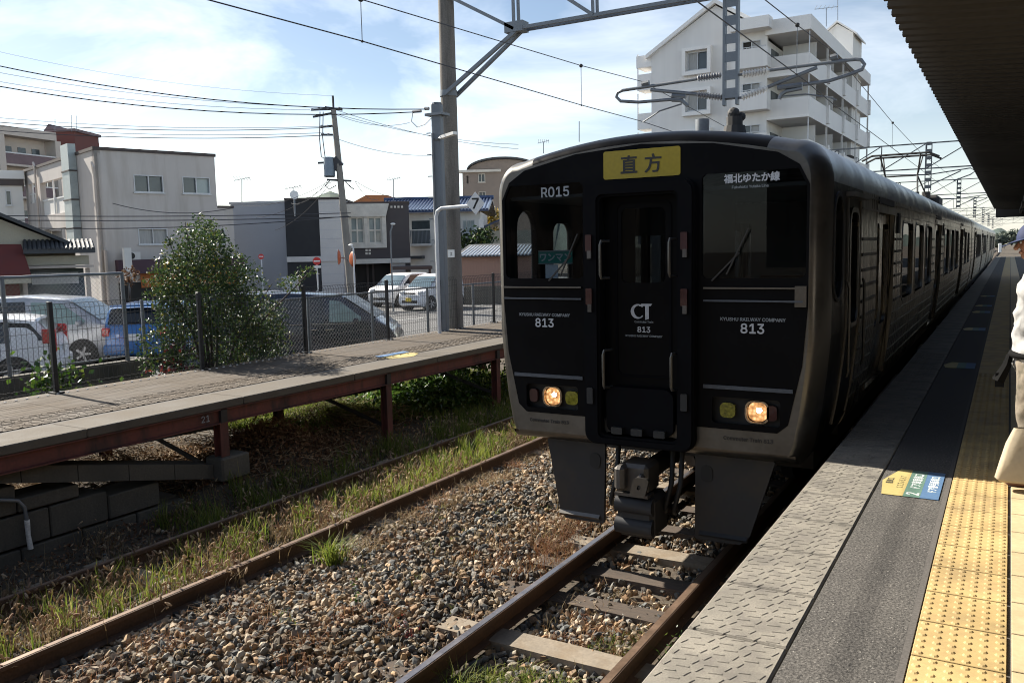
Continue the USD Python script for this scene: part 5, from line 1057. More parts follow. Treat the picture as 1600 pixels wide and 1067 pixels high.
def wire(label, pts, r, name='wire', group=None, m='wire_dark', sag=0.0, n=14):
    pts = [np.asarray(p, float) for p in pts]
    if len(pts) == 2 and sag: s = np.linspace(0, 1, n)[:, None]; pts = pts[0]+(pts[1]-pts[0])*s-np.array([0, 0, sag])*4*s*(1-s)
    return MB().tube(np.array(pts), r, 5).build(name, m, label=label, cat='wire', group=group, loc=np.array(pts[0]))
cl_ = [(-3.63, y, z) for y, z in ((-30, 4.95), (5.4, 4.95), (7.5, 5.0), (13.1, 5.05), (15.8, 5.1), (30, 5.05), (60, 5.05), (200, 5.05))]
ml_ = [(-3.63, y, z) for y, z in ((-30, 6.0), (-10, 5.42), (7.6, 5.45), (13.1, 5.69), (15.9, 5.86), (22, 5.6), (32, 5.4), (46, 5.8), (200, 5.8))]
cn_ = [(0, y, z) for y, z in ((-30, 4.97), (8, 4.97), (13, 5.01), (15.3, 4.98), (30, 5.03), (60, 5.03), (200, 5.03))]
mn_ = [(0, y, z) for y, z in ((-30, 6.2), (-8, 5.5), (10.6, 5.58), (12.4, 5.66), (15.3, 5.82), (23.5, 5.62), (32, 5.55), (46, 5.8), (200, 5.8))]
wire('lower contact wire crossing the sky left of the concrete mast', cl_, 0.0075, 'contact_wire'); wire('upper catenary wire over the side track', ml_, 0.007, 'catenary_wire')
wire('contact wire slanting past the drop post over the train', cn_, 0.0075, 'contact_wire'); wire('upper catenary wire with black bead right of the drop post', mn_, 0.007, 'catenary_wire')
for X_, y, z0, z1, lab in ((-3.63, 7.55, 5.0, 5.45, 'dropper wire at the top edge left of the concrete mast'), (-3.63, 13.14, 5.05, 5.69, 'dropper with black bead right of the concrete mast'), (0, 12.43, 5.005, 5.665, 'pale dropper with black bead in front of the white apartment block'), (0, 23.46, 5.02, 5.62, 'thin dropper with black bead right of the white apartment block')):
    t = thing('dropper', lab, 'dropper', (X_, y, z0)); MB().cyl((X_, y, z0), (X_, y, z1), 0.005, 5).build('hanger', 'galv', t); MB().sph((X_, y, z1), 0.032, 1, (1, 1.2, 1)).build('bead', 'bead_black', t, smooth=True); MB().sph((X_, y, z0), 0.016, 1).build('clip', 'bead_black', t)
# line masts and portals beyond
for k, (Yp, z1, z2) in enumerate(((46, 6.15, 7.35), (74, 6.2, 7.3), (108, 6.2, 7.3), (142, 6.2, 7.3), (178, 6.2, 7.3), (220, 6.2, 7.3))):
    t = thing('line_portal', ('nearest lattice portal over the tracks behind the pantograph', 'second lattice portal down the line', 'third lattice portal down the line', 'fourth lattice portal down the line', 'fifth lattice portal down the line', 'farthest lattice portal down the line')[k], 'portal', (0, Yp, 0))
    x0, x1 = -9.0, 9.0
    for z in (z1, z2): MB().bar((x0, Yp, z), (x1, Yp, z), 0.06).build('chord', 'portal_steel', t)
    for q in np.arange(x0, x1-0.1, 2.0): MB().bar((q, Yp, z1), (q+2, Yp, z2), 0.045).build('brace', 'portal_steel', t); MB().bar((q, Yp, z1), (q, Yp, z2), 0.045).build('strut', 'portal_steel', t)
    for q in (x0, x1): MB().cyl((q, Yp, -0.2), (q, Yp, z2+0.9), 0.17, 10, 0.14).build('mast', 'mast_concrete', t, smooth=40)
    q = -0.9; mb = MB()
    for s in (-1, 1): mb.box((q+s*0.13-0.02, Yp-0.05, 5.1), (q+s*0.13+0.02, Yp+0.05, z2))
    for z in np.arange(5.2, z2, 0.34): mb.box((q-0.11, Yp-0.05, z), (q+0.11, Yp-0.04, z+0.16))
    mb.build('drop_post', 'portal_steel', t); mb = MB()
    mb.tube([(q, Yp, 5.85), (0.9, Yp, 6.05), (1.1, Yp, 5.9), (0.9, Yp, 5.75), (0.2, Yp, 5.5)], 0.03, 6); mb.tube([(q, Yp, 5.3), (0.5, Yp, 5.95)], 0.03, 6); mb.tube([(q, Yp, 5.85), (-3.9, Yp, 6.0), (-4.0, Yp, 5.7), (-3, Yp, 5.5)], 0.03, 6)
    mb.build('cantilever_tubes', 'galv', t, smooth=50)
for Yp, X_ in ((60, 4.9), (92, 4.4)):
    t = thing('line_mast', 'steel mast on the platform far beyond the man' if Yp == 60 else 'farther steel mast past the platform end', 'mast', (X_, Yp, 0)); MB().cyl((X_, Yp, 0), (X_, Yp, 7.6), 0.15, 10).build('pole', 'under_dark', t); MB().tube([(X_, Yp, 7.2), (X_-2.8, Yp, 6.6)], 0.05, 6).build('arm', 'galv', t)
# ------------------------------------------------------------------ poles and signs on the left
b = aty(693, 515, 14.7); tp = aty(679, 163, 14.7); w = 8.3/FPX*((b-CAM)@FW)
sq = thing('steel_pole', 'pale grey square steel pole with lamp beside the concrete mast', 'pole', (b[0], 14.7, 0))
zt = tp[2]
MB().cbox((b[0], 14.7, zt/2), (2*w*0.92, 2*w*0.92, zt), bev=0.02, rz=0.3).build('pole', 'galv_blue', sq)
MB().cyl((b[0], 14.7, zt), (b[0], 14.7, zt+0.02), w*0.9, 8).build('cap', 'galv', sq)
MB().cbox((b[0], 14.7, zt-0.22), (0.42, 0.30, 0.05)).build('wire_bracket', 'galv', sq)
lz = aty(690, 215, 14.55); le = aty(711, 208, 14.4)
MB().bar(lz, le, 0.10, 0.06).build('lamp_head', 'sign_white', sq); MB().cyl((b[0], 14.6, lz[2]-0.02), lz, 0.025, 6).build('lamp_arm', 'galv', sq)
for z in np.linspace(1.6, zt-0.6, 9): MB().cbox((b[0]-w*1.1, 14.55, z), (0.1, 0.02, 0.02)).build('step_bolt', 'galv', sq)
MB().cyl((b[0]-w*0.35, 14.7-w*1.2, 0.3), (b[0]-w*0.35, 14.7-w*1.2, zt-0.6), 0.025, 6).build('conduit', 'galv', sq, smooth=40)
sb = aty(687, 520, 14.2); st = aty(679, 333, 14.2); hd = aty(743, 318, 14.2)
sg = thing('diamond_sign', 'white bent pipe holding a diamond sign with a black 7', 'sign', (sb[0], 14.2, 0))
zt_ = hd[2]-0.06
MB().tube([(sb[0], 14.2, 0.0), (sb[0], 14.2, zt_-0.16), (sb[0]+0.03, 14.2, zt_-0.06), (sb[0]+0.14, 14.2, zt_), (hd[0]-0.12, 14.2, zt_+0.02)], 0.038, 10).build('bent_pipe', 'white_pipe', sg, smooth=50)
q = 0.225; nn = np.array([0.35, -0.93, 0]); nn /= np.linalg.norm(nn); aa = np.cross([0, 0, 1.0], nn)*-1; aa = np.array([-nn[1], nn[0], 0])
MB().plate(Polygon([(-q*0.82, 0), (0, -q), (q*0.82, 0), (0, q)]), hd, aa, (0, 0, 1), nn, 0, 0.012).build('diamond_plate', 'sign_white', sg)
mb = MB(); lettering(mb, '7', 0.20, hd+nn*0.012-np.array([0, 0, 0.10]), aa, (0, 0, 1), nn, 0.003, True); mb.build('numeral', 'sign_black', sg)
MB().plate(Polygon([(-0.05, -0.1), (0.05, -0.1), (0.05, 0.06), (-0.05, 0.06)]), aty(752, 348, 14.2), aa, (0, 0, 1), nn, 0, 0.01).build('small_plate', 'sign_white', sg)
# utility pole
ub = atd(551, 470, 40); ut = atd(521, 172, 40)
up_ = thing('utility_pole', 'leaning concrete utility pole with crossarms and a transformer', 'pole', ub)
d40 = 40; ub0 = ub-(ut-ub)*(ub[2]/(ut[2]-ub[2]))
MB().cyl(ub0, ut, 0.22, 12, 0.12).build('pole', 'pole_concrete', up_, smooth=40); MB().cyl(ut, atd(520, 150, 40), 0.05, 8).build('spike', 'wire_dark', up_)
Q = lambda px, py, d=40: atd(px, py, d)
for (a, c) in (((486, 172), (534, 170)), ((489, 183), (525, 176)), ((508, 168), (535, 172)), ((501, 199), (520, 197)), ((503, 211), (520, 211)), ((497, 255), (512, 254)), ((511, 281), (549, 283))):
    MB().bar(Q(*a), Q(*c), 0.09, 0.09).build('crossarm', 'wire_dark', up_)
for a in ((488, 170), (498, 169), (512, 168), (530, 168), (503, 196), (504, 208), (512, 196), (513, 209)): MB().cyl(Q(a[0], a[1]+3), Q(*a), 0.09, 8, 0.06).build('insulator', 'ceramic_grey', up_)
MB().cyl(Q(515, 276), Q(514, 247), 0.27, 14, 0.25).build('transformer', 'transformer', up_, smooth=40)
MB().bar(Q(520, 250), Q(530, 262), 0.25, 0.5).build('hanger', 'wire_dark', up_)
# its curved cable tails
for pts in (((515, 283), (508, 290), (514, 296), (525, 290)), ((540, 284), (548, 292), (553, 296), (545, 290)), ((500, 175), (499, 215), (502, 245), (507, 248)), ((505, 175), (504, 215), (508, 247))):
    MB().tube([Q(*p) for p in pts], 0.022, 5).build('cable_tail', 'wire_dark', up_)
g1 = 'thin power lines from the left to the utility pole'
for k, (a, c, s, r) in enumerate((((0, 180), (500, 198), 0.3, 0.011), ((0, 187), (503, 200), 0.3, 0.018), ((0, 193), (503, 208), 0.3, 0.012), ((0, 200), (505, 212), 0.3, 0.018), ((0, 108), (510, 168), 0.4, 0.010), ((0, 122), (490, 172), 0.4, 0.010), ((0, 74), (520, 150), 0.5, 0.006))):
    p = Q(*a, 40); e = Q(*c, 40); p = p+(p-e)*0.15; wire(('upper of the four low', 'second of the four low', 'third of the four low', 'lowest', 'upper faint', 'lower faint', 'topmost')[k]+' power line running left from the utility pole across the sky', [p, e], r, 'power_line', g1, sag=s)
pw = [(Q(-80, 86, 17), aty(668, 171, 14.7), 0.35), (Q(-80, 121, 17), aty(658, 175, 14.7), 0.35)]
wire('upper thick power line running left from the square steel pole', pw[0][:2], 0.011, 'power_line', sag=0.3); wire('lower thick power line running left from the square steel pole', pw[1][:2], 0.011, 'power_line', sag=0.3)
MB().tube([aty(645, 176, 14.7), aty(643, 190, 14.7), aty(652, 199, 14.7), aty(664, 195, 14.7), aty(676, 183, 14.7)], 0.008, 5).build('jumper_cable', 'wire_dark', label='looped jumper cable hanging left of the square steel pole', cat='cable', loc=aty(645, 176, 14.7))
MB().cyl(aty(645, 175, 14.7), aty(658, 174, 14.7), 0.03, 8).build('line_insulator', 'ceramic_grey', label='small grey insulator on lower line by the square pole', cat='insulator'); MB().cyl(aty(664, 170, 14.7), aty(670, 170, 14.7), 0.035, 8).build('line_insulator', 'ceramic_grey', label='small grey insulator on upper line by the square pole', cat='insulator')
g2 = 'dark service cables in front of the houses'
for a, c, s in (((0, 336), (548, 333), 0.1), ((0, 343), (548, 339), 0.1), ((0, 352), (545, 338), 0.3)): p, e = Q(*a, 38), Q(*c, 39.5); wire(('upper', 'middle', 'lowest')[[336, 343, 352].index(a[1])]+' dark service cable crossing in front of the houses to the utility pole', [p+(p-e)*0.1, e], 0.02, 'service_cable', g2, sag=s)
g3 = 'thin wires from the utility pole to the right'
for a, c in (((524, 172), (810, 233)), ((524, 178), (810, 226)), ((526, 217), (690, 242)), ((526, 180), (640, 192))): wire(('lower long', 'upper long', 'lowest short', 'short middle')[[172, 178, 217, 180].index(a[1])]+' thin wire running right from the utility pole', [Q(*a), Q(*c, 46)], 0.011, 'thin_wire', g3, sag=0.3)
g4 = 'drooping wires spreading left below the transformer'
for a, c in (((515, 283), (380, 322)), ((515.5, 285), (400, 340)), ((518, 284), (430, 360)), ((512, 282), (455, 318))): wire(('longest', 'second longest', 'steepest', 'shortest')[[515, 515.5, 518, 512].index(a[0])]+' drooping wire spreading left from below the transformer to the houses', [Q(*a), Q(*c, 46)], 0.012, 'drop_wire', g4, sag=0.35)
g5 = 'drooping wires spreading right below the transformer'
for a, c in (((555, 283), (645, 309)), ((555, 284), (590, 312))): wire(('longer', 'shorter')[a[1] == 284]+' drooping wire running right from below the transformer', [Q(*a), Q(*c, 48)], 0.012, 'drop_wire', g5, sag=0.3)
wire('sagging cable across the beige building front', [Q(176, 318, 41), Q(365, 325, 41)], 0.018, 'facade_cable', sag=0.35)
# road signs, mirrors, lamps in front of the houses
def noentry(label, px, py, r_px, d, pb, sub):
    c = Q(px, py, d); r = r_px*d/FPX; n_ = -ray(px, py); n_[2] = 0; n_ /= np.linalg.norm(n_); a_ = np.array([-n_[1], n_[0], 0])
    t = thing('no_entry_sign', label, 'road sign', (c[0], c[1], 0)); MB().cyl((c[0], c[1], 0), c-[0, 0, r*0.9], 0.035, 8).build('post', 'white_pipe', t)
    circ = Polygon([(r*math.cos(k), r*math.sin(k)) for k in np.linspace(0, 2*PI, 28)[:-1]])
    MB().plate(circ, c, a_, (0, 0, 1), n_, 0.04, 0.06).build('red_disc', 'sign_red', t); MB().plate(sbox(-r*0.75, -r*0.17, r*0.75, r*0.17), c, a_, (0, 0, 1), n_, 0.06, 0.066).build('white_bar', 'sign_white', t)
    if sub: MB().plate(sbox(-r, -r*1.75, r, -r*1.12), c, a_, (0, 0, 1), n_, 0.04, 0.055).build('small_plate', 'sign_white', t)
noentry('round red no entry sign before the black house front', 495, 408, 6.2, 40, 440, True); noentry('narrower red no entry sign left, above the bush', 408, 401, 4.2, 42, 440, False)
for k, (px, py, tl) in enumerate(((529, 402, 0.9), (551, 405, -0.9))):
    c = Q(px, py, 39.2); t = thing('traffic_mirror', 'orange backed traffic mirror left of the utility pole' if k == 0 else 'orange backed traffic mirror right of the utility pole', 'mirror', c)
    n_ = np.array([(0.8, 0.55, 0.0), (-0.45, -0.85, 0)][k]); n_ /= np.linalg.norm(n_); MB().cyl(c, c+n_*0.08, 0.36, 18, 0.25).build('mirror_back', 'mirror_orange', t, smooth=40); MB().cyl(c-n_*0.02, c-n_*0.001, 0.35, 18).build('mirror_face', 'pane_pale', t); MB().bar(c, Q(541, py+2, 39.6), 0.05).build('bracket', 'galv', t)
for k, (px, pt, hx, hy, pb) in enumerate(((610, 362, 614, 350, 455), (552, 388, 548, 383, 460))):
    a, h_ = Q(px, pt, 38), Q(hx, hy, 38); t = thing('street_lamp', 'thin street lamp before the charcoal house wall' if k == 0 else 'thin pale post with small lamp right of the utility pole', 'street lamp', (a[0], a[1], 0)); MB().tube([(a[0], a[1], 0), a, h_], 0.035, 8).build('post', 'white_pipe' if k else 'galv', t, smooth=40); MB().sph(h_, 0.08, 1, (1.6, 1, 0.6)).build('lamp_head', 'sign_white', t)

# ------------------------------------------------------------------ cars
def car(name, label, d_px, Lc, hw, top, belt, paint, rz, wins, front_glass, rear_glass, wheels, extras, center_at, gl='car_glass', ws='windscreen'):
    t = thing(name, label, 'car', center_at, rz); top = np.array(top, float)
    xs = np.unique(np.concatenate([np.linspace(0, Lc, 40), top[:, 0]])); zt = np.interp(xs, top[:, 0], top[:, 1]); roof = top[:, 1].max()
    def wx(x): u = np.abs(x/Lc-0.5)*2; return hw*(1-0.16*np.clip((u-0.72)/0.28, 0, 1)**2.2)
    def ys(x, z, zt_): 
        be = min(belt, zt_-0.02); w = wx(x)
        return np.interp(z, [be, max(roof-0.06, be+0.01)], [w*0.985, w*0.985-0.36*max(roof-0.06-be, 0)*0.55]) if z > be else w*0.985
    S = []
    for x, z in zip(xs, zt):
        w = wx(x); be = min(belt, z-0.02); zb_ = 0.2+0.08*max(0, abs(x/Lc-0.5)*2-0.85)/0.15; e = ys(x, z-0.05, z) if z-0.05 > be else w*0.96
        pts = [(0, zb_), (w*0.88, zb_), (w*0.97, zb_+0.12), (w, 0.55 if z > 0.7 else zb_+(z-zb_)*0.6), (w*0.985, max(be, zb_+0.16)), (e, max(z-0.045, be+0.005)), (e-0.10, z), (0, z+0.015)]
        S.append([(x, y, q) for y, q in pts]+[(x, -y, q) for y, q in pts[::-1][1:-1]])
    S = np.array(S); m = S.shape[1]; v = S.reshape(-1, 3); f = []
    for i in range(len(S)-1):
        for k in range(m): f.append([i*m+k, (i+1)*m+k, (i+1)*m+(k+1) % m, i*m+(k+1) % m])
    mb = MB(); mb.add(v, f); c0, c1 = S[0].mean(0), S[-1].mean(0)
    mb.add(np.vstack([S[0], c0]), [[k, (k+1) % m, m] for k in range(m)]); mb.add(np.vstack([S[-1], c1]), [[k, m, (k+1) % m] for k in range(m)])
    bd = mb.build('body', paint, t, local=True, smooth=38)
    for g, gm in wins:
        for s in (-1, 1):
            P = Polygon(g).buffer(-0.03).buffer(0.03); mt = trimesh.creation.extrude_polygon(P, 0.006, engine='earcut'); q = np.array(mt.vertices)
            yy = np.array([ys(a, b, np.interp(a, xs, zt)) for a, b in q[:, :2]])+q[:, 2]+0.004
            MB().add(np.c_[q[:, 0], s*yy, q[:, 1]], mt.faces if s < 0 else mt.faces[:, ::-1]).build('side_window', gm, t, local=True)
    for (xa, xb), nm, gm in ((front_glass, 'windscreen', ws), (rear_glass, 'rear_window', gl)):
        xa_, xb_ = np.linspace(xa, xb, 5), None; V_ = []
        for x in xa_:
            z = np.interp(x, xs, zt); e = max(ys(x, z-0.05, z)-0.08, 0.2)
            sl_ = 0.014
            for y in np.linspace(-e, e, 7): V_.append((x+(sl_ if x > Lc/2 else -sl_), y, z+0.012+0.012*(1-(y/e)**2)))
        f_ = [[i*7+k, i*7+k+1, i*7+k+8, i*7+k+7] for i in range(4) for k in range(6)]
        MB().add(np.array(V_), f_).build(nm, gm, t, local=True, smooth=True)
    for x in sorted({round(max(q[0] for q in g)+0.05, 2) for g, _ in wins}|{round(min(q[0] for q in g)-0.06, 2) for g, _ in wins}):
        for s in (-1, 1):
            w = wx(x); MB().bar((x, s*(w+0.001), 0.36), (x, s*(w*0.985+0.003), belt-0.05), 0.010, 0.006, up=(0, 1, 0)).build('door_seam', 'tyre', t, local=True)
    for x in wheels:
        for s in (-1, 1):
            w = wx(x); r = 0.31
            MB().cyl((x, s*(w-0.25), r+0.02), (x, s*(w+0.012), r+0.02), r+0.055, 22).build('wheel_arch', 'tyre', t, local=True)
            wh = MB().cyl((x, s*(w-0.2), r), (x, s*(w+0.022), r), r, 22).build('wheel', 'tyre', t, local=True, smooth=40)
            mb = MB()
            for a in range(5): th_ = a*2*PI/5; mb.bar((x, s*(w+0.027), r), (x+0.19*math.cos(th_), s*(w+0.027), r+0.19*math.sin(th_)), 0.055, 0.012, up=(0, 1, 0))
            mb.cyl((x, s*(w+0.02), r), (x, s*(w+0.034), r), 0.05, 10); mb.build('rim', 'alloy', wh, local=True)
    for nm, m_, boxes in extras:
        for c, sz in boxes: MB().cbox(c, sz, bev=min(sz)*0.25).build(nm, m_, t, local=True)
    for s in (-1, 1):
        xm = front_glass[0]-0.12 if front_glass[0] < front_glass[1] else front_glass[1]-0.1
        MB().cbox((max(front_glass)-0.42, s*(hw+0.09), belt+0.07), (0.12, 0.18, 0.14), bev=0.03).build('mirror', paint, t, local=True)
    return t
UC = math.atan2(0.5, 0.86)   # the bays' direction
def place(px, py, d, rz, off): p = Q(px, py, d); u = np.array([math.cos(rz), math.sin(rz), 0]); q = p-u*off; q[2] = 0; return q
van = [(0, .5), (.03, 1.0), (.16, 1.60), (.45, 1.72), (2.2, 1.77), (3.35, 1.68), (4.2, 1.12), (4.5, .96), (4.66, .72), (4.7, .42)]
rz = math.radians(33)
car('silver_minivan', 'silver minivan parked side on behind the white wagon', 0, 4.7, 0.87, van, 1.02, 'paint_silver', rz, [([(.35, 1.06), (.4, 1.55), (1.0, 1.62), (1.0, 1.05)], 'car_glass'), ([(1.1, 1.05), (1.1, 1.62), (2.35, 1.64), (2.42, 1.04)], 'car_glass'), ([(2.55, 1.04), (2.5, 1.62), (3.25, 1.58), (3.85, 1.14), (3.8, 1.06)], 'car_glass_pale')], (3.42, 4.15), (.06, .2), (0.85, 3.75),
    [('sill_trim', 'tyre', [((2.3, 0.86, 0.26), (2.2, 0.06, 0.08)), ((2.3, -0.86, 0.26), (2.2, 0.06, 0.08))]), ('door_rail', 'car_glass', [((1.3, -0.872, 0.86), (1.9, 0.012, 0.025))]), ('door_handle', 'paint_silver', [((2.2, -0.885, 0.9), (0.2, 0.02, 0.03)), ((2.6, -0.885, 0.9), (0.2, 0.02, 0.03))]), ('headlight', 'lens_clear', [((4.5, 0.62, 0.8), (0.2, 0.32, 0.14)), ((4.5, -0.62, 0.8), (0.2, 0.32, 0.14))])], place(207, 470, 22.0, rz, 4.7))
wag = [(0, .5), (.05, .95), (.12, 1.05), (.42, 1.44), (.8, 1.5), (2.1, 1.54), (2.8, 1.42), (3.55, 1.0), (4.2, .86), (4.5, .62), (4.55, .4)]
rz = math.radians(33+197)
car('white_wagon', 'white wagon with tall red tail lamp at the far left', 0, 4.55, 0.85, wag, 0.98, 'paint_white', rz, [([(.25, 1.0), (.52, 1.36), (1.15, 1.42), (1.15, 0.97)], 'car_glass'), ([(1.25, .97), (1.25, 1.42), (2.05, 1.43), (2.05, .96)], 'car_glass'), ([(2.13, .96), (2.13, 1.43), (2.7, 1.36), (3.3, 1.0)], 'car_glass')], (2.85, 3.5), (.13, .38), (0.85, 3.6),
    [('tail_lamp', 'lens_red', [((.10, 0.74, 0.98), (.12, 0.16, 0.5)), ((.10, -0.74, 0.98), (.12, 0.16, 0.5)), ((.22, 0.80, 1.08), (.16, 0.06, 0.3)), ((.22, -0.80, 1.08), (.16, 0.06, 0.3))]), ('rear_bumper', 'paint_white', [((.03, 0, .45), (.14, 1.5, .3))]), ('number_plate', 'sign_white', [((-.005, 0, .78), (.02, .33, .17))])], place(100, 520, 18.6, rz, 0.0))
hat = [(0, .45), (.03, .85), (.12, 1.0), (.35, 1.42), (.75, 1.5), (1.8, 1.52), (2.4, 1.42), (3.1, 1.0), (3.7, .85), (3.95, .62), (4.0, .4)]
rz = math.radians(33+90)
car('blue_hatchback', 'bright blue hatchback seen from behind, left of the bush', 0, 4.0, 0.84, hat, 0.97, 'paint_blue', rz, [([(.35, 1.0), (.5, 1.34), (1.1, 1.4), (1.1, .97)], 'car_glass'), ([(1.2, .97), (1.2, 1.4), (2.3, 1.34), (2.85, 1.0)], 'car_glass')], (2.45, 3.05), (.13, .34), (0.7, 3.2),
    [('tail_lamp', 'lens_red', [((.07, 0.70, 0.85), (.12, 0.2, 0.22)), ((.07, -0.70, 0.85), (.12, 0.2, 0.22))]), ('rear_bumper', 'paint_blue', [((-.01, 0, .42), (.16, 1.5, .26))]), ('number_plate', 'sign_white', [((-.0, 0, .72), (.03, .34, .17))]), ('spoiler', 'paint_blue', [((.26, 0, 1.49), (.28, 1.2, .05))]), ('rear_wiper', 'tyre', [((.1, 0.1, 1.08), (.02, .4, .02))])], place(210, 530, 21, rz, 0.0))
rz = math.radians(31)
car('dark_minivan', 'dark navy minivan parked behind the chain link fence right of the bush', 0, 4.8, 0.88, [(0, .5), (.03, 1.0), (.16, 1.62), (.45, 1.74), (2.2, 1.79), (3.5, 1.70), (4.35, 1.14), (4.62, .96), (4.77, .72), (4.8, .42)], 1.05, 'paint_dark', rz, [([(.3, 1.08), (.35, 1.56), (1.1, 1.63), (1.1, 1.08)], 'car_glass'), ([(1.18, 1.08), (1.18, 1.63), (3.1, 1.64), (3.12, 1.08)], 'car_glass'), ([(3.24, 1.1), (3.24, 1.60), (3.5, 1.57), (3.98, 1.2), (3.95, 1.1)], 'car_glass_pale')], (3.56, 4.3), (.06, .2), (0.9, 3.85),
    [('door_handle', 'chrome', [((2.85, -0.885, 0.93), (0.2, 0.02, 0.03)), ((3.25, -0.885, 0.93), (0.2, 0.02, 0.03))]), ('roof_strip', 'trim_bright', [((1.4, -0.66, 1.70), (2.6, 0.03, 0.03)), ((1.4, 0.66, 1.70), (2.6, 0.03, 0.03))]), ('window_trim', 'chrome', [((2.3, -0.878, 1.06), (3.2, 0.012, 0.018))]), ('headlight', 'lens_clear', [((4.62, 0.62, 0.82), (0.2, 0.3, 0.14)), ((4.62, -0.62, 0.82), (0.2, 0.3, 0.14))])], place(628, 540, 20.6, rz, 4.8), gl='car_glass_dull', ws='car_glass_dull')
kei = [(0, .5), (.03, .95), (.12, 1.52), (.4, 1.62), (1.6, 1.64), (2.05, 1.55), (2.72, 1.04), (3.15, .93), (3.34, .72), (3.4, .4)]
fx_ = [('headlight', 'lens_clear', [((3.2, 0.52, 0.82), (0.25, 0.28, 0.17)), ((3.2, -0.52, 0.82), (0.25, 0.28, 0.17))]), ('grille', 'tyre', [((3.36, 0, 0.80), (0.06, 0.66, 0.07)), ((3.37, 0, 0.42), (0.08, 0.9, 0.14))])]
rz = math.radians(268)
for nm, lab, px, py, d, pt, plate in (('white_compact_car', 'white compact car parked left of the square steel pole, farther one', 592, 470, 41.5, 'paint_pearl', None), ('white_compact_car', 'small white car with yellow number plate, half hidden by the square pole', 640, 478, 38.5, 'paint_white', 'plate_yellow')):
    ex = list(fx_)+([('number_plate', plate, [((3.40, -0.05, 0.52), (0.04, 0.33, 0.165))])] if plate else [('fog_lamp', 'lens_clear', [((3.37, 0.5, 0.42), (0.06, 0.12, 0.1)), ((3.37, -0.5, 0.42), (0.06, 0.12, 0.1))])])
    car(nm, lab, 0, 3.4, 0.75 if plate else 0.82, kei, 1.0, pt, rz, [([(.25, 1.04), (.3, 1.5), (1.0, 1.54), (1.0, 1.02)], 'car_glass'), ([(1.1, 1.02), (1.1, 1.54), (1.75, 1.54), (2.45, 1.06)], 'car_glass')], (2.1, 2.7), (.05, .15), (0.55, 2.75), ex, place(px, py, d, rz, 3.4))
rz = math.radians(33)
car('silver_sedan', 'silver car roof showing behind the dark navy minivan', 0, 4.5, 0.86, wag, 0.98, 'paint_silver', rz, [([(.35, 1.0), (.55, 1.36), (1.9, 1.42), (1.9, .97)], 'car_glass'), ([(2.0, .97), (2.0, 1.42), (2.7, 1.36), (3.3, 1.0)], 'car_glass')], (2.85, 3.5), (.13, .38), (0.85, 3.6), [('headlight', 'lens_clear', [((4.3, 0.6, 0.76), (0.2, 0.3, 0.14)), ((4.3, -0.6, 0.76), (0.2, 0.3, 0.14))])], place(545, 470, 27, rz, 4.5))
# ------------------------------------------------------------------ buildings
class Fac:
    """a vertical wall plane: s runs along it, n looks out of it"""
    def __init__(s_, p0, az, ground=0.0):
        s_.p = np.array([p0[0], p0[1], 0.0]); a = math.radians(az); s_.u = np.array([math.sin(a), math.cos(a), 0])
        s_.n = np.array([s_.u[1], -s_.u[0], 0]); 
        if s_.n@(CAM-s_.p) < 0: s_.n = -s_.n
        s_.w = np.array([0, 0, 1.0])
    def sz(s_, px, py):
        r = ray(px, py); t = ((s_.p-CAM)@s_.n)/(r@s_.n); q = CAM+r*t; return (q-s_.p)@s_.u, q[2]
    def pt(s_, s, z, t=0.0): return s_.p+s_.u*s+s_.w*z+s_.n*t
    def rect(s_, x0, y0, x1, y1):
        a, b, c, d = s_.sz(x0, y0), s_.sz(x1, y0), s_.sz(x0, y1), s_.sz(x1, y1)
        ss = sorted([(a[0]+c[0])/2, (b[0]+d[0])/2]); zz = sorted([(a[1]+b[1])/2, (c[1]+d[1])/2]); return ss[0], zz[0], ss[1], zz[1]
    def box(s_, mb, s0, z0, s1, z1, t0, t1): return mb.obox(s_.pt(s0, z0, t0), s_.u*(s1-s0), s_.w*(z1-z0), s_.n*(t1-t0))
    def wall(s_, mb, poly, t0, t1): return mb.plate(poly, s_.p, s_.u, s_.w, s_.n, t0, t1)
    def window(s_, par, r, panes=2, frame='alu', glassm=('pane_dark',), deep=0.10, sill=True, bar=0.05, rows=1):
        s0, z0, s1, z1 = r; mb = MB(); f = bar
        s_.box(mb, s0, z0, s1, z0+f, -deep, 0.03); s_.box(mb, s0, z1-f, s1, z1, -deep, 0.03); s_.box(mb, s0, z0+f, s0+f, z1-f, -deep, 0.03); s_.box(mb, s1-f, z0+f, s1, z1-f, -deep, 0.03)
        for k in range(1, panes): c = s0+(s1-s0)*k/panes; s_.box(mb, c-f/2, z0+f, c+f/2, z1-f, -deep, 0.0)
        for k in range(1, rows): c = z0+(z1-z0)*k/rows; s_.box(mb, s0+f, c-f/2, s1-f, c+f/2, -deep, -0.005)
        if sill: s_.box(mb, s0-0.05, z0-0.06, s1+0.05, z0-0.001, 0.0, 0.09)
        w = mb.build('window', frame, par)
        for k in range(panes):
            a, b = s0+(s1-s0)*k/panes, s0+(s1-s0)*(k+1)/panes; mb = MB(); s_.box(mb, a+f/2, z0+f/2, b-f/2, z1-f/2, -deep-0.03, -deep+0.02-0.012*(k % 2)); mb.build('pane', glassm[k % len(glassm)], w)
        return w
def R4(r): return sbox(r[0], r[1], r[2], r[3])

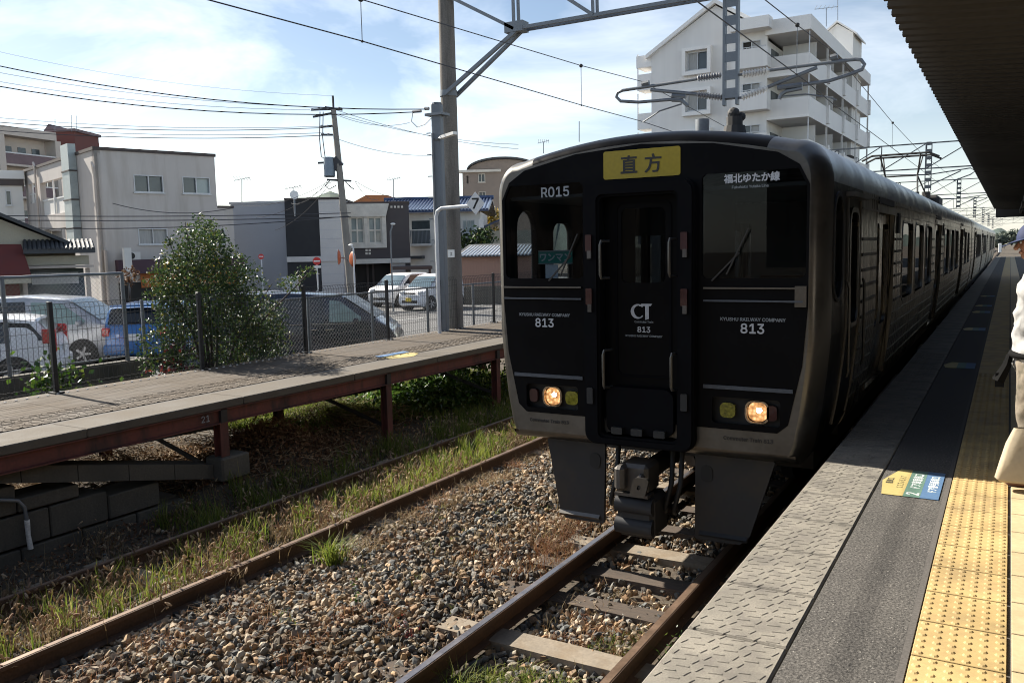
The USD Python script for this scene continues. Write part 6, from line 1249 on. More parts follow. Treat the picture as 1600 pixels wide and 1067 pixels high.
# --- white apartment block
GY = 60.0
A = Fac(aty(1018, 200, GY), 90-(-0.0)+1.0)    # gable wall, runs to the right
if A.u[0] < 0: A.u = -A.u
ab = thing('white_apartment_block', 'white five storey apartment block with gable end and balconies behind the train', 'apartment building', A.pt(5, 0))
sL = 0.0; rt = A.sz(1264, 150)[0]; apx, apz = A.sz(1118, 9); eaL = A.sz(1020, 87)[1]
s1180 = A.sz(1199, 60)[0]; eaR = A.sz(1213, 48)[1]
def fl(k): return 15.72-0.0-2.8*k       # window centre heights, top storey first
g = Polygon([(0, 0), (s1180, 0), (s1180, eaR), (apx, apz), (0, eaL)])
wl_ = []
for k in range(6):
    z = A.sz(1090, 95.7)[1]-2.8*k
    if z < 1: break
    s = A.sz(1090, 95.7+62*k)[0] if False else A.sz(1090, 95)[0]; wl_.append((s-0.72, z-0.62, s+0.72, z+0.62))
wr2 = []
sb0, sb1 = A.sz(1152, 90)[0], A.sz(1199, 90)[0]
for k in range(6):
    z = A.sz(1175, 82)[1]-2.8*k
    if z > 0.8: wr2.append((sb0+0.35, z-0.75, sb1-0.45, z+0.75))
for r in wl_+wr2: g = g.difference(R4(r))
mb = MB(); A.wall(mb, g, -0.25, 0); mb.build('gable_wall', 'wall_panel_white', ab)
dirY = -A.n
L_ = 30.0
# long side, behind the balconies
B = Fac(A.pt(s1180+0.0, 0), 0)
B.u = dirY.copy(); B.n = A.u.copy()
mb = MB(); mb.obox(A.pt(0.02, 0, -0.26), A.u*(s1180-0.04), dirY*(L_-0.3), [0, 0, min(eaL, eaR)-0.05]); mb.build('body', 'wall_white', ab)
# roof slopes
mb = MB()
for a, b in (((-0.35, eaL-0.22), (apx, apz+0.12)), ((apx, apz+0.12), (s1180+0.15, eaR+0.02))):
    d = np.array(b)-np.array(a); mb.obox(A.pt(a[0], a[1], 0.25), A.u*d[0]+A.w*d[1], dirY*(L_+0.3), A.w*0.28)
mb.build('roof', 'balcony_white', ab)
for r in wl_:
    A.window(ab, r, 2, 'alu', ('curtain', 'pane_dark'), 0.12)
    mb = MB()
    for q in ((r[0]-0.32, r[1]-0.34, r[2]+0.32, r[1]-0.08), (r[0]-0.32, r[3]+0.08, r[2]+0.32, r[3]+0.3), (r[0]-0.32, r[1]-0.08, r[0]-0.08, r[3]+0.08), (r[2]+0.08, r[1]-0.08, r[2]+0.32, r[3]+0.08)): A.box(mb, *q, 0.002, 0.36)
    mb.build('window_surround', 'balcony_white', ab)
for k, r in enumerate(wr2):
    A.window(ab, r, 2, 'alu', ('room_dark', 'curtain') if k == 0 else ('pane_dark', 'curtain'), 0.12)
    zf = r[1]-0.25
    mb = MB(); A.box(mb, sb0-0.1, zf-0.2, sb1+0.25, zf, 0.002, 0.95); A.box(mb, sb0-0.1, zf, sb1+0.25, zf+1.05, 0.85, 0.95); A.box(mb, sb0-0.1, zf, sb0, zf+1.05, 0.002, 0.85); A.box(mb, sb1+0.15, zf, sb1+0.25, zf+1.05, 0.002, 0.85); mb.build('front_balcony', 'wall_panel_white', ab)
    mb = MB(); A.box(mb, sb0, zf+1.12, sb1+0.15, zf+1.16, 0.88, 0.92)
    for q in np.linspace(sb0, sb1+0.1, 6): A.box(mb, q, zf+1.05, q+0.03, zf+1.12, 0.885, 0.915)
    mb.build('balcony_rail', 'alu', ab)
zt0 = wr2[0][3]+0.55; mb = MB(); A.box(mb, sb0-0.2, zt0, sb1+0.35, zt0+0.75, 0.003, 1.05); mb.build('balcony_hood', 'balcony_white', ab)
# left side stubs of balconies
for k in range(5):
    z = A.sz(1014, 118)[1]-2.8*k
    if z > 1: mb = MB(); A.box(mb, -1.15, z-1.0, -0.003, z+0.15, -1.6, -0.1); A.box(mb, -1.15, z+1.6, -1.08, z-1.0, -0.2, -0.12); mb.build('side_balcony', 'balcony_white', ab)
mb = MB(); A.box(mb, -1.2, eaL-0.75, -0.003, eaL+0.1, -1.7, -0.05); mb.build('side_hood', 'balcony_white', ab)
# balconies along the long side
dep = rt-s1180; far_ = 24.0
zf0 = A.sz(1264, 82)[1]; nb = 4; bay = far_/nb
for k in range(6):
    zt_ = zf0-2.8*k; zb_ = zt_-1.15
    if zb_ < 0.5: break
    mb = MB(); mb.obox(A.pt(s1180+0.003, zb_-0.18, 0), A.u*dep, dirY*far_, A.w*0.18); mb.build('balcony_floor', 'balcony_white', ab)
    mb = MB(); A.box(mb, s1180+0.003, zb_, s1180+dep, zt_+0.0, -0.12, -0.002); mb.build('balcony_parapet', 'wall_panel_white', ab)
    for j in range(nb):
        off = 0.0
        o = A.pt(s1180+dep-0.12, zb_, -j*bay-0.13); mb = MB(); mb.obox(o, A.u*0.12, dirY*(bay-0.45), A.w*(zt_-zb_)); mb.obox(o+dirY*(bay-0.44), A.u*0.30, dirY*0.42, A.w*(zt_-zb_+0.12)); mb.build('balcony_parapet', 'balcony_white', ab)
        mb = MB(); mb.obox(A.pt(s1180+dep-0.12, zt_, -j*bay-bay+0.05), A.u*0.12, dirY*0.12, A.w*1.45); mb.build('balcony_post', 'wall_white', ab); mb = MB(); mb.obox(A.pt(s1180+0.3, zb_, -j*bay-bay*0.5), A.u*(dep-0.5), dirY*0.06, A.w*2.4); mb.build('balcony_screen', 'wall_white', ab)
        mb = MB(); mb.obox(A.pt(s1180+0.005, zb_+0.02, -j*bay-1.0), A.u*0.05, dirY*1.9, A.w*1.9); mb.build('balcony_door', 'pane_dark', ab); mb = MB(); mb.obox(A.pt(s1180+0.005, zb_+0.02, -j*bay-3.6), A.u*0.05, dirY*1.7, A.w*1.9); mb.build('balcony_door', 'pane_dark', ab)
    mb = MB(); mb.obox(A.pt(s1180+dep-0.09, zt_, -0.15), A.u*0.06, dirY*0.06, A.w*1.5); mb.build('corner_post', 'alu', ab)
mb = MB(); mb.obox(A.pt(s1180-0.1, zf0+1.45, 0.15), A.u*(dep+0.2), dirY*(far_+0.3), A.w*0.95); mb.build('top_fascia', 'balcony_white', ab)
# stair tower on the roof
tw = aty(1283, 60, GY+17); tz0 = 10.0; tzt = aty(1310, 48, GY+17)[2]
T_ = Fac(tw, 91); 
if T_.u[0] < 0: T_.u = -T_.u
wT = T_.sz(1333, 60)[0]
mb = MB(); T_.wall(mb, Polygon([(0, tz0), (wT, tz0), (wT, tzt-0.35), (wT/2, tzt+0.55), (0, tzt-0.35)]), -4.2, 0); mb.build('stair_tower', 'wall_white', ab)
mb = MB(); mb.obox(T_.pt(-0.3, tzt-0.55, 0.2), T_.u*(wT/2+0.3)+T_.w*1.2, -T_.n*4.6, T_.w*0.14); mb.obox(T_.pt(wT+0.3, tzt-0.55, 0.2), -T_.u*(wT/2+0.3)+T_.w*1.2, -T_.n*4.6, T_.w*0.14); mb.build('tower_roof', 'balcony_white', ab)
mb = MB(); T_.wall(mb, Polygon([(wT*0.45, tzt-3.4), (wT*0.72, tzt-3.4), (wT*0.72, tzt-2.2), (wT*0.585, tzt-1.7), (wT*0.45, tzt-2.2)]), 0.002, 0.03); mb.build('tower_window', 'pane_dark', ab)
for a, b in ((1291, 8), (1309, -20)):
    pass
def antenna(label, px, pt, pb, d, cross=True, w=0.9):
    a, b = Q(px, pt, d), Q(px, pb, d); t = thing('roof_antenna', label, 'antenna', b); MB().cyl(b, a, 0.03, 5).build('mast', 'galv', t)
    if cross:
        mb = MB(); mb.bar(a-RT*w-[0, 0, .1], a+RT*w+[0, 0, .1], 0.03)
        for k in np.linspace(-0.9, 0.9, 6): mb.bar(a+RT*w*k+FW*0.3, a+RT*w*k-FW*0.3+[0, 0, 0.1], 0.02)
        mb.build('aerial', 'galv', t)
    return t
antenna('aerial with cross bars on the white apartment block roof', 1291, 13, 42, 66, True, 0.9); antenna('tall thin lightning rod above the white stair tower', 1309, -15, 32, 80, False)

# --- beige three storey building
F = Fac(atd(158, 400, 43), 17.5); G = Fac(F.p, -72.5)
if F.u@RT < 0: F.u = -F.u
if G.u@RT > 0: G.u = -G.u                    # runs away to the left from the corner
bb = thing('beige_building', 'beige three storey building with brown roof edge and grey duct', 'building', F.pt(4, 0))
w1 = F.sz(338, 300)[0]; w2 = F.sz(368, 400)[0]; zt_ = F.sz(158, 235)[1]; zt2 = F.sz(350, 325)[1]
wins_ = [F.rect(209, 274, 255, 301), F.rect(285, 277, 328, 303), F.rect(216, 357, 262, 382), F.rect(309, 358, 352, 381)]
g = Polygon([(0, 0), (w2, 0), (w2, zt2), (w1, zt2), (w1, zt_), (0, zt_)])
for r in wins_: g = g.difference(R4(r))
mb = MB(); F.wall(mb, g, -0.3, 0); mb.build('front_wall', 'wall_beige', bb)
for r, gm in zip(wins_, (('pane_dark', 'pane_dark'), ('pane_dark', 'pane_pale'), ('curtain', 'curtain'), ('curtain', 'pane_dark'))): F.window(bb, r, 2, 'alu', gm, 0.13)
gl_ = G.sz(38, 270)[0]
def grect(*a): return G.rect(*a)
op = [grect(64, 281, 104, 335), grect(45, 287, 56, 318), grect(70, 357, 108, 392), grect(48, 357, 61, 388)]
g = Polygon([(0, 0), (gl_, 0), (gl_, zt_), (0, zt_)])
for r in op: g = g.difference(R4(r))
mb = MB(); G.wall(mb, g, -0.3, 0); mb.build('side_wall', 'wall_beige', bb)
mb = MB(); mb.obox(F.pt(0.32, 0.02, -0.32), F.u*(w1-0.35), G.u*(gl_-0.4)*0+(-F.n)*1.0, [0, 0, zt_-0.1]); mb.obox(F.pt(1.9, 0.02, -1.3), F.u*(w1-1.95), -F.n*(gl_-2), [0, 0, zt_-0.05]); mb.obox(F.pt(w1+0.01, 0.02, -0.32), F.u*(w2-w1-0.03), -F.n*6, [0, 0, zt2-0.05]); mb.build('body', 'wall_beige', bb)
for z in (zt_-3.1, zt_-6.1): mb = MB(); mb.obox(F.pt(0.32, z, -1.35), F.u*1.6, -F.n*(gl_-1.6), [0, 0, 0.2]); mb.build('gallery_floor', 'wall_beige', bb)
mb = MB(); F.box(mb, -0.06, zt_, w1+0.06, zt_+0.16, -0.4, 0.06); mb.build('roof_edge', 'trim_brown', bb); mb = MB(); G.box(mb, -0.05, zt_+0.003, gl_+0.06, zt_+0.157, -0.4, 0.065); mb.build('roof_edge', 'trim_brown', bb)
mb = MB(); F.box(mb, w1+0.06, zt2, w2+0.05, zt2+0.12, -0.4, 0.05); mb.build('roof_edge', 'trim_brown', bb)
for r in op[:2]:
    mb = MB(); h = (r[3]-r[1])*0.44
    G.box(mb, r[0], r[1], r[2], r[1]+h, -0.22, -0.12); mb.build('balcony_panel', 'wall_white', bb)
    mb = MB(); G.box(mb, r[0], r[1]+h, r[2], r[1]+h+0.08, -0.24, -0.08); c = r[0]+(r[2]-r[0])*0.5; G.box(mb, c-0.05, r[1], c+0.05, r[3], -0.1, -0.02); mb.build('balcony_rail', 'sign_white', bb)
def onG(px, py): s, z = G.sz(px, py); return s, z
s0 = G.sz(108, 240)[0]; s1 = G.sz(118, 240)[0]
mb = MB(); z0 = G.sz(120, 382)[1]; G.box(mb, min(s0, s1)-0.1, z0, max(s0, s1)+0.1, zt_+0.6, 0.02, 0.4); dct = mb.build('duct', 'duct', bb)
for z in np.arange(z0+0.8, zt_+0.5, 1.5): mb = MB(); G.box(mb, min(s0, s1)-0.14, z, max(s0, s1)+0.14, z+0.07, 0.018, 0.44); mb.build('flange', 'trim_brown', dct)
for px in (150, 57):
    s, z = G.sz(px, 255); p = [G.pt(s+0.4, z-0.5, 0.02), G.pt(s+0.25, z+0.05, 0.12), G.pt(s, z-0.2, 0.12), G.pt(s, 0.1, 0.12)]; MB().tube(p, 0.06, 7).build('down_pipe', 'pipe_beige', bb, smooth=40)
mb = MB(); p = [F.pt(0.18, zt_-5.0, 0.12), F.pt(0.18, 0.1, 0.12)]; mb.tube(p, 0.09, 7); mb.build('down_pipe', 'pipe_beige', bb, smooth=40)
aw = F.rect(180, 404, 392, 425); mb = MB(); F.box(mb, aw[0], aw[1], w2+0.3, aw[3], 0.003, 0.5); awn = mb.build('shop_fascia', 'purple', bb)
mb = MB(); r = F.rect(300, 407, 316, 423); lettering(mb, 'SEA', (r[3]-r[1])*0.8, F.pt((F.rect(322, 407, 323, 423))[0], r[1], 0.51), F.u, F.w, F.n, 0.02, True) if False else [F.box(mb, *F.rect(*q), 0.505, 0.53) for q in ((250, 405, 254, 423), (254, 408, 262, 411), (256, 411, 260, 421), (316, 405, 328, 408), (318, 410, 326, 412), (315, 414, 330, 417), (320, 417, 324, 423), (334, 405, 346, 408), (334, 408, 337, 418), (343, 408, 346, 418), (337, 412, 343, 414))]
mb.build('fascia_lettering', 'sign_yellow', bb)
mb = MB(); F.box(mb, aw[0]+0.1, 0.05, w2, aw[1]-0.45, 0.002, 0.05); mb.build('shop_front', 'room_dark', bb); mb = MB(); F.box(mb, aw[0]+1.2, aw[1]-0.75, w2, aw[1]-0.003, 0.02, 0.12); mb.build('shop_sign', 'orange', bb)
ac = F.rect(194, 394, 215, 406); t = thing('air_conditioner', 'white air conditioner unit on the beige building\'s ledge', 'air conditioner', F.pt(ac[0], ac[1], 0.3)); mb = MB(); F.box(mb, ac[0], ac[1], ac[2], ac[3], 0.1, 0.45); mb.build('casing', 'wall_white', t); mb = MB(); c = F.pt(ac[0]+0.33*(ac[2]-ac[0]), (ac[1]+ac[3])/2, 0.45); mb.cyl(c, c+F.n*0.02, 0.17, 16); mb.build('fan_grille', 'under_dark', t)
q = F.rect(182, 388, 193, 436); t = thing('signboard', 'tall narrow white signboard before the beige building', 'sign', F.pt(q[0], 0, 1)); mb = MB(); F.box(mb, q[0], q[1], q[2], q[3], 1.0, 1.3); mb.build('panel', 'wall_white', t); MB().cyl(F.pt((q[0]+q[2])/2, 0, 1.15), F.pt((q[0]+q[2])/2, q[1], 1.15), 0.06, 6).build('post', 'galv', t)
# --- old house with red brown skirt roof, far left
K = Fac(atd(20, 440, 33), 30)
if K.u@RT < 0: K.u = -K.u
oh = thing('old_house', 'cream gabled old house with tiled eave and red brown canopy, far left', 'house', K.pt(0, 0))
P = lambda *a: K.sz(*a)
gx0 = P(-70, 360)[0]; apx_ = P(-30, 330)[0]
ga = [P(x, y) for x, y in ((-70, 352), (-30, 331), (118, 388), (118, 470), (-70, 470))]
g = Polygon([(a, max(b, 0)) for a, b in ga]).buffer(0); wn = K.rect(52, 422, 132, 480); g = g.difference(R4((wn[0], 0.4, P(100, 430)[0], wn[3])))
mb = MB(); K.wall(mb, g, -6.0, 0); mb.build('wall', 'wall_cream', oh)
p0, p1, p2 = P(-75, 356), P(-30, 326), P(120, 388); mb = MB()
for a, b in ((p0, p1), (p1, p2)):
    d = np.array(b)-np.array(a); mb.obox(K.pt(a[0], a[1], 0.5), K.u*d[0]+K.w*d[1], -K.n*7, K.w*0.14)
rf = mb.build('roof', 'tile_dark', oh)
e0, e1 = P(36, 388), P(146, 393); zE = P(40, 397)[1]; mb = MB()
K.box(mb, e0[0], zE, e1[0], zE+0.10, -0.3, 1.1); mb.obox(K.pt(e0[0], zE+0.1, 1.1), K.u*(e1[0]-e0[0]), -K.n*1.1+K.w*0.35, K.w*0.06); mb.build('eave', 'tile_dark', oh)
for k in range(16): a = e0[0]+(e1[0]-e0[0])*(k+0.5)/16; MB().tube([K.pt(a, zE+0.17, 1.12), K.pt(a, zE+0.52, 0.05)], 0.06, 5).build('ridge_tile', 'tile_dark', oh)
r = K.rect(38, 400, 138, 414); mb = MB(); K.box(mb, r[0], r[1]-0.0, r[2], r[3], 0.002, 0.5); mb.build('upper_wall', 'wall_cream', oh); mb = MB(); K.box(mb, r[0], r[1]-0.12, r[2]+0.15, r[1]-0.02, 0.02, 0.7); mb.build('ledge', 'pipe_beige', oh)
mb = MB(); K.box(mb, r[0], 0.3, r[2]-0.2, r[1]-0.15, 0.004, 0.06); mb.build('shop_window', 'pane_dark', oh); mb = MB(); K.box(mb, r[0]+0.2, r[1]-0.75, r[2]-0.4, r[1]-0.3, 0.062, 0.08); mb.build('window_blind', 'curtain', oh); 
for px in (38, 137): s = P(px, 430)[0]; mb = MB(); K.box(mb, s-0.08, 0, s+0.08, r[1]-0.15, 0.07, 0.2); mb.build('post', 'pipe_beige', oh)
q0, q1, q2, q3 = P(-60, 382), P(33, 382), P(48, 427), P(-60, 430); mb = MB(); v = [K.pt(q0[0], q0[1], 0.5), K.pt(q1[0], q1[1], 0.5), K.pt(q2[0], q2[1], 1.5), K.pt(q3[0], q3[1], 1.5)]; v += [a-K.w*0.12 for a in v]; mb.add(v, [[0, 1, 2, 3], [7, 6, 5, 4], [0, 4, 5, 1], [1, 5, 6, 2], [2, 6, 7, 3], [3, 7, 4, 0]]); mb.build('skirt_roof', 'roof_redbrown', oh)
mb = MB(); K.box(mb, q3[0], q3[1]-0.35, q2[0], q3[1]-0.125, 0.3, 1.45); mb.build('skirt_fascia', 'wall_cream', oh); mb = MB(); K.box(mb, P(8, 440)[0], 0, P(30, 440)[0], q3[1]-0.4, 0.01, 0.35); mb.build('door', 'roof_redbrown', oh)
# --- white house behind it
K = Fac(atd(10, 350, 52), 30)
if K.u@RT < 0: K.u = -K.u
t = thing('white_house', 'plain white house with one slit window behind the old house', 'house', K.pt(0, 0)); r = K.rect(-40, 290, 42, 470); sw = K.rect(9, 298, 18, 321); mb = MB(); K.wall(mb, R4((r[0], 0, r[2], r[3])).difference(R4(sw)), -5, 0); mb.build('wall', 'wall_white', t); K.window(t, sw, 1, 'alu', ('pane_dark',), 0.1); mb = MB(); a, b = K.sz(-40, 270), K.sz(42, 284); K.box(mb, r[0], r[3], r[2]+0.1, r[3]+0.4, -5, 0.15); mb.build('roof_edge', 'trim_brown', t); mb = MB(); K.box(mb, r[0], r[3]+0.4, r[2]+0.15, r[3]+0.9, -5, 0.2); mb.build('roof', 'wall_white', t)
# --- far apartment with brown tower
K = Fac(atd(40, 300, 85), -10)
if K.u@RT < 0: K.u = -K.u
t = thing('far_apartment', 'distant beige apartment block with dark balcony fronts, far left', 'apartment building', K.pt(0, 0)); r = K.rect(-60, 204, 92, 420); zt_ = r[3]; mb = MB(); K.box(mb, r[0], 0, r[2], zt_, -9, -1.4); mb.build('body', 'apt_pale', t)
mb = MB(); K.box(mb, r[0], zt_-0.5, r[2]+0.2, zt_+0.35, -9.2, 0.1); mb.build('roof_slab', 'apt_pale', t)
for k in range(4):
    z = zt_-1.2-k*3.0*1.05
    mb = MB(); K.box(mb, r[0], z-2.25, r[2], z-2.05, -1.4, 0.0); mb.build('balcony_floor', 'apt_pale', t); mb = MB(); K.box(mb, r[0]+0.2, z-2.05, r[2]-0.3, z-1.05, -0.12, -0.02); mb.build('balcony_front', 'apt_mauve', t); mb = MB(); K.box(mb, r[0], z-1.05, r[2], z-0.93, -0.2, 0.03); mb.build('balcony_rail', 'alu', t)
    for j in range(6): s = r[0]+1.0+j*(r[2]-r[0]-1)/6; w = MB(); K.box(w, s, z-1.9, s+0.9, z-0.2, -1.398, -1.34); w.build('balcony_door', 'pane_dark', t)
for px in (-30, 4, 92): s = K.sz(px, 250)[0]; mb = MB(); K.box(mb, s-0.35, 0, s+0.35, zt_-0.5, -1.4, 0.06); mb.build('pier', 'apt_pale', t)
t = thing('brown_tower', 'red brown stair tower beside the distant beige apartment block', 'building', atd(100, 300, 92)*[1, 1, 0]); K2 = Fac(atd(100, 300, 92), 62); r2 = K2.rect(84, 206, 124, 420); mb = MB(); K2.box(mb, r2[0], 0, r2[2], r2[3], -5, 0); mb.build('tower', 'wall_brown', t); mb = MB(); K2.box(mb, r2[0]-0.2, r2[3], r2[2]+0.2, r2[3]+0.3, -5.2, 0.2); mb.build('roof_edge', 'apt_mauve', t); r3 = K2.rect(60, 200, 85, 215); mb = MB(); K2.wall(mb, Polygon([(r3[0], r3[1]-2), (r3[2], r3[1]-2), (r3[2], r3[1]+0.4), ((r3[0]+r3[2])/2, r3[3]+0.5), (r3[0], r3[1]+0.4)]), -4, -0.5); mb.build('gable', 'apt_mauve', t)
for px, pt, lab in ((86, 186, 'thin aerial left on the far red brown tower'), (112, 180, 'middle aerial on the far red brown tower'), (120, 181, 'right hand aerial on the far red brown tower')): antenna(lab, px, pt, 206, 90, False)
# --- grey, black and charcoal houses in the middle
K = Fac(atd(405, 420, 50), 70)
if K.u@RT < 0: K.u = -K.u
t = thing('grey_house', 'plain pale grey house wall between beige and black houses', 'house', K.pt(0, 0)); r = K.rect(364, 318, 448, 470); mb = MB(); K.box(mb, r[0], 0, r[2], r[3], -7, 0); mb.build('wall', 'wall_grey', t); mb = MB(); K.box(mb, r[0]-0.05, r[3], r[2], r[3]+0.12, -7, 0.05); mb.build('roof_edge', 'alu', t)
K = Fac(atd(500, 420, 48), 58)
if K.u@RT < 0: K.u = -K.u
bh = thing('black_house', 'black and pale clad house front behind the no entry sign', 'house', K.pt(0, 0)); r = K.rect(448, 312, 501, 470); zb_ = K.sz(475, 405)[1]
mb = MB(); K.box(mb, r[0], 0, r[2], r[3], -7, 0); mb.build('black_wall', 'wall_black', bh); mb = MB(); K.box(mb, r[0], zb_-0.15, r[2], zb_+0.15, 0.002, 0.08); mb.build('white_band', 'wall_light', bh)
r2 = K.rect(501, 312, 536, 470); mb = MB(); K.box(mb, r2[0]+0.003, 0, r2[2], r2[3], -7, 0.03); mb.build('pale_wall', 'wall_light', bh); mb = MB()
for k in range(12): K.box(mb, r2[0]+0.01, 0.5+k*0.5, r2[2], 0.52+k*0.5, 0.031, 0.036)
mb.build('cladding_joint', 'wall_grey', bh); mb = MB(); K.box(mb, r2[0], zb_-0.15, r2[2], zb_+0.15, 0.038, 0.1); mb.build('white_band', 'wall_light', bh); mb = MB(); K.box(mb, r[0], r[3], r2[2], r[3]+0.1, -7, 0.08); mb.build('roof_edge', 'trim_brown', bh)
K = Fac(atd(590, 420, 50), 52)
if K.u@RT < 0: K.u = -K.u
chh = thing('charcoal_house', 'charcoal clad house with white framed bay window', 'house', K.pt(0, 0)); r = K.rect(536, 318, 641, 470); zb_ = K.sz(600, 404)[1]; wr3 = K.rect(547, 339, 597, 381)
mb = MB(); K.wall(mb, R4((r[0], zb_, r[2], r[3])).difference(R4(wr3)), -0.3, 0); mb.build('upper_wall', 'wall_charcoal', chh); mb = MB(); K.box(mb, r[0], zb_+0.2, r[2], r[3]-0.1, -7, -0.32); mb.build('body', 'wall_charcoal', chh); mb = MB(); K.box(mb, r[0], r[3], r[2]+0.05, r[3]+0.1, -7, 0.06); mb.build('roof_edge', 'trim_brown', chh)
s0, z0, s1, z1 = wr3; m_ = (s0+s1)/2
for a, b in ((s0, m_-0.1), (m_+0.1, s1)): K.window(chh, (a, z0, b, z1), 2, 'frame_pale', ('pane_pale',), 0.1, False, 0.09, 2)
mb = MB(); K.box(mb, m_-0.1, z0, m_+0.1, z1, -0.1, 0.1); K.box(mb, s0-0.25, z0-0.25, s1+0.25, z0-0.002, 0.002, 0.14); K.box(mb, s0-0.25, z0, s0-0.002, z1, 0.002, 0.12); K.box(mb, s1+0.002, z0, s1+0.25, z1, 0.002, 0.12)
K.wall(mb, Polygon([(s0-0.25, z1+0.003), (s1+0.25, z1+0.003), (s1+0.45, z1+0.75), (s0-0.45, z1+0.75)]), 0.002, 0.2); mb.build('window_surround', 'frame_pale', chh)
mb = MB()
for i in range(2):
    for j in range(2): a, b = K.sz(571+i*5, 391+j*5); mb = MB(); K.box(mb, a, b-0.07, a+0.13, b+0.06, 0.002, 0.03); mb.build('vent_cover', 'frame_pale', chh)
for k in range(4): a, b = K.sz(610+k*5.5, 323.5); mb = MB(); K.box(mb, a, b-0.06, a+0.12, b+0.06, 0.002, 0.05); mb.build('vent_cover', 'frame_pale', chh)
mb = MB(); K.box(mb, r[0], zb_-0.28, r[2], zb_-0.003, -0.5, 0.15); mb.build('canopy_band', 'frame_pale', chh); mb = MB(); K.box(mb, r[0], 0, K.sz(610, 430)[0], zb_-0.3, -2.5, -1.2); mb.build('entrance', 'room_dark', chh)
for px in (572, 581): s = K.sz(px, 430)[0]; mb = MB(); K.box(mb, s, 0, s+0.12, zb_-0.3, -1.18, -1.05); mb.build('door_frame', 'trim_brown', chh)
mb = MB(); s = K.sz(612, 430)[0]; K.box(mb, s, 0, K.sz(634, 430)[0], zb_-0.3, -2, -0.05); mb.build('lower_wall', 'wall_light', chh); mb = MB(); K.box(mb, K.sz(634, 430)[0]+0.003, 0, r[2], zb_-0.3, -2, -0.02); mb.build('lower_wall', 'wall_charcoal', chh)
t = thing('carport', 'small dark flat carport roof beside the charcoal house', 'carport', K.pt(6, 0, 2)); a, b = K.sz(613, 417), K.sz(672, 421); mb = MB(); K.box(mb, a[0], a[1]-0.12, b[0], a[1]+0.05, 0.5, 3.5); mb.build('roof', 'trim_brown', t)
for px in (636, 668): s = K.sz(px, 420)[0]; MB().cyl(K.pt(s, 0, 3.3), K.pt(s, a[1]-0.12, 3.3), 0.07, 6).build('post', 'trim_brown', t)
mb = MB(); r = K.rect(428, 428, 443, 460); t = thing('meter_box', 'grey electrical cabinet at the black house foot', 'cabinet', K.pt(0, 0)); c = Q(453, 432, 45); MB().cbox((c[0], c[1], 0.75), (0.8, 0.5, 1.5), rz=0.5, bev=0.04).build('cabinet', 'wall_light', t)
t = thing('dish', 'white satellite dish on a pole on the grey house roof', 'satellite dish', Q(460, 350, 46)); c = Q(459.5, 305, 46); MB().cyl(Q(461, 338, 46), c, 0.05, 6).build('pole', 'galv', t); n_ = -ray(459, 305)+[0.2, 0, 0.3]; n_ /= np.linalg.norm(n_); MB().cyl(c, c+n_*0.06, 0.16, 18, 0.24).build('reflector', 'sign_white', t, smooth=40)
antenna('aerial left of the satellite dish', 458, 293, 312, 52, True, 0.5); antenna('aerial above the blue tiled roof', 615, 280, 314, 60, True, 0.5); antenna('thin aerial above the grey house', 378, 280, 316, 52, True, 0.5); antenna('aerial behind the train roof edge', 849, 222, 240, 60, True, 0.4); antenna('thin rod behind the train roof', 905, 190, 222, 60, False)
# --- blue tiled white house
K = Fac(atd(660, 420, 58), 62)
if K.u@RT < 0: K.u = -K.u
t = thing('blue_roofed_house', 'white house with blue tiled roof and balcony behind the poles', 'house', K.pt(0, 0)); r = K.rect(640, 332, 752, 470); mb = MB(); K.box(mb, r[0], 0, r[2], r[3], -7, 0); mb.build('wall', 'wall_white', t)
e0, e1 = K.sz(588, 333)[0], K.sz(765, 333)[0]; zE = K.sz(660, 333)[1]; zr = K.sz(660, 311)[1]; sl_ = np.array([0, 0, 0])
mb = MB(); mb.obox(K.pt(e0, zE, 0.8), K.u*(e1-e0), -K.n*4.4+K.w*(zr-zE), K.w*0.12); mb.obox(K.pt(e0, zE, -8), K.u*(e1-e0), K.n*4.4+K.w*(zr-zE), K.w*0.12); rf = mb.build('roof', 'tile_blue', t)
for k in range(34): a = e0+(e1-e0)*(k+0.5)/34; MB().tube([K.pt(a, zE+0.13, 0.82), K.pt(a, zr+0.13, -3.55)], 0.09, 5).build('roof_tile', 'tile_blue', rf)
MB().tube([K.pt(e0-0.1, zr+0.22, -3.6), K.pt(e1+0.1, zr+0.22, -3.6)], 0.16, 6).build('ridge', 'tile_blue', rf)
b_ = K.rect(642, 359, 676, 381); mb = MB(); K.box(mb, b_[0], b_[1]-0.15, b_[2], b_[1], 0.002, 1.2); K.box(mb, b_[0], b_[3]-0.08, b_[2], b_[3], 1.1, 1.2); mb.build('balcony', 'wall_white', t); mb = MB()
for s in np.linspace(b_[0]+0.05, b_[2]-0.1, 16): K.box(mb, s, b_[1], s+0.05, b_[3]-0.08, 1.13, 1.17)
mb.build('balusters', 'galv_blue', t, kind='stuff'); mb = MB(); q = K.rect(644, 345, 672, 381); K.box(mb, q[0], q[1], q[2], q[3], 0.003, 0.03); mb.build('balcony_door', 'pane_dark', t); K.window(t, K.rect(723, 344, 742, 364), 3, 'alu', ('pane_pale',), 0.0); mb = MB(); q = K.rect(650, 396, 690, 404); K.box(mb, q[0]-1.5, q[1], q[0]+0.6, q[1]+0.2, 0.01, 1.4); mb.build('porch_roof', 'tile_dark', t)
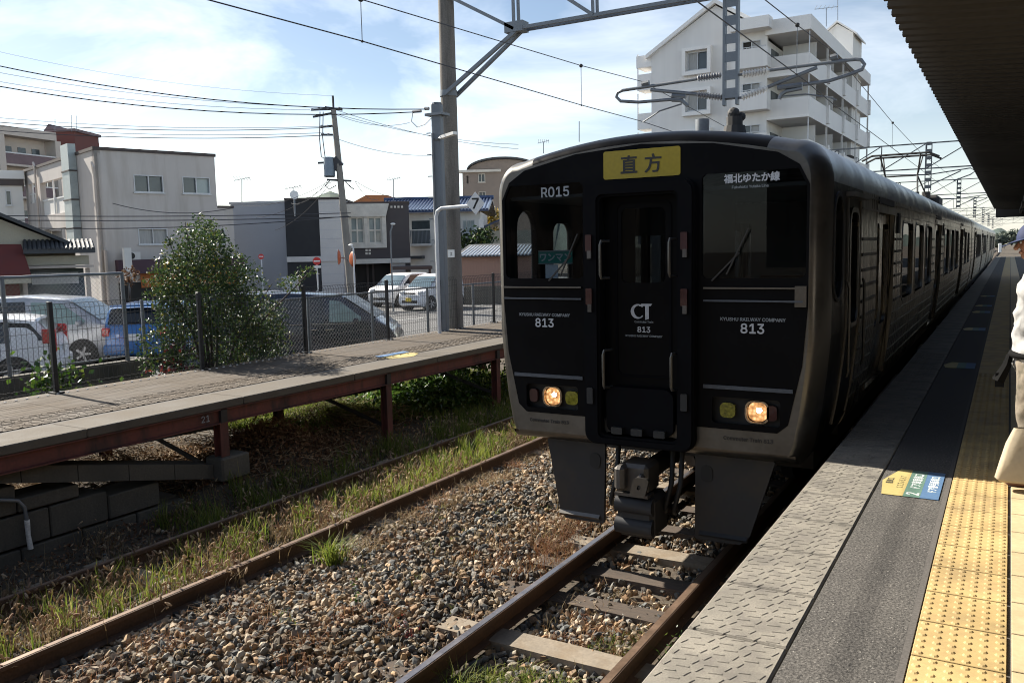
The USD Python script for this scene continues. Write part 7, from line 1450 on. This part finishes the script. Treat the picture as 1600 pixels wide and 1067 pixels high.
t = thing('orange_building', 'orange brown building peeping over the charcoal house', 'building', Q(590, 340, 85)*[1, 1, 0]); K = Fac(Q(590, 340, 85), 60); r = K.rect(573, 305, 607, 400); mb = MB(); K.box(mb, r[0], 0, r[2], r[3], -6, 0); mb.build('wall', 'wall_orange', t); mb = MB(); K.wall(mb, Polygon([(r[0]-2.2, r[3]-1.1), (r[0]-0.003, r[3]-1.1), (r[0]-0.003, r[3])]), -6, 0); mb.build('side_wing', 'wall_orange', t)
# --- tan apartment with vaulted roof
K = Fac(Q(760, 330, 88), 62)
if K.u@RT < 0: K.u = -K.u
t = thing('tan_apartment', 'tan brick apartment block with vaulted roof left of the train', 'apartment building', K.pt(0, 0)); r = K.rect(725, 267, 850, 470); wn = [K.rect(747, 272, 758, 285), K.rect(748, 300, 759, 313), K.rect(750, 327, 760, 340), K.rect(729, 275, 732, 287)]
g = R4((r[0], 0, r[2], r[3])); c = ((r[0]+r[2])/2, r[3]); rad = (r[2]-r[0])/2; hh = K.sz(790, 249)[1]-r[3]; g = unary_union([g, Polygon([(c[0]+rad*0.86*math.cos(a), c[1]-0.01+hh*math.sin(a)) for a in np.linspace(0, PI, 24)])])
for q in wn: g = g.difference(R4(q))
mb = MB(); K.wall(mb, g, -0.4, 0); mb.build('wall', 'brick_tan', t); mb = MB(); K.box(mb, r[0]+0.1, 0, r[2], r[3]-0.1, -8, -0.42); mb.build('body', 'brick_tan', t)
for q in wn[:3]: K.window(t, q, 2, 'frame_pale', ('pane_dark',), 0.2)
mb = MB(); K.box(mb, r[0]-0.4, r[3]-0.1, r[0]+4, r[3]+0.15, -1, 0.3); mb.build('eave', 'frame_pale', t)
A_ = np.linspace(0, PI, 20); mb = MB()
for a, b in zip(A_[:-1], A_[1:]):
    p, q = (c[0]+rad*0.88*math.cos(a), c[1]+hh*1.04*math.sin(a)), (c[0]+rad*0.88*math.cos(b), c[1]+hh*1.04*math.sin(b)); mb.obox(K.pt(p[0], p[1], 0.3), K.u*(q[0]-p[0])+K.w*(q[1]-p[1]), -K.n*8, K.w*0.2)
mb.build('vaulted_roof', 'tile_dark', t)
# --- pink shed with striped roof
K = Fac(Q(750, 430, 43), 66)
if K.u@RT < 0: K.u = -K.u
t = thing('pink_shed', 'pink board shed with pale ribbed roof left of the train', 'shed', K.pt(0, 0)); r = K.rect(718, 401, 830, 460); mb = MB(); K.box(mb, r[0], 0, r[2], r[3], -5, 0); mb.build('wall', 'shed_pink', t)
for k in range(26): s = r[0]+(r[2]-r[0])*k/26; mb = MB(); K.box(mb, s, 0.1, s+0.02, r[3]-0.05, 0.002, 0.02); mb.build('board_batten', 'shed_pink', t)
zr = K.sz(740, 387)[1]; mb = MB(); mb.obox(K.pt(r[0]-0.2, r[3], 0.4), K.u*(r[2]-r[0]+0.4), -K.n*5+K.w*(zr-r[3])*1.25, K.w*0.08); rf = mb.build('roof', 'tile_dark', t)
for k in range(20): a = r[0]+(r[2]-r[0])*(k+0.5)/20; MB().tube([K.pt(a, r[3]+0.08, 0.42), K.pt(a, zr+0.07, -3.7)], 0.05, 5).build('roof_rib', 'tile_pale', rf)
mb = MB(); K.box(mb, r[0]-0.1, 0, r[2], 0.9, 0.6, 0.75); mb.build('low_wall', 'concrete_wall', t)
# small house and trees there
K = Fac(Q(780, 370, 60), 62); t = thing('small_house', 'small cream house with blue grey tiled gable left of the train', 'house', Q(775, 400, 60)*[1, 1, 0]); r = K.rect(752, 360, 850, 470); mb = MB(); K.box(mb, r[0], 0, r[2], r[3], -5, 0); mb.build('wall', 'wall_cream', t); mb = MB(); mb.obox(K.pt(r[0]-0.4, r[3]-0.1, 0.6), K.u*(r[2]-r[0]+0.8)+K.w*2.2, -K.n*6, K.w*0.15); mb.build('roof', 'tile_blue', t); mb = MB(); q = K.rect(744, 362, 762, 372); K.box(mb, q[0], q[1], q[2], q[3], 0.5, 2.2); mb.build('porch_roof', 'tile_blue', t)
def tree(label, px, py, d, rx, rz, m, n=700, size=0.28, name='tree'):
    c = Q(px, py, d); g0 = float(c[2]-rz*0.8); bush(name, label, (c[0], c[1], 0), [(c[0], c[1], c[2], rx, rx, rz), (c[0]+rx*0.4, c[1], c[2]+rz*0.4, rx*0.6, rx*0.6, rz*0.6), (c[0]-rx*0.4, c[1]+rx*0.3, c[2]-rz*0.2, rx*0.7, rx*0.7, rz*0.6)], n, size, m, [(c[0], c[1], c[2]+rz*0.5), (c[0]+rx*0.5, c[1], c[2]+rz*0.2)], 'tree')
tree('yellow leaved tree before the tan apartment block', 762, 346, 66, 1.1, 1.2, 'autumn_leaf'); tree('dark green clipped tree above the pink shed', 745, 376, 56, 1.3, 0.9, 'bush_leaf')
tree('rust brown shrub beside the tall signboard', 200, 432, 36, 0.5, 0.45, 'dead_leaf', 200, 0.14)
# hedges far along the line and hills
def hillmesh(name, label, pts, depth, m='hill_green', kind='structure'):
    pts = np.array(pts, float); n = len(pts); v = []
    for k, (x, y, z) in enumerate(pts):
        dv = np.array([x, y, 0])-CAM*[1, 1, 0]; dv /= np.linalg.norm(dv); p = np.array([x, y, 0.0])
        v += [p-dv*depth*0.5+[0, 0, -1], p+[0, 0, z], p+dv*depth+[0, 0, -1]]
    mb = MB(); mb.add(v, [[3*k+j, 3*k+3+j, 3*k+4+j, 3*k+1+j] for k in range(n-1) for j in (0, 1)]); mb.build(name, m, kind=kind, smooth=True, loc=(0, 0, 0))
H_ = []
for px in np.arange(-300, 900, 12):
    r_ = ray(px, 330); r_ = r_/r_[:2].dot(r_[:2])**0.5; d = 900; ph_ = 306+9*math.sin(px*0.021)+6*math.sin(px*0.057+1)+4*math.sin(px*0.13); q = ray(px, ph_+10); q = q/np.hypot(q[0], q[1]); H_.append((CAM[0]+q[0]*d, CAM[1]+q[1]*d, CAM[2]+q[2]*d))
hillmesh('hills', '', H_, 300)
H_ = []
for px in np.arange(1480, 1900, 6):
    ph_ = 362-3*math.sin(px*0.09)-2*math.sin(px*0.23)-2.0*math.exp(-((px-1565)/22)**2); q = ray(px, ph_); q = q/np.hypot(q[0], q[1]); H_.append((CAM[0]+q[0]*700, CAM[1]+q[1]*700, CAM[2]+q[2]*700))
hillmesh('hills', '', H_, 250)
for k, (px, py, d, rx, rz) in enumerate(((1559, 377, 170, 1.5, 1.2), (1570, 373, 240, 3, 2), (1596, 370, 260, 4, 2.2), (1586, 370, 330, 5, 3))):
    tree(('low green trees by the line beyond the train end', 'dark trees at the vanishing point of the platform', 'dark trees beyond the man\'s cap', 'highest pale trees at the end of the line')[k], px, py, d, rx, rz, 'far_leaf', 500, 1.1)
t = thing('signal_box', 'small white lineside box beyond the end of the train', 'box', (1.3, 150, 0)); MB().cbox((1.3, 150, 1.4), (0.45, 0.5, 1.4), bev=0.05).build('cabinet', 'sign_white', t)

# ------------------------------------------------------------------ the man at the right edge
import manifold3d as m3
px0, py0 = 2.815, 6.22; GZ = PZ
def J(f, l, z): return np.array([px0-f, py0-l, GZ+z])         # forward is towards the track, left is towards the camera
def ball(c, r, seg=16): return m3.Manifold.sphere(r, seg).translate([float(q) for q in c])
def bone(a, ra, b, rb): return m3.Manifold.batch_hull([ball(a, ra), ball(b, rb)])
def chain_(pts): return [bone(pts[k][0], pts[k][1], pts[k+1][0], pts[k+1][1]) for k in range(len(pts)-1)]
def fuse(parts, edge, it=6):
    u = m3.Manifold.batch_boolean(parts, m3.OpType.Add).refine_to_length(edge); ms = u.to_mesh(); t_ = trimesh.Trimesh(ms.vert_properties[:, :3], ms.tri_verts, process=True); trimesh.smoothing.filter_taubin(t_, iterations=it); return t_
man = thing('person', 'person in blue cap, white shirt and camouflage trousers carrying a cream bag', 'person', (px0, py0, GZ))
def arm(s, hand_f, hand_z, gl=0.0):
    sh, el, wr_2 = J(0.0, s*0.185, 1.31), J(-0.03, s*0.235, 1.03), J(hand_f, s*0.225, hand_z+0.09)
    out = chain_([(sh, 0.055+gl), (el, 0.042+gl), (wr_2, 0.030+gl)]); return out, wr_2
def hand(w, s, f0):
    parts = []; palm = w+np.array([0, 0, -0.085]); parts.append(bone(w, 0.024, palm, 0.03)); parts.append(bone(palm+[-0.02, 0, 0.01], 0.02, palm+[0.022, 0, 0.012], 0.02))
    for k, (dx_, ln) in enumerate(((-0.028, 0.066), (-0.010, 0.076), (0.009, 0.072), (0.026, 0.056))):
        a = palm+[dx_, 0, -0.015]; b_ = a+[0, s*0.004, -ln*0.5]; c_2 = b_+[0, s*(-0.022), -ln*0.3]; e_ = c_2+[0, s*(-0.018), ln*0.12]; parts += chain_([(a, 0.0095), (b_, 0.0088), (c_2, 0.0082), (e_, 0.0075)])
    a = w+[-0.022, -s*0.004, -0.03]; parts += chain_([(a, 0.0115), (a+[-0.022, -s*0.018, -0.03], 0.0105), (a+[-0.02, -s*0.03, -0.058], 0.009)]); return parts
body = chain_([(J(0, 0, 0.78), 0.11), (J(0.0, 0, 0.98), 0.105), (J(-0.01, 0, 1.22), 0.115), (J(-0.02, 0, 1.34), 0.07), (J(0.0, 0, 1.42), 0.052)])
body += [bone(J(0, -0.07, 0.80), 0.10, J(0, 0.07, 0.80), 0.10), bone(J(-0.01, -0.11, 1.24), 0.095, J(-0.01, 0.11, 1.24), 0.095), bone(J(-0.015, -0.17, 1.31), 0.05, J(-0.015, 0.17, 1.31), 0.05)]
hc = J(0.035, 0, 1.535)
body += [m3.Manifold.sphere(1, 28).scale([0.098, 0.074, 0.105]).translate([float(q) for q in hc]), bone(J(0.06, 0, 1.475), 0.05, J(0.09, 0, 1.455), 0.03), bone(J(0.128, 0, 1.53), 0.012, J(0.146, 0, 1.498), 0.015), bone(J(0.118, -0.02, 1.472), 0.012, J(0.118, 0.02, 1.472), 0.012)]
for s in (-1, 1): body.append(m3.Manifold.sphere(1, 14).scale([0.028, 0.013, 0.036]).translate([float(q) for q in J(0.01, s*0.076, 1.525)]))
for s, hf, hz in ((1, -0.03, 0.66), (-1, 0.02, 0.70)):
    a, w_ = arm(s, hf, hz); body += a+hand(w_, s, 1)
for s in (-1, 1): body += chain_([(J(0, s*0.09, 0.80), 0.085), (J(0.02, s*0.095, 0.45), 0.055), (J(-0.02, s*0.095, 0.08), 0.038)])
bm_ = fuse(body, 0.018, 8); MB().tm(bm_).build('body', 'skin', man, smooth=True)
sh_ = chain_([(J(0.005, 0, 0.80), 0.135), (J(0.02, 0, 0.98), 0.132), (J(0.0, 0, 1.22), 0.135), (J(-0.02, 0, 1.36), 0.075)])+[bone(J(0.0, -0.10, 0.84), 0.12, J(0.0, 0.10, 0.84), 0.12), bone(J(0.0, -0.11, 1.22), 0.115, J(0, 0.11, 1.22), 0.115), bone(J(-0.015, -0.18, 1.305), 0.068, J(-0.015, 0.18, 1.305), 0.068), bone(J(-0.02, -0.05, 1.375), 0.045, J(-0.02, 0.05, 1.375), 0.045)]
for s in (-1, 1): sh_ += chain_([(J(0.0, s*0.19, 1.305), 0.075), (J(-0.025, s*0.235, 1.05), 0.066), (J(-0.02, s*0.232, 0.98), 0.066)])
tm_ = fuse(sh_, 0.022, 8); v = np.array(tm_.vertices); v += (meshkit.fbm(v*[11, 11, 14], 3, 4)[:, None]-0.5)*0.05*np.sign(v-np.array([px0, py0, 0]))*[1, 1, 0]; MB().add(v, tm_.faces).build('shirt', 'shirt_white', man, smooth=True)
tr_ = [bone(J(0, -0.07, 0.78), 0.125, J(0, 0.07, 0.78), 0.125)]
for s in (-1, 1): tr_ += chain_([(J(0, s*0.085, 0.76), 0.115), (J(0.025, s*0.095, 0.45), 0.085), (J(-0.005, s*0.097, 0.09), 0.072)])
tm_ = fuse(tr_, 0.022, 8); v = np.array(tm_.vertices); v += (meshkit.fbm(v*[18, 18, 10], 3, 9)[:, None]-0.5)*0.025*np.sign(v-np.array([px0, py0, 0]))*[1, 1, 0]; MB().add(v, tm_.faces).build('trousers', 'camo', man, smooth=True)
th_ = np.linspace(0, 2*PI, 33); MB().tube([J(0.148*math.cos(a), 0.205*math.sin(a), 0.835) for a in th_], 0.02, 6, cap=False).build('belt', 'strap_black', man, smooth=True)
MB().tube([J(0.155, 0.03, 0.83), J(0.17, 0.05, 0.76), J(0.215, 0.06, 0.66)], [0.02, 0.03, 0.042], 6).add(*(lambda m_: (np.array(m_.vertices)*[0.05, 0.045, 0.09]+J(0.205, 0.06, 0.67), m_.faces))(trimesh.creation.box((1, 1, 1)))).build('pouch', 'strap_black', man)
for s in (-1, 1): MB().tm(fuse([bone(J(-0.05, s*0.097, 0.045), 0.045, J(0.12, s*0.1, 0.035), 0.038), bone(J(-0.03, s*0.097, 0.07), 0.042, J(0.03, s*0.097, 0.06), 0.045)], 0.02, 4)).build('shoe', 'shoe', man, smooth=True)
# face, hair, cap
for s in (-1, 1): MB().sph(J(0.118, s*0.030, 1.535), 0.012, 1).build('eye', 'sign_white', man); MB().sph(J(0.127, s*0.030, 1.535), 0.006, 1).build('pupil', 'sign_black', man)
MB().bar(J(0.128, -0.022, 1.470), J(0.128, 0.022, 1.470), 0.006).build('mouth', 'lens_red', man)
hr = trimesh.creation.icosphere(subdivisions=3); v = np.array(hr.vertices); k = v[hr.faces].mean(1); fc = hr.faces[(k[:, 0] > -0.05) & (k[:, 2] > -0.55)]; MB().tm(trimesh.Trimesh(v*[0.103, 0.079, 0.108]+hc, fc, process=True)).build('hair', 'hair', man, smooth=True)
v2 = np.array(hr.vertices); k = v2[hr.faces].mean(1); fc = hr.faces[k[:, 2] > 0.02]; tl = 0.30; Rt = np.array([[math.cos(tl), 0, math.sin(tl)], [0, 1, 0], [-math.sin(tl), 0, math.cos(tl)]])
tl = -0.18; Rt = np.array([[math.cos(tl), 0, math.sin(tl)], [0, 1, 0], [-math.sin(tl), 0, math.cos(tl)]])
cc = hc+np.array([0.0, 0, 0.022]); vv = (v2*[0.112, 0.09, 0.112])@Rt.T+cc; cpp = MB().tm(trimesh.Trimesh(vv, fc, process=True)).build('cap', 'cap_blue', man, smooth=True)
a_ = np.linspace(-1.25, 1.25, 15); bi = np.stack([-0.108*np.cos(a_*0.95), 0.088*np.sin(a_), 0*a_+0.012], 1); bo = np.stack([-0.108-0.085*np.cos(a_)**0.6, 0.086*np.sin(a_), -0.012-0.012*np.cos(a_)+0.014], 1); n_ = len(a_)
V_ = np.vstack([bi, bo])@Rt.T+cc; V_ = np.vstack([V_, V_-[0, 0, 0.005]]); F_ = [[k, k+1, n_+k+1, n_+k] for k in range(n_-1)]+[[2*n_+k, 3*n_+k, 3*n_+k+1, 2*n_+k+1] for k in range(n_-1)]+[[n_+k, n_+k+1, 3*n_+k+1, 3*n_+k] for k in range(n_-1)]; MB().add(V_, F_).build('brim', 'cap_blue', cpp)
V2 = np.vstack([bi*0.3+bo*0.7, bo*0.93+bi*0.07])[np.r_[3:12, n_+3:n_+12]]@Rt.T+cc+[0, 0, 0.004]; MB().add(V2, [[k, k+1, 9+k+1, 9+k] for k in range(8)]).build('emblem', 'cap_emblem', cpp); MB().sph(cc+Rt@np.array([0, 0, 0.112]), 0.008, 1).build('button', 'cap_blue', cpp)
# bag
bg = thing('tote_bag', 'cream canvas tote bag hanging beside the man', 'bag', (2.79, py0-0.225, GZ))
yb = py0-0.225; yt = 0.03
zt1, zb1 = GZ+0.40, GZ+0.06
N_ = 14; V_ = []
for i, (z, x0_, x1_, hw_) in enumerate(((zb1, 2.655, 2.93, 0.05), (zb1+0.02, 2.632, 2.95, 0.062), (zb1+0.12, 2.655, 2.955, 0.06), (zb1+0.24, 2.685, 2.95, 0.045), (zt1, 2.725, 2.945, 0.028))):
    for k in range(N_):
        a = 2*PI*k/N_; c_, s_ = math.cos(a), math.sin(a); sx = np.sign(c_)*abs(c_)**0.45; sy = np.sign(s_)*abs(s_)**0.6
        V_.append(((x0_+x1_)/2+(x1_-x0_)/2*sx-0.028, yb+hw_*sy+0.006*math.sin(z*40+k), z))
F_ = [[i*N_+k, i*N_+(k+1) % N_, (i+1)*N_+(k+1) % N_, (i+1)*N_+k] for i in range(4) for k in range(N_)]
mb = MB().add(V_, F_); mb.f.append(np.array([[0, k+1, k] for k in range(1, N_-1)])); mb.build('bag_body', 'canvas_bag', bg, smooth=50)
for s in (-1, 1): MB().tube([(2.79, yb+s*0.026, zt1-0.03), (2.80, yb+s*0.022, zt1+0.12), (2.835, yb+s*0.012, GZ+0.60), (2.87, yb+s*0.022, zt1+0.12), (2.89, yb+s*0.026, zt1-0.03)], 0.010, 6).build('handle', 'canvas_bag', bg, smooth=True)
sbld = thing('station_building', 'long beige station building along the back of the right platform', 'building', (7.2, 20, PZ))
MB().box((7.05, -24, PZ-0.003), (10.5, 46, 5.2)).build('wall', 'station_wall', sbld)
for y in np.arange(-22, 45, 4.0):
    MB().box((6.99, y, PZ+0.9), (7.048, y+2.4, PZ+2.1)).build('window', 'pane_dark', sbld)
# the station's footbridge and building behind the camera, which the train's black glass mirrors
fbk = thing('station_footbridge', 'grey covered footbridge over the tracks beside the platforms', 'footbridge', (0, -15, 0))
MB().box((-9.5, -17.0, 5.6), (9.0, -13.6, 5.9)).build('deck', 'mast_concrete', fbk)
for y in (-17.0, -13.7): MB().box((-9.5, y, 5.9), (9.0, y+0.1, 7.1)).build('parapet', 'canopy_steel', fbk)
MB().box((-9.7, -17.3, 8.4), (9.2, -13.2, 8.55)).build('roof', 'canopy_sheet', fbk)
for x in (-9.2, 5.0, 8.6):
    for y in (-16.8, -13.9): MB().box((x-0.15, y-0.15, -0.2), (x+0.15, y+0.15, 8.4)).build('column', 'canopy_steel', fbk)
for k, (x, y, w, d, h_, m_) in enumerate(((-22, -34, 16, 10, 11, 'brick_tan'), (-2, -95, 40, 14, 14, 'wall_charcoal'), (22, -40, 22, 30, 12, 'wall_charcoal'))):
    t = thing('street_building', ('tan flat roofed building across the car park from the station', 'long dark building beyond the station yard', 'dark station side building behind the platform')[k], 'building', (x, y, 0)); MB().box((x-w/2, y-d/2, -0.2), (x+w/2, y+d/2, h_)).build('wall', m_, t); mb = MB()
    for i in range(int(w/3)):
        for j in range(int(h_/3)): mb = MB(); mb.box((x-w/2+0.8+i*3, y+d/2+0.002, 1+j*3), (x-w/2+2.3+i*3, y+d/2+0.06, 2.4+j*3)); mb.build('window', 'pane_dark', t)
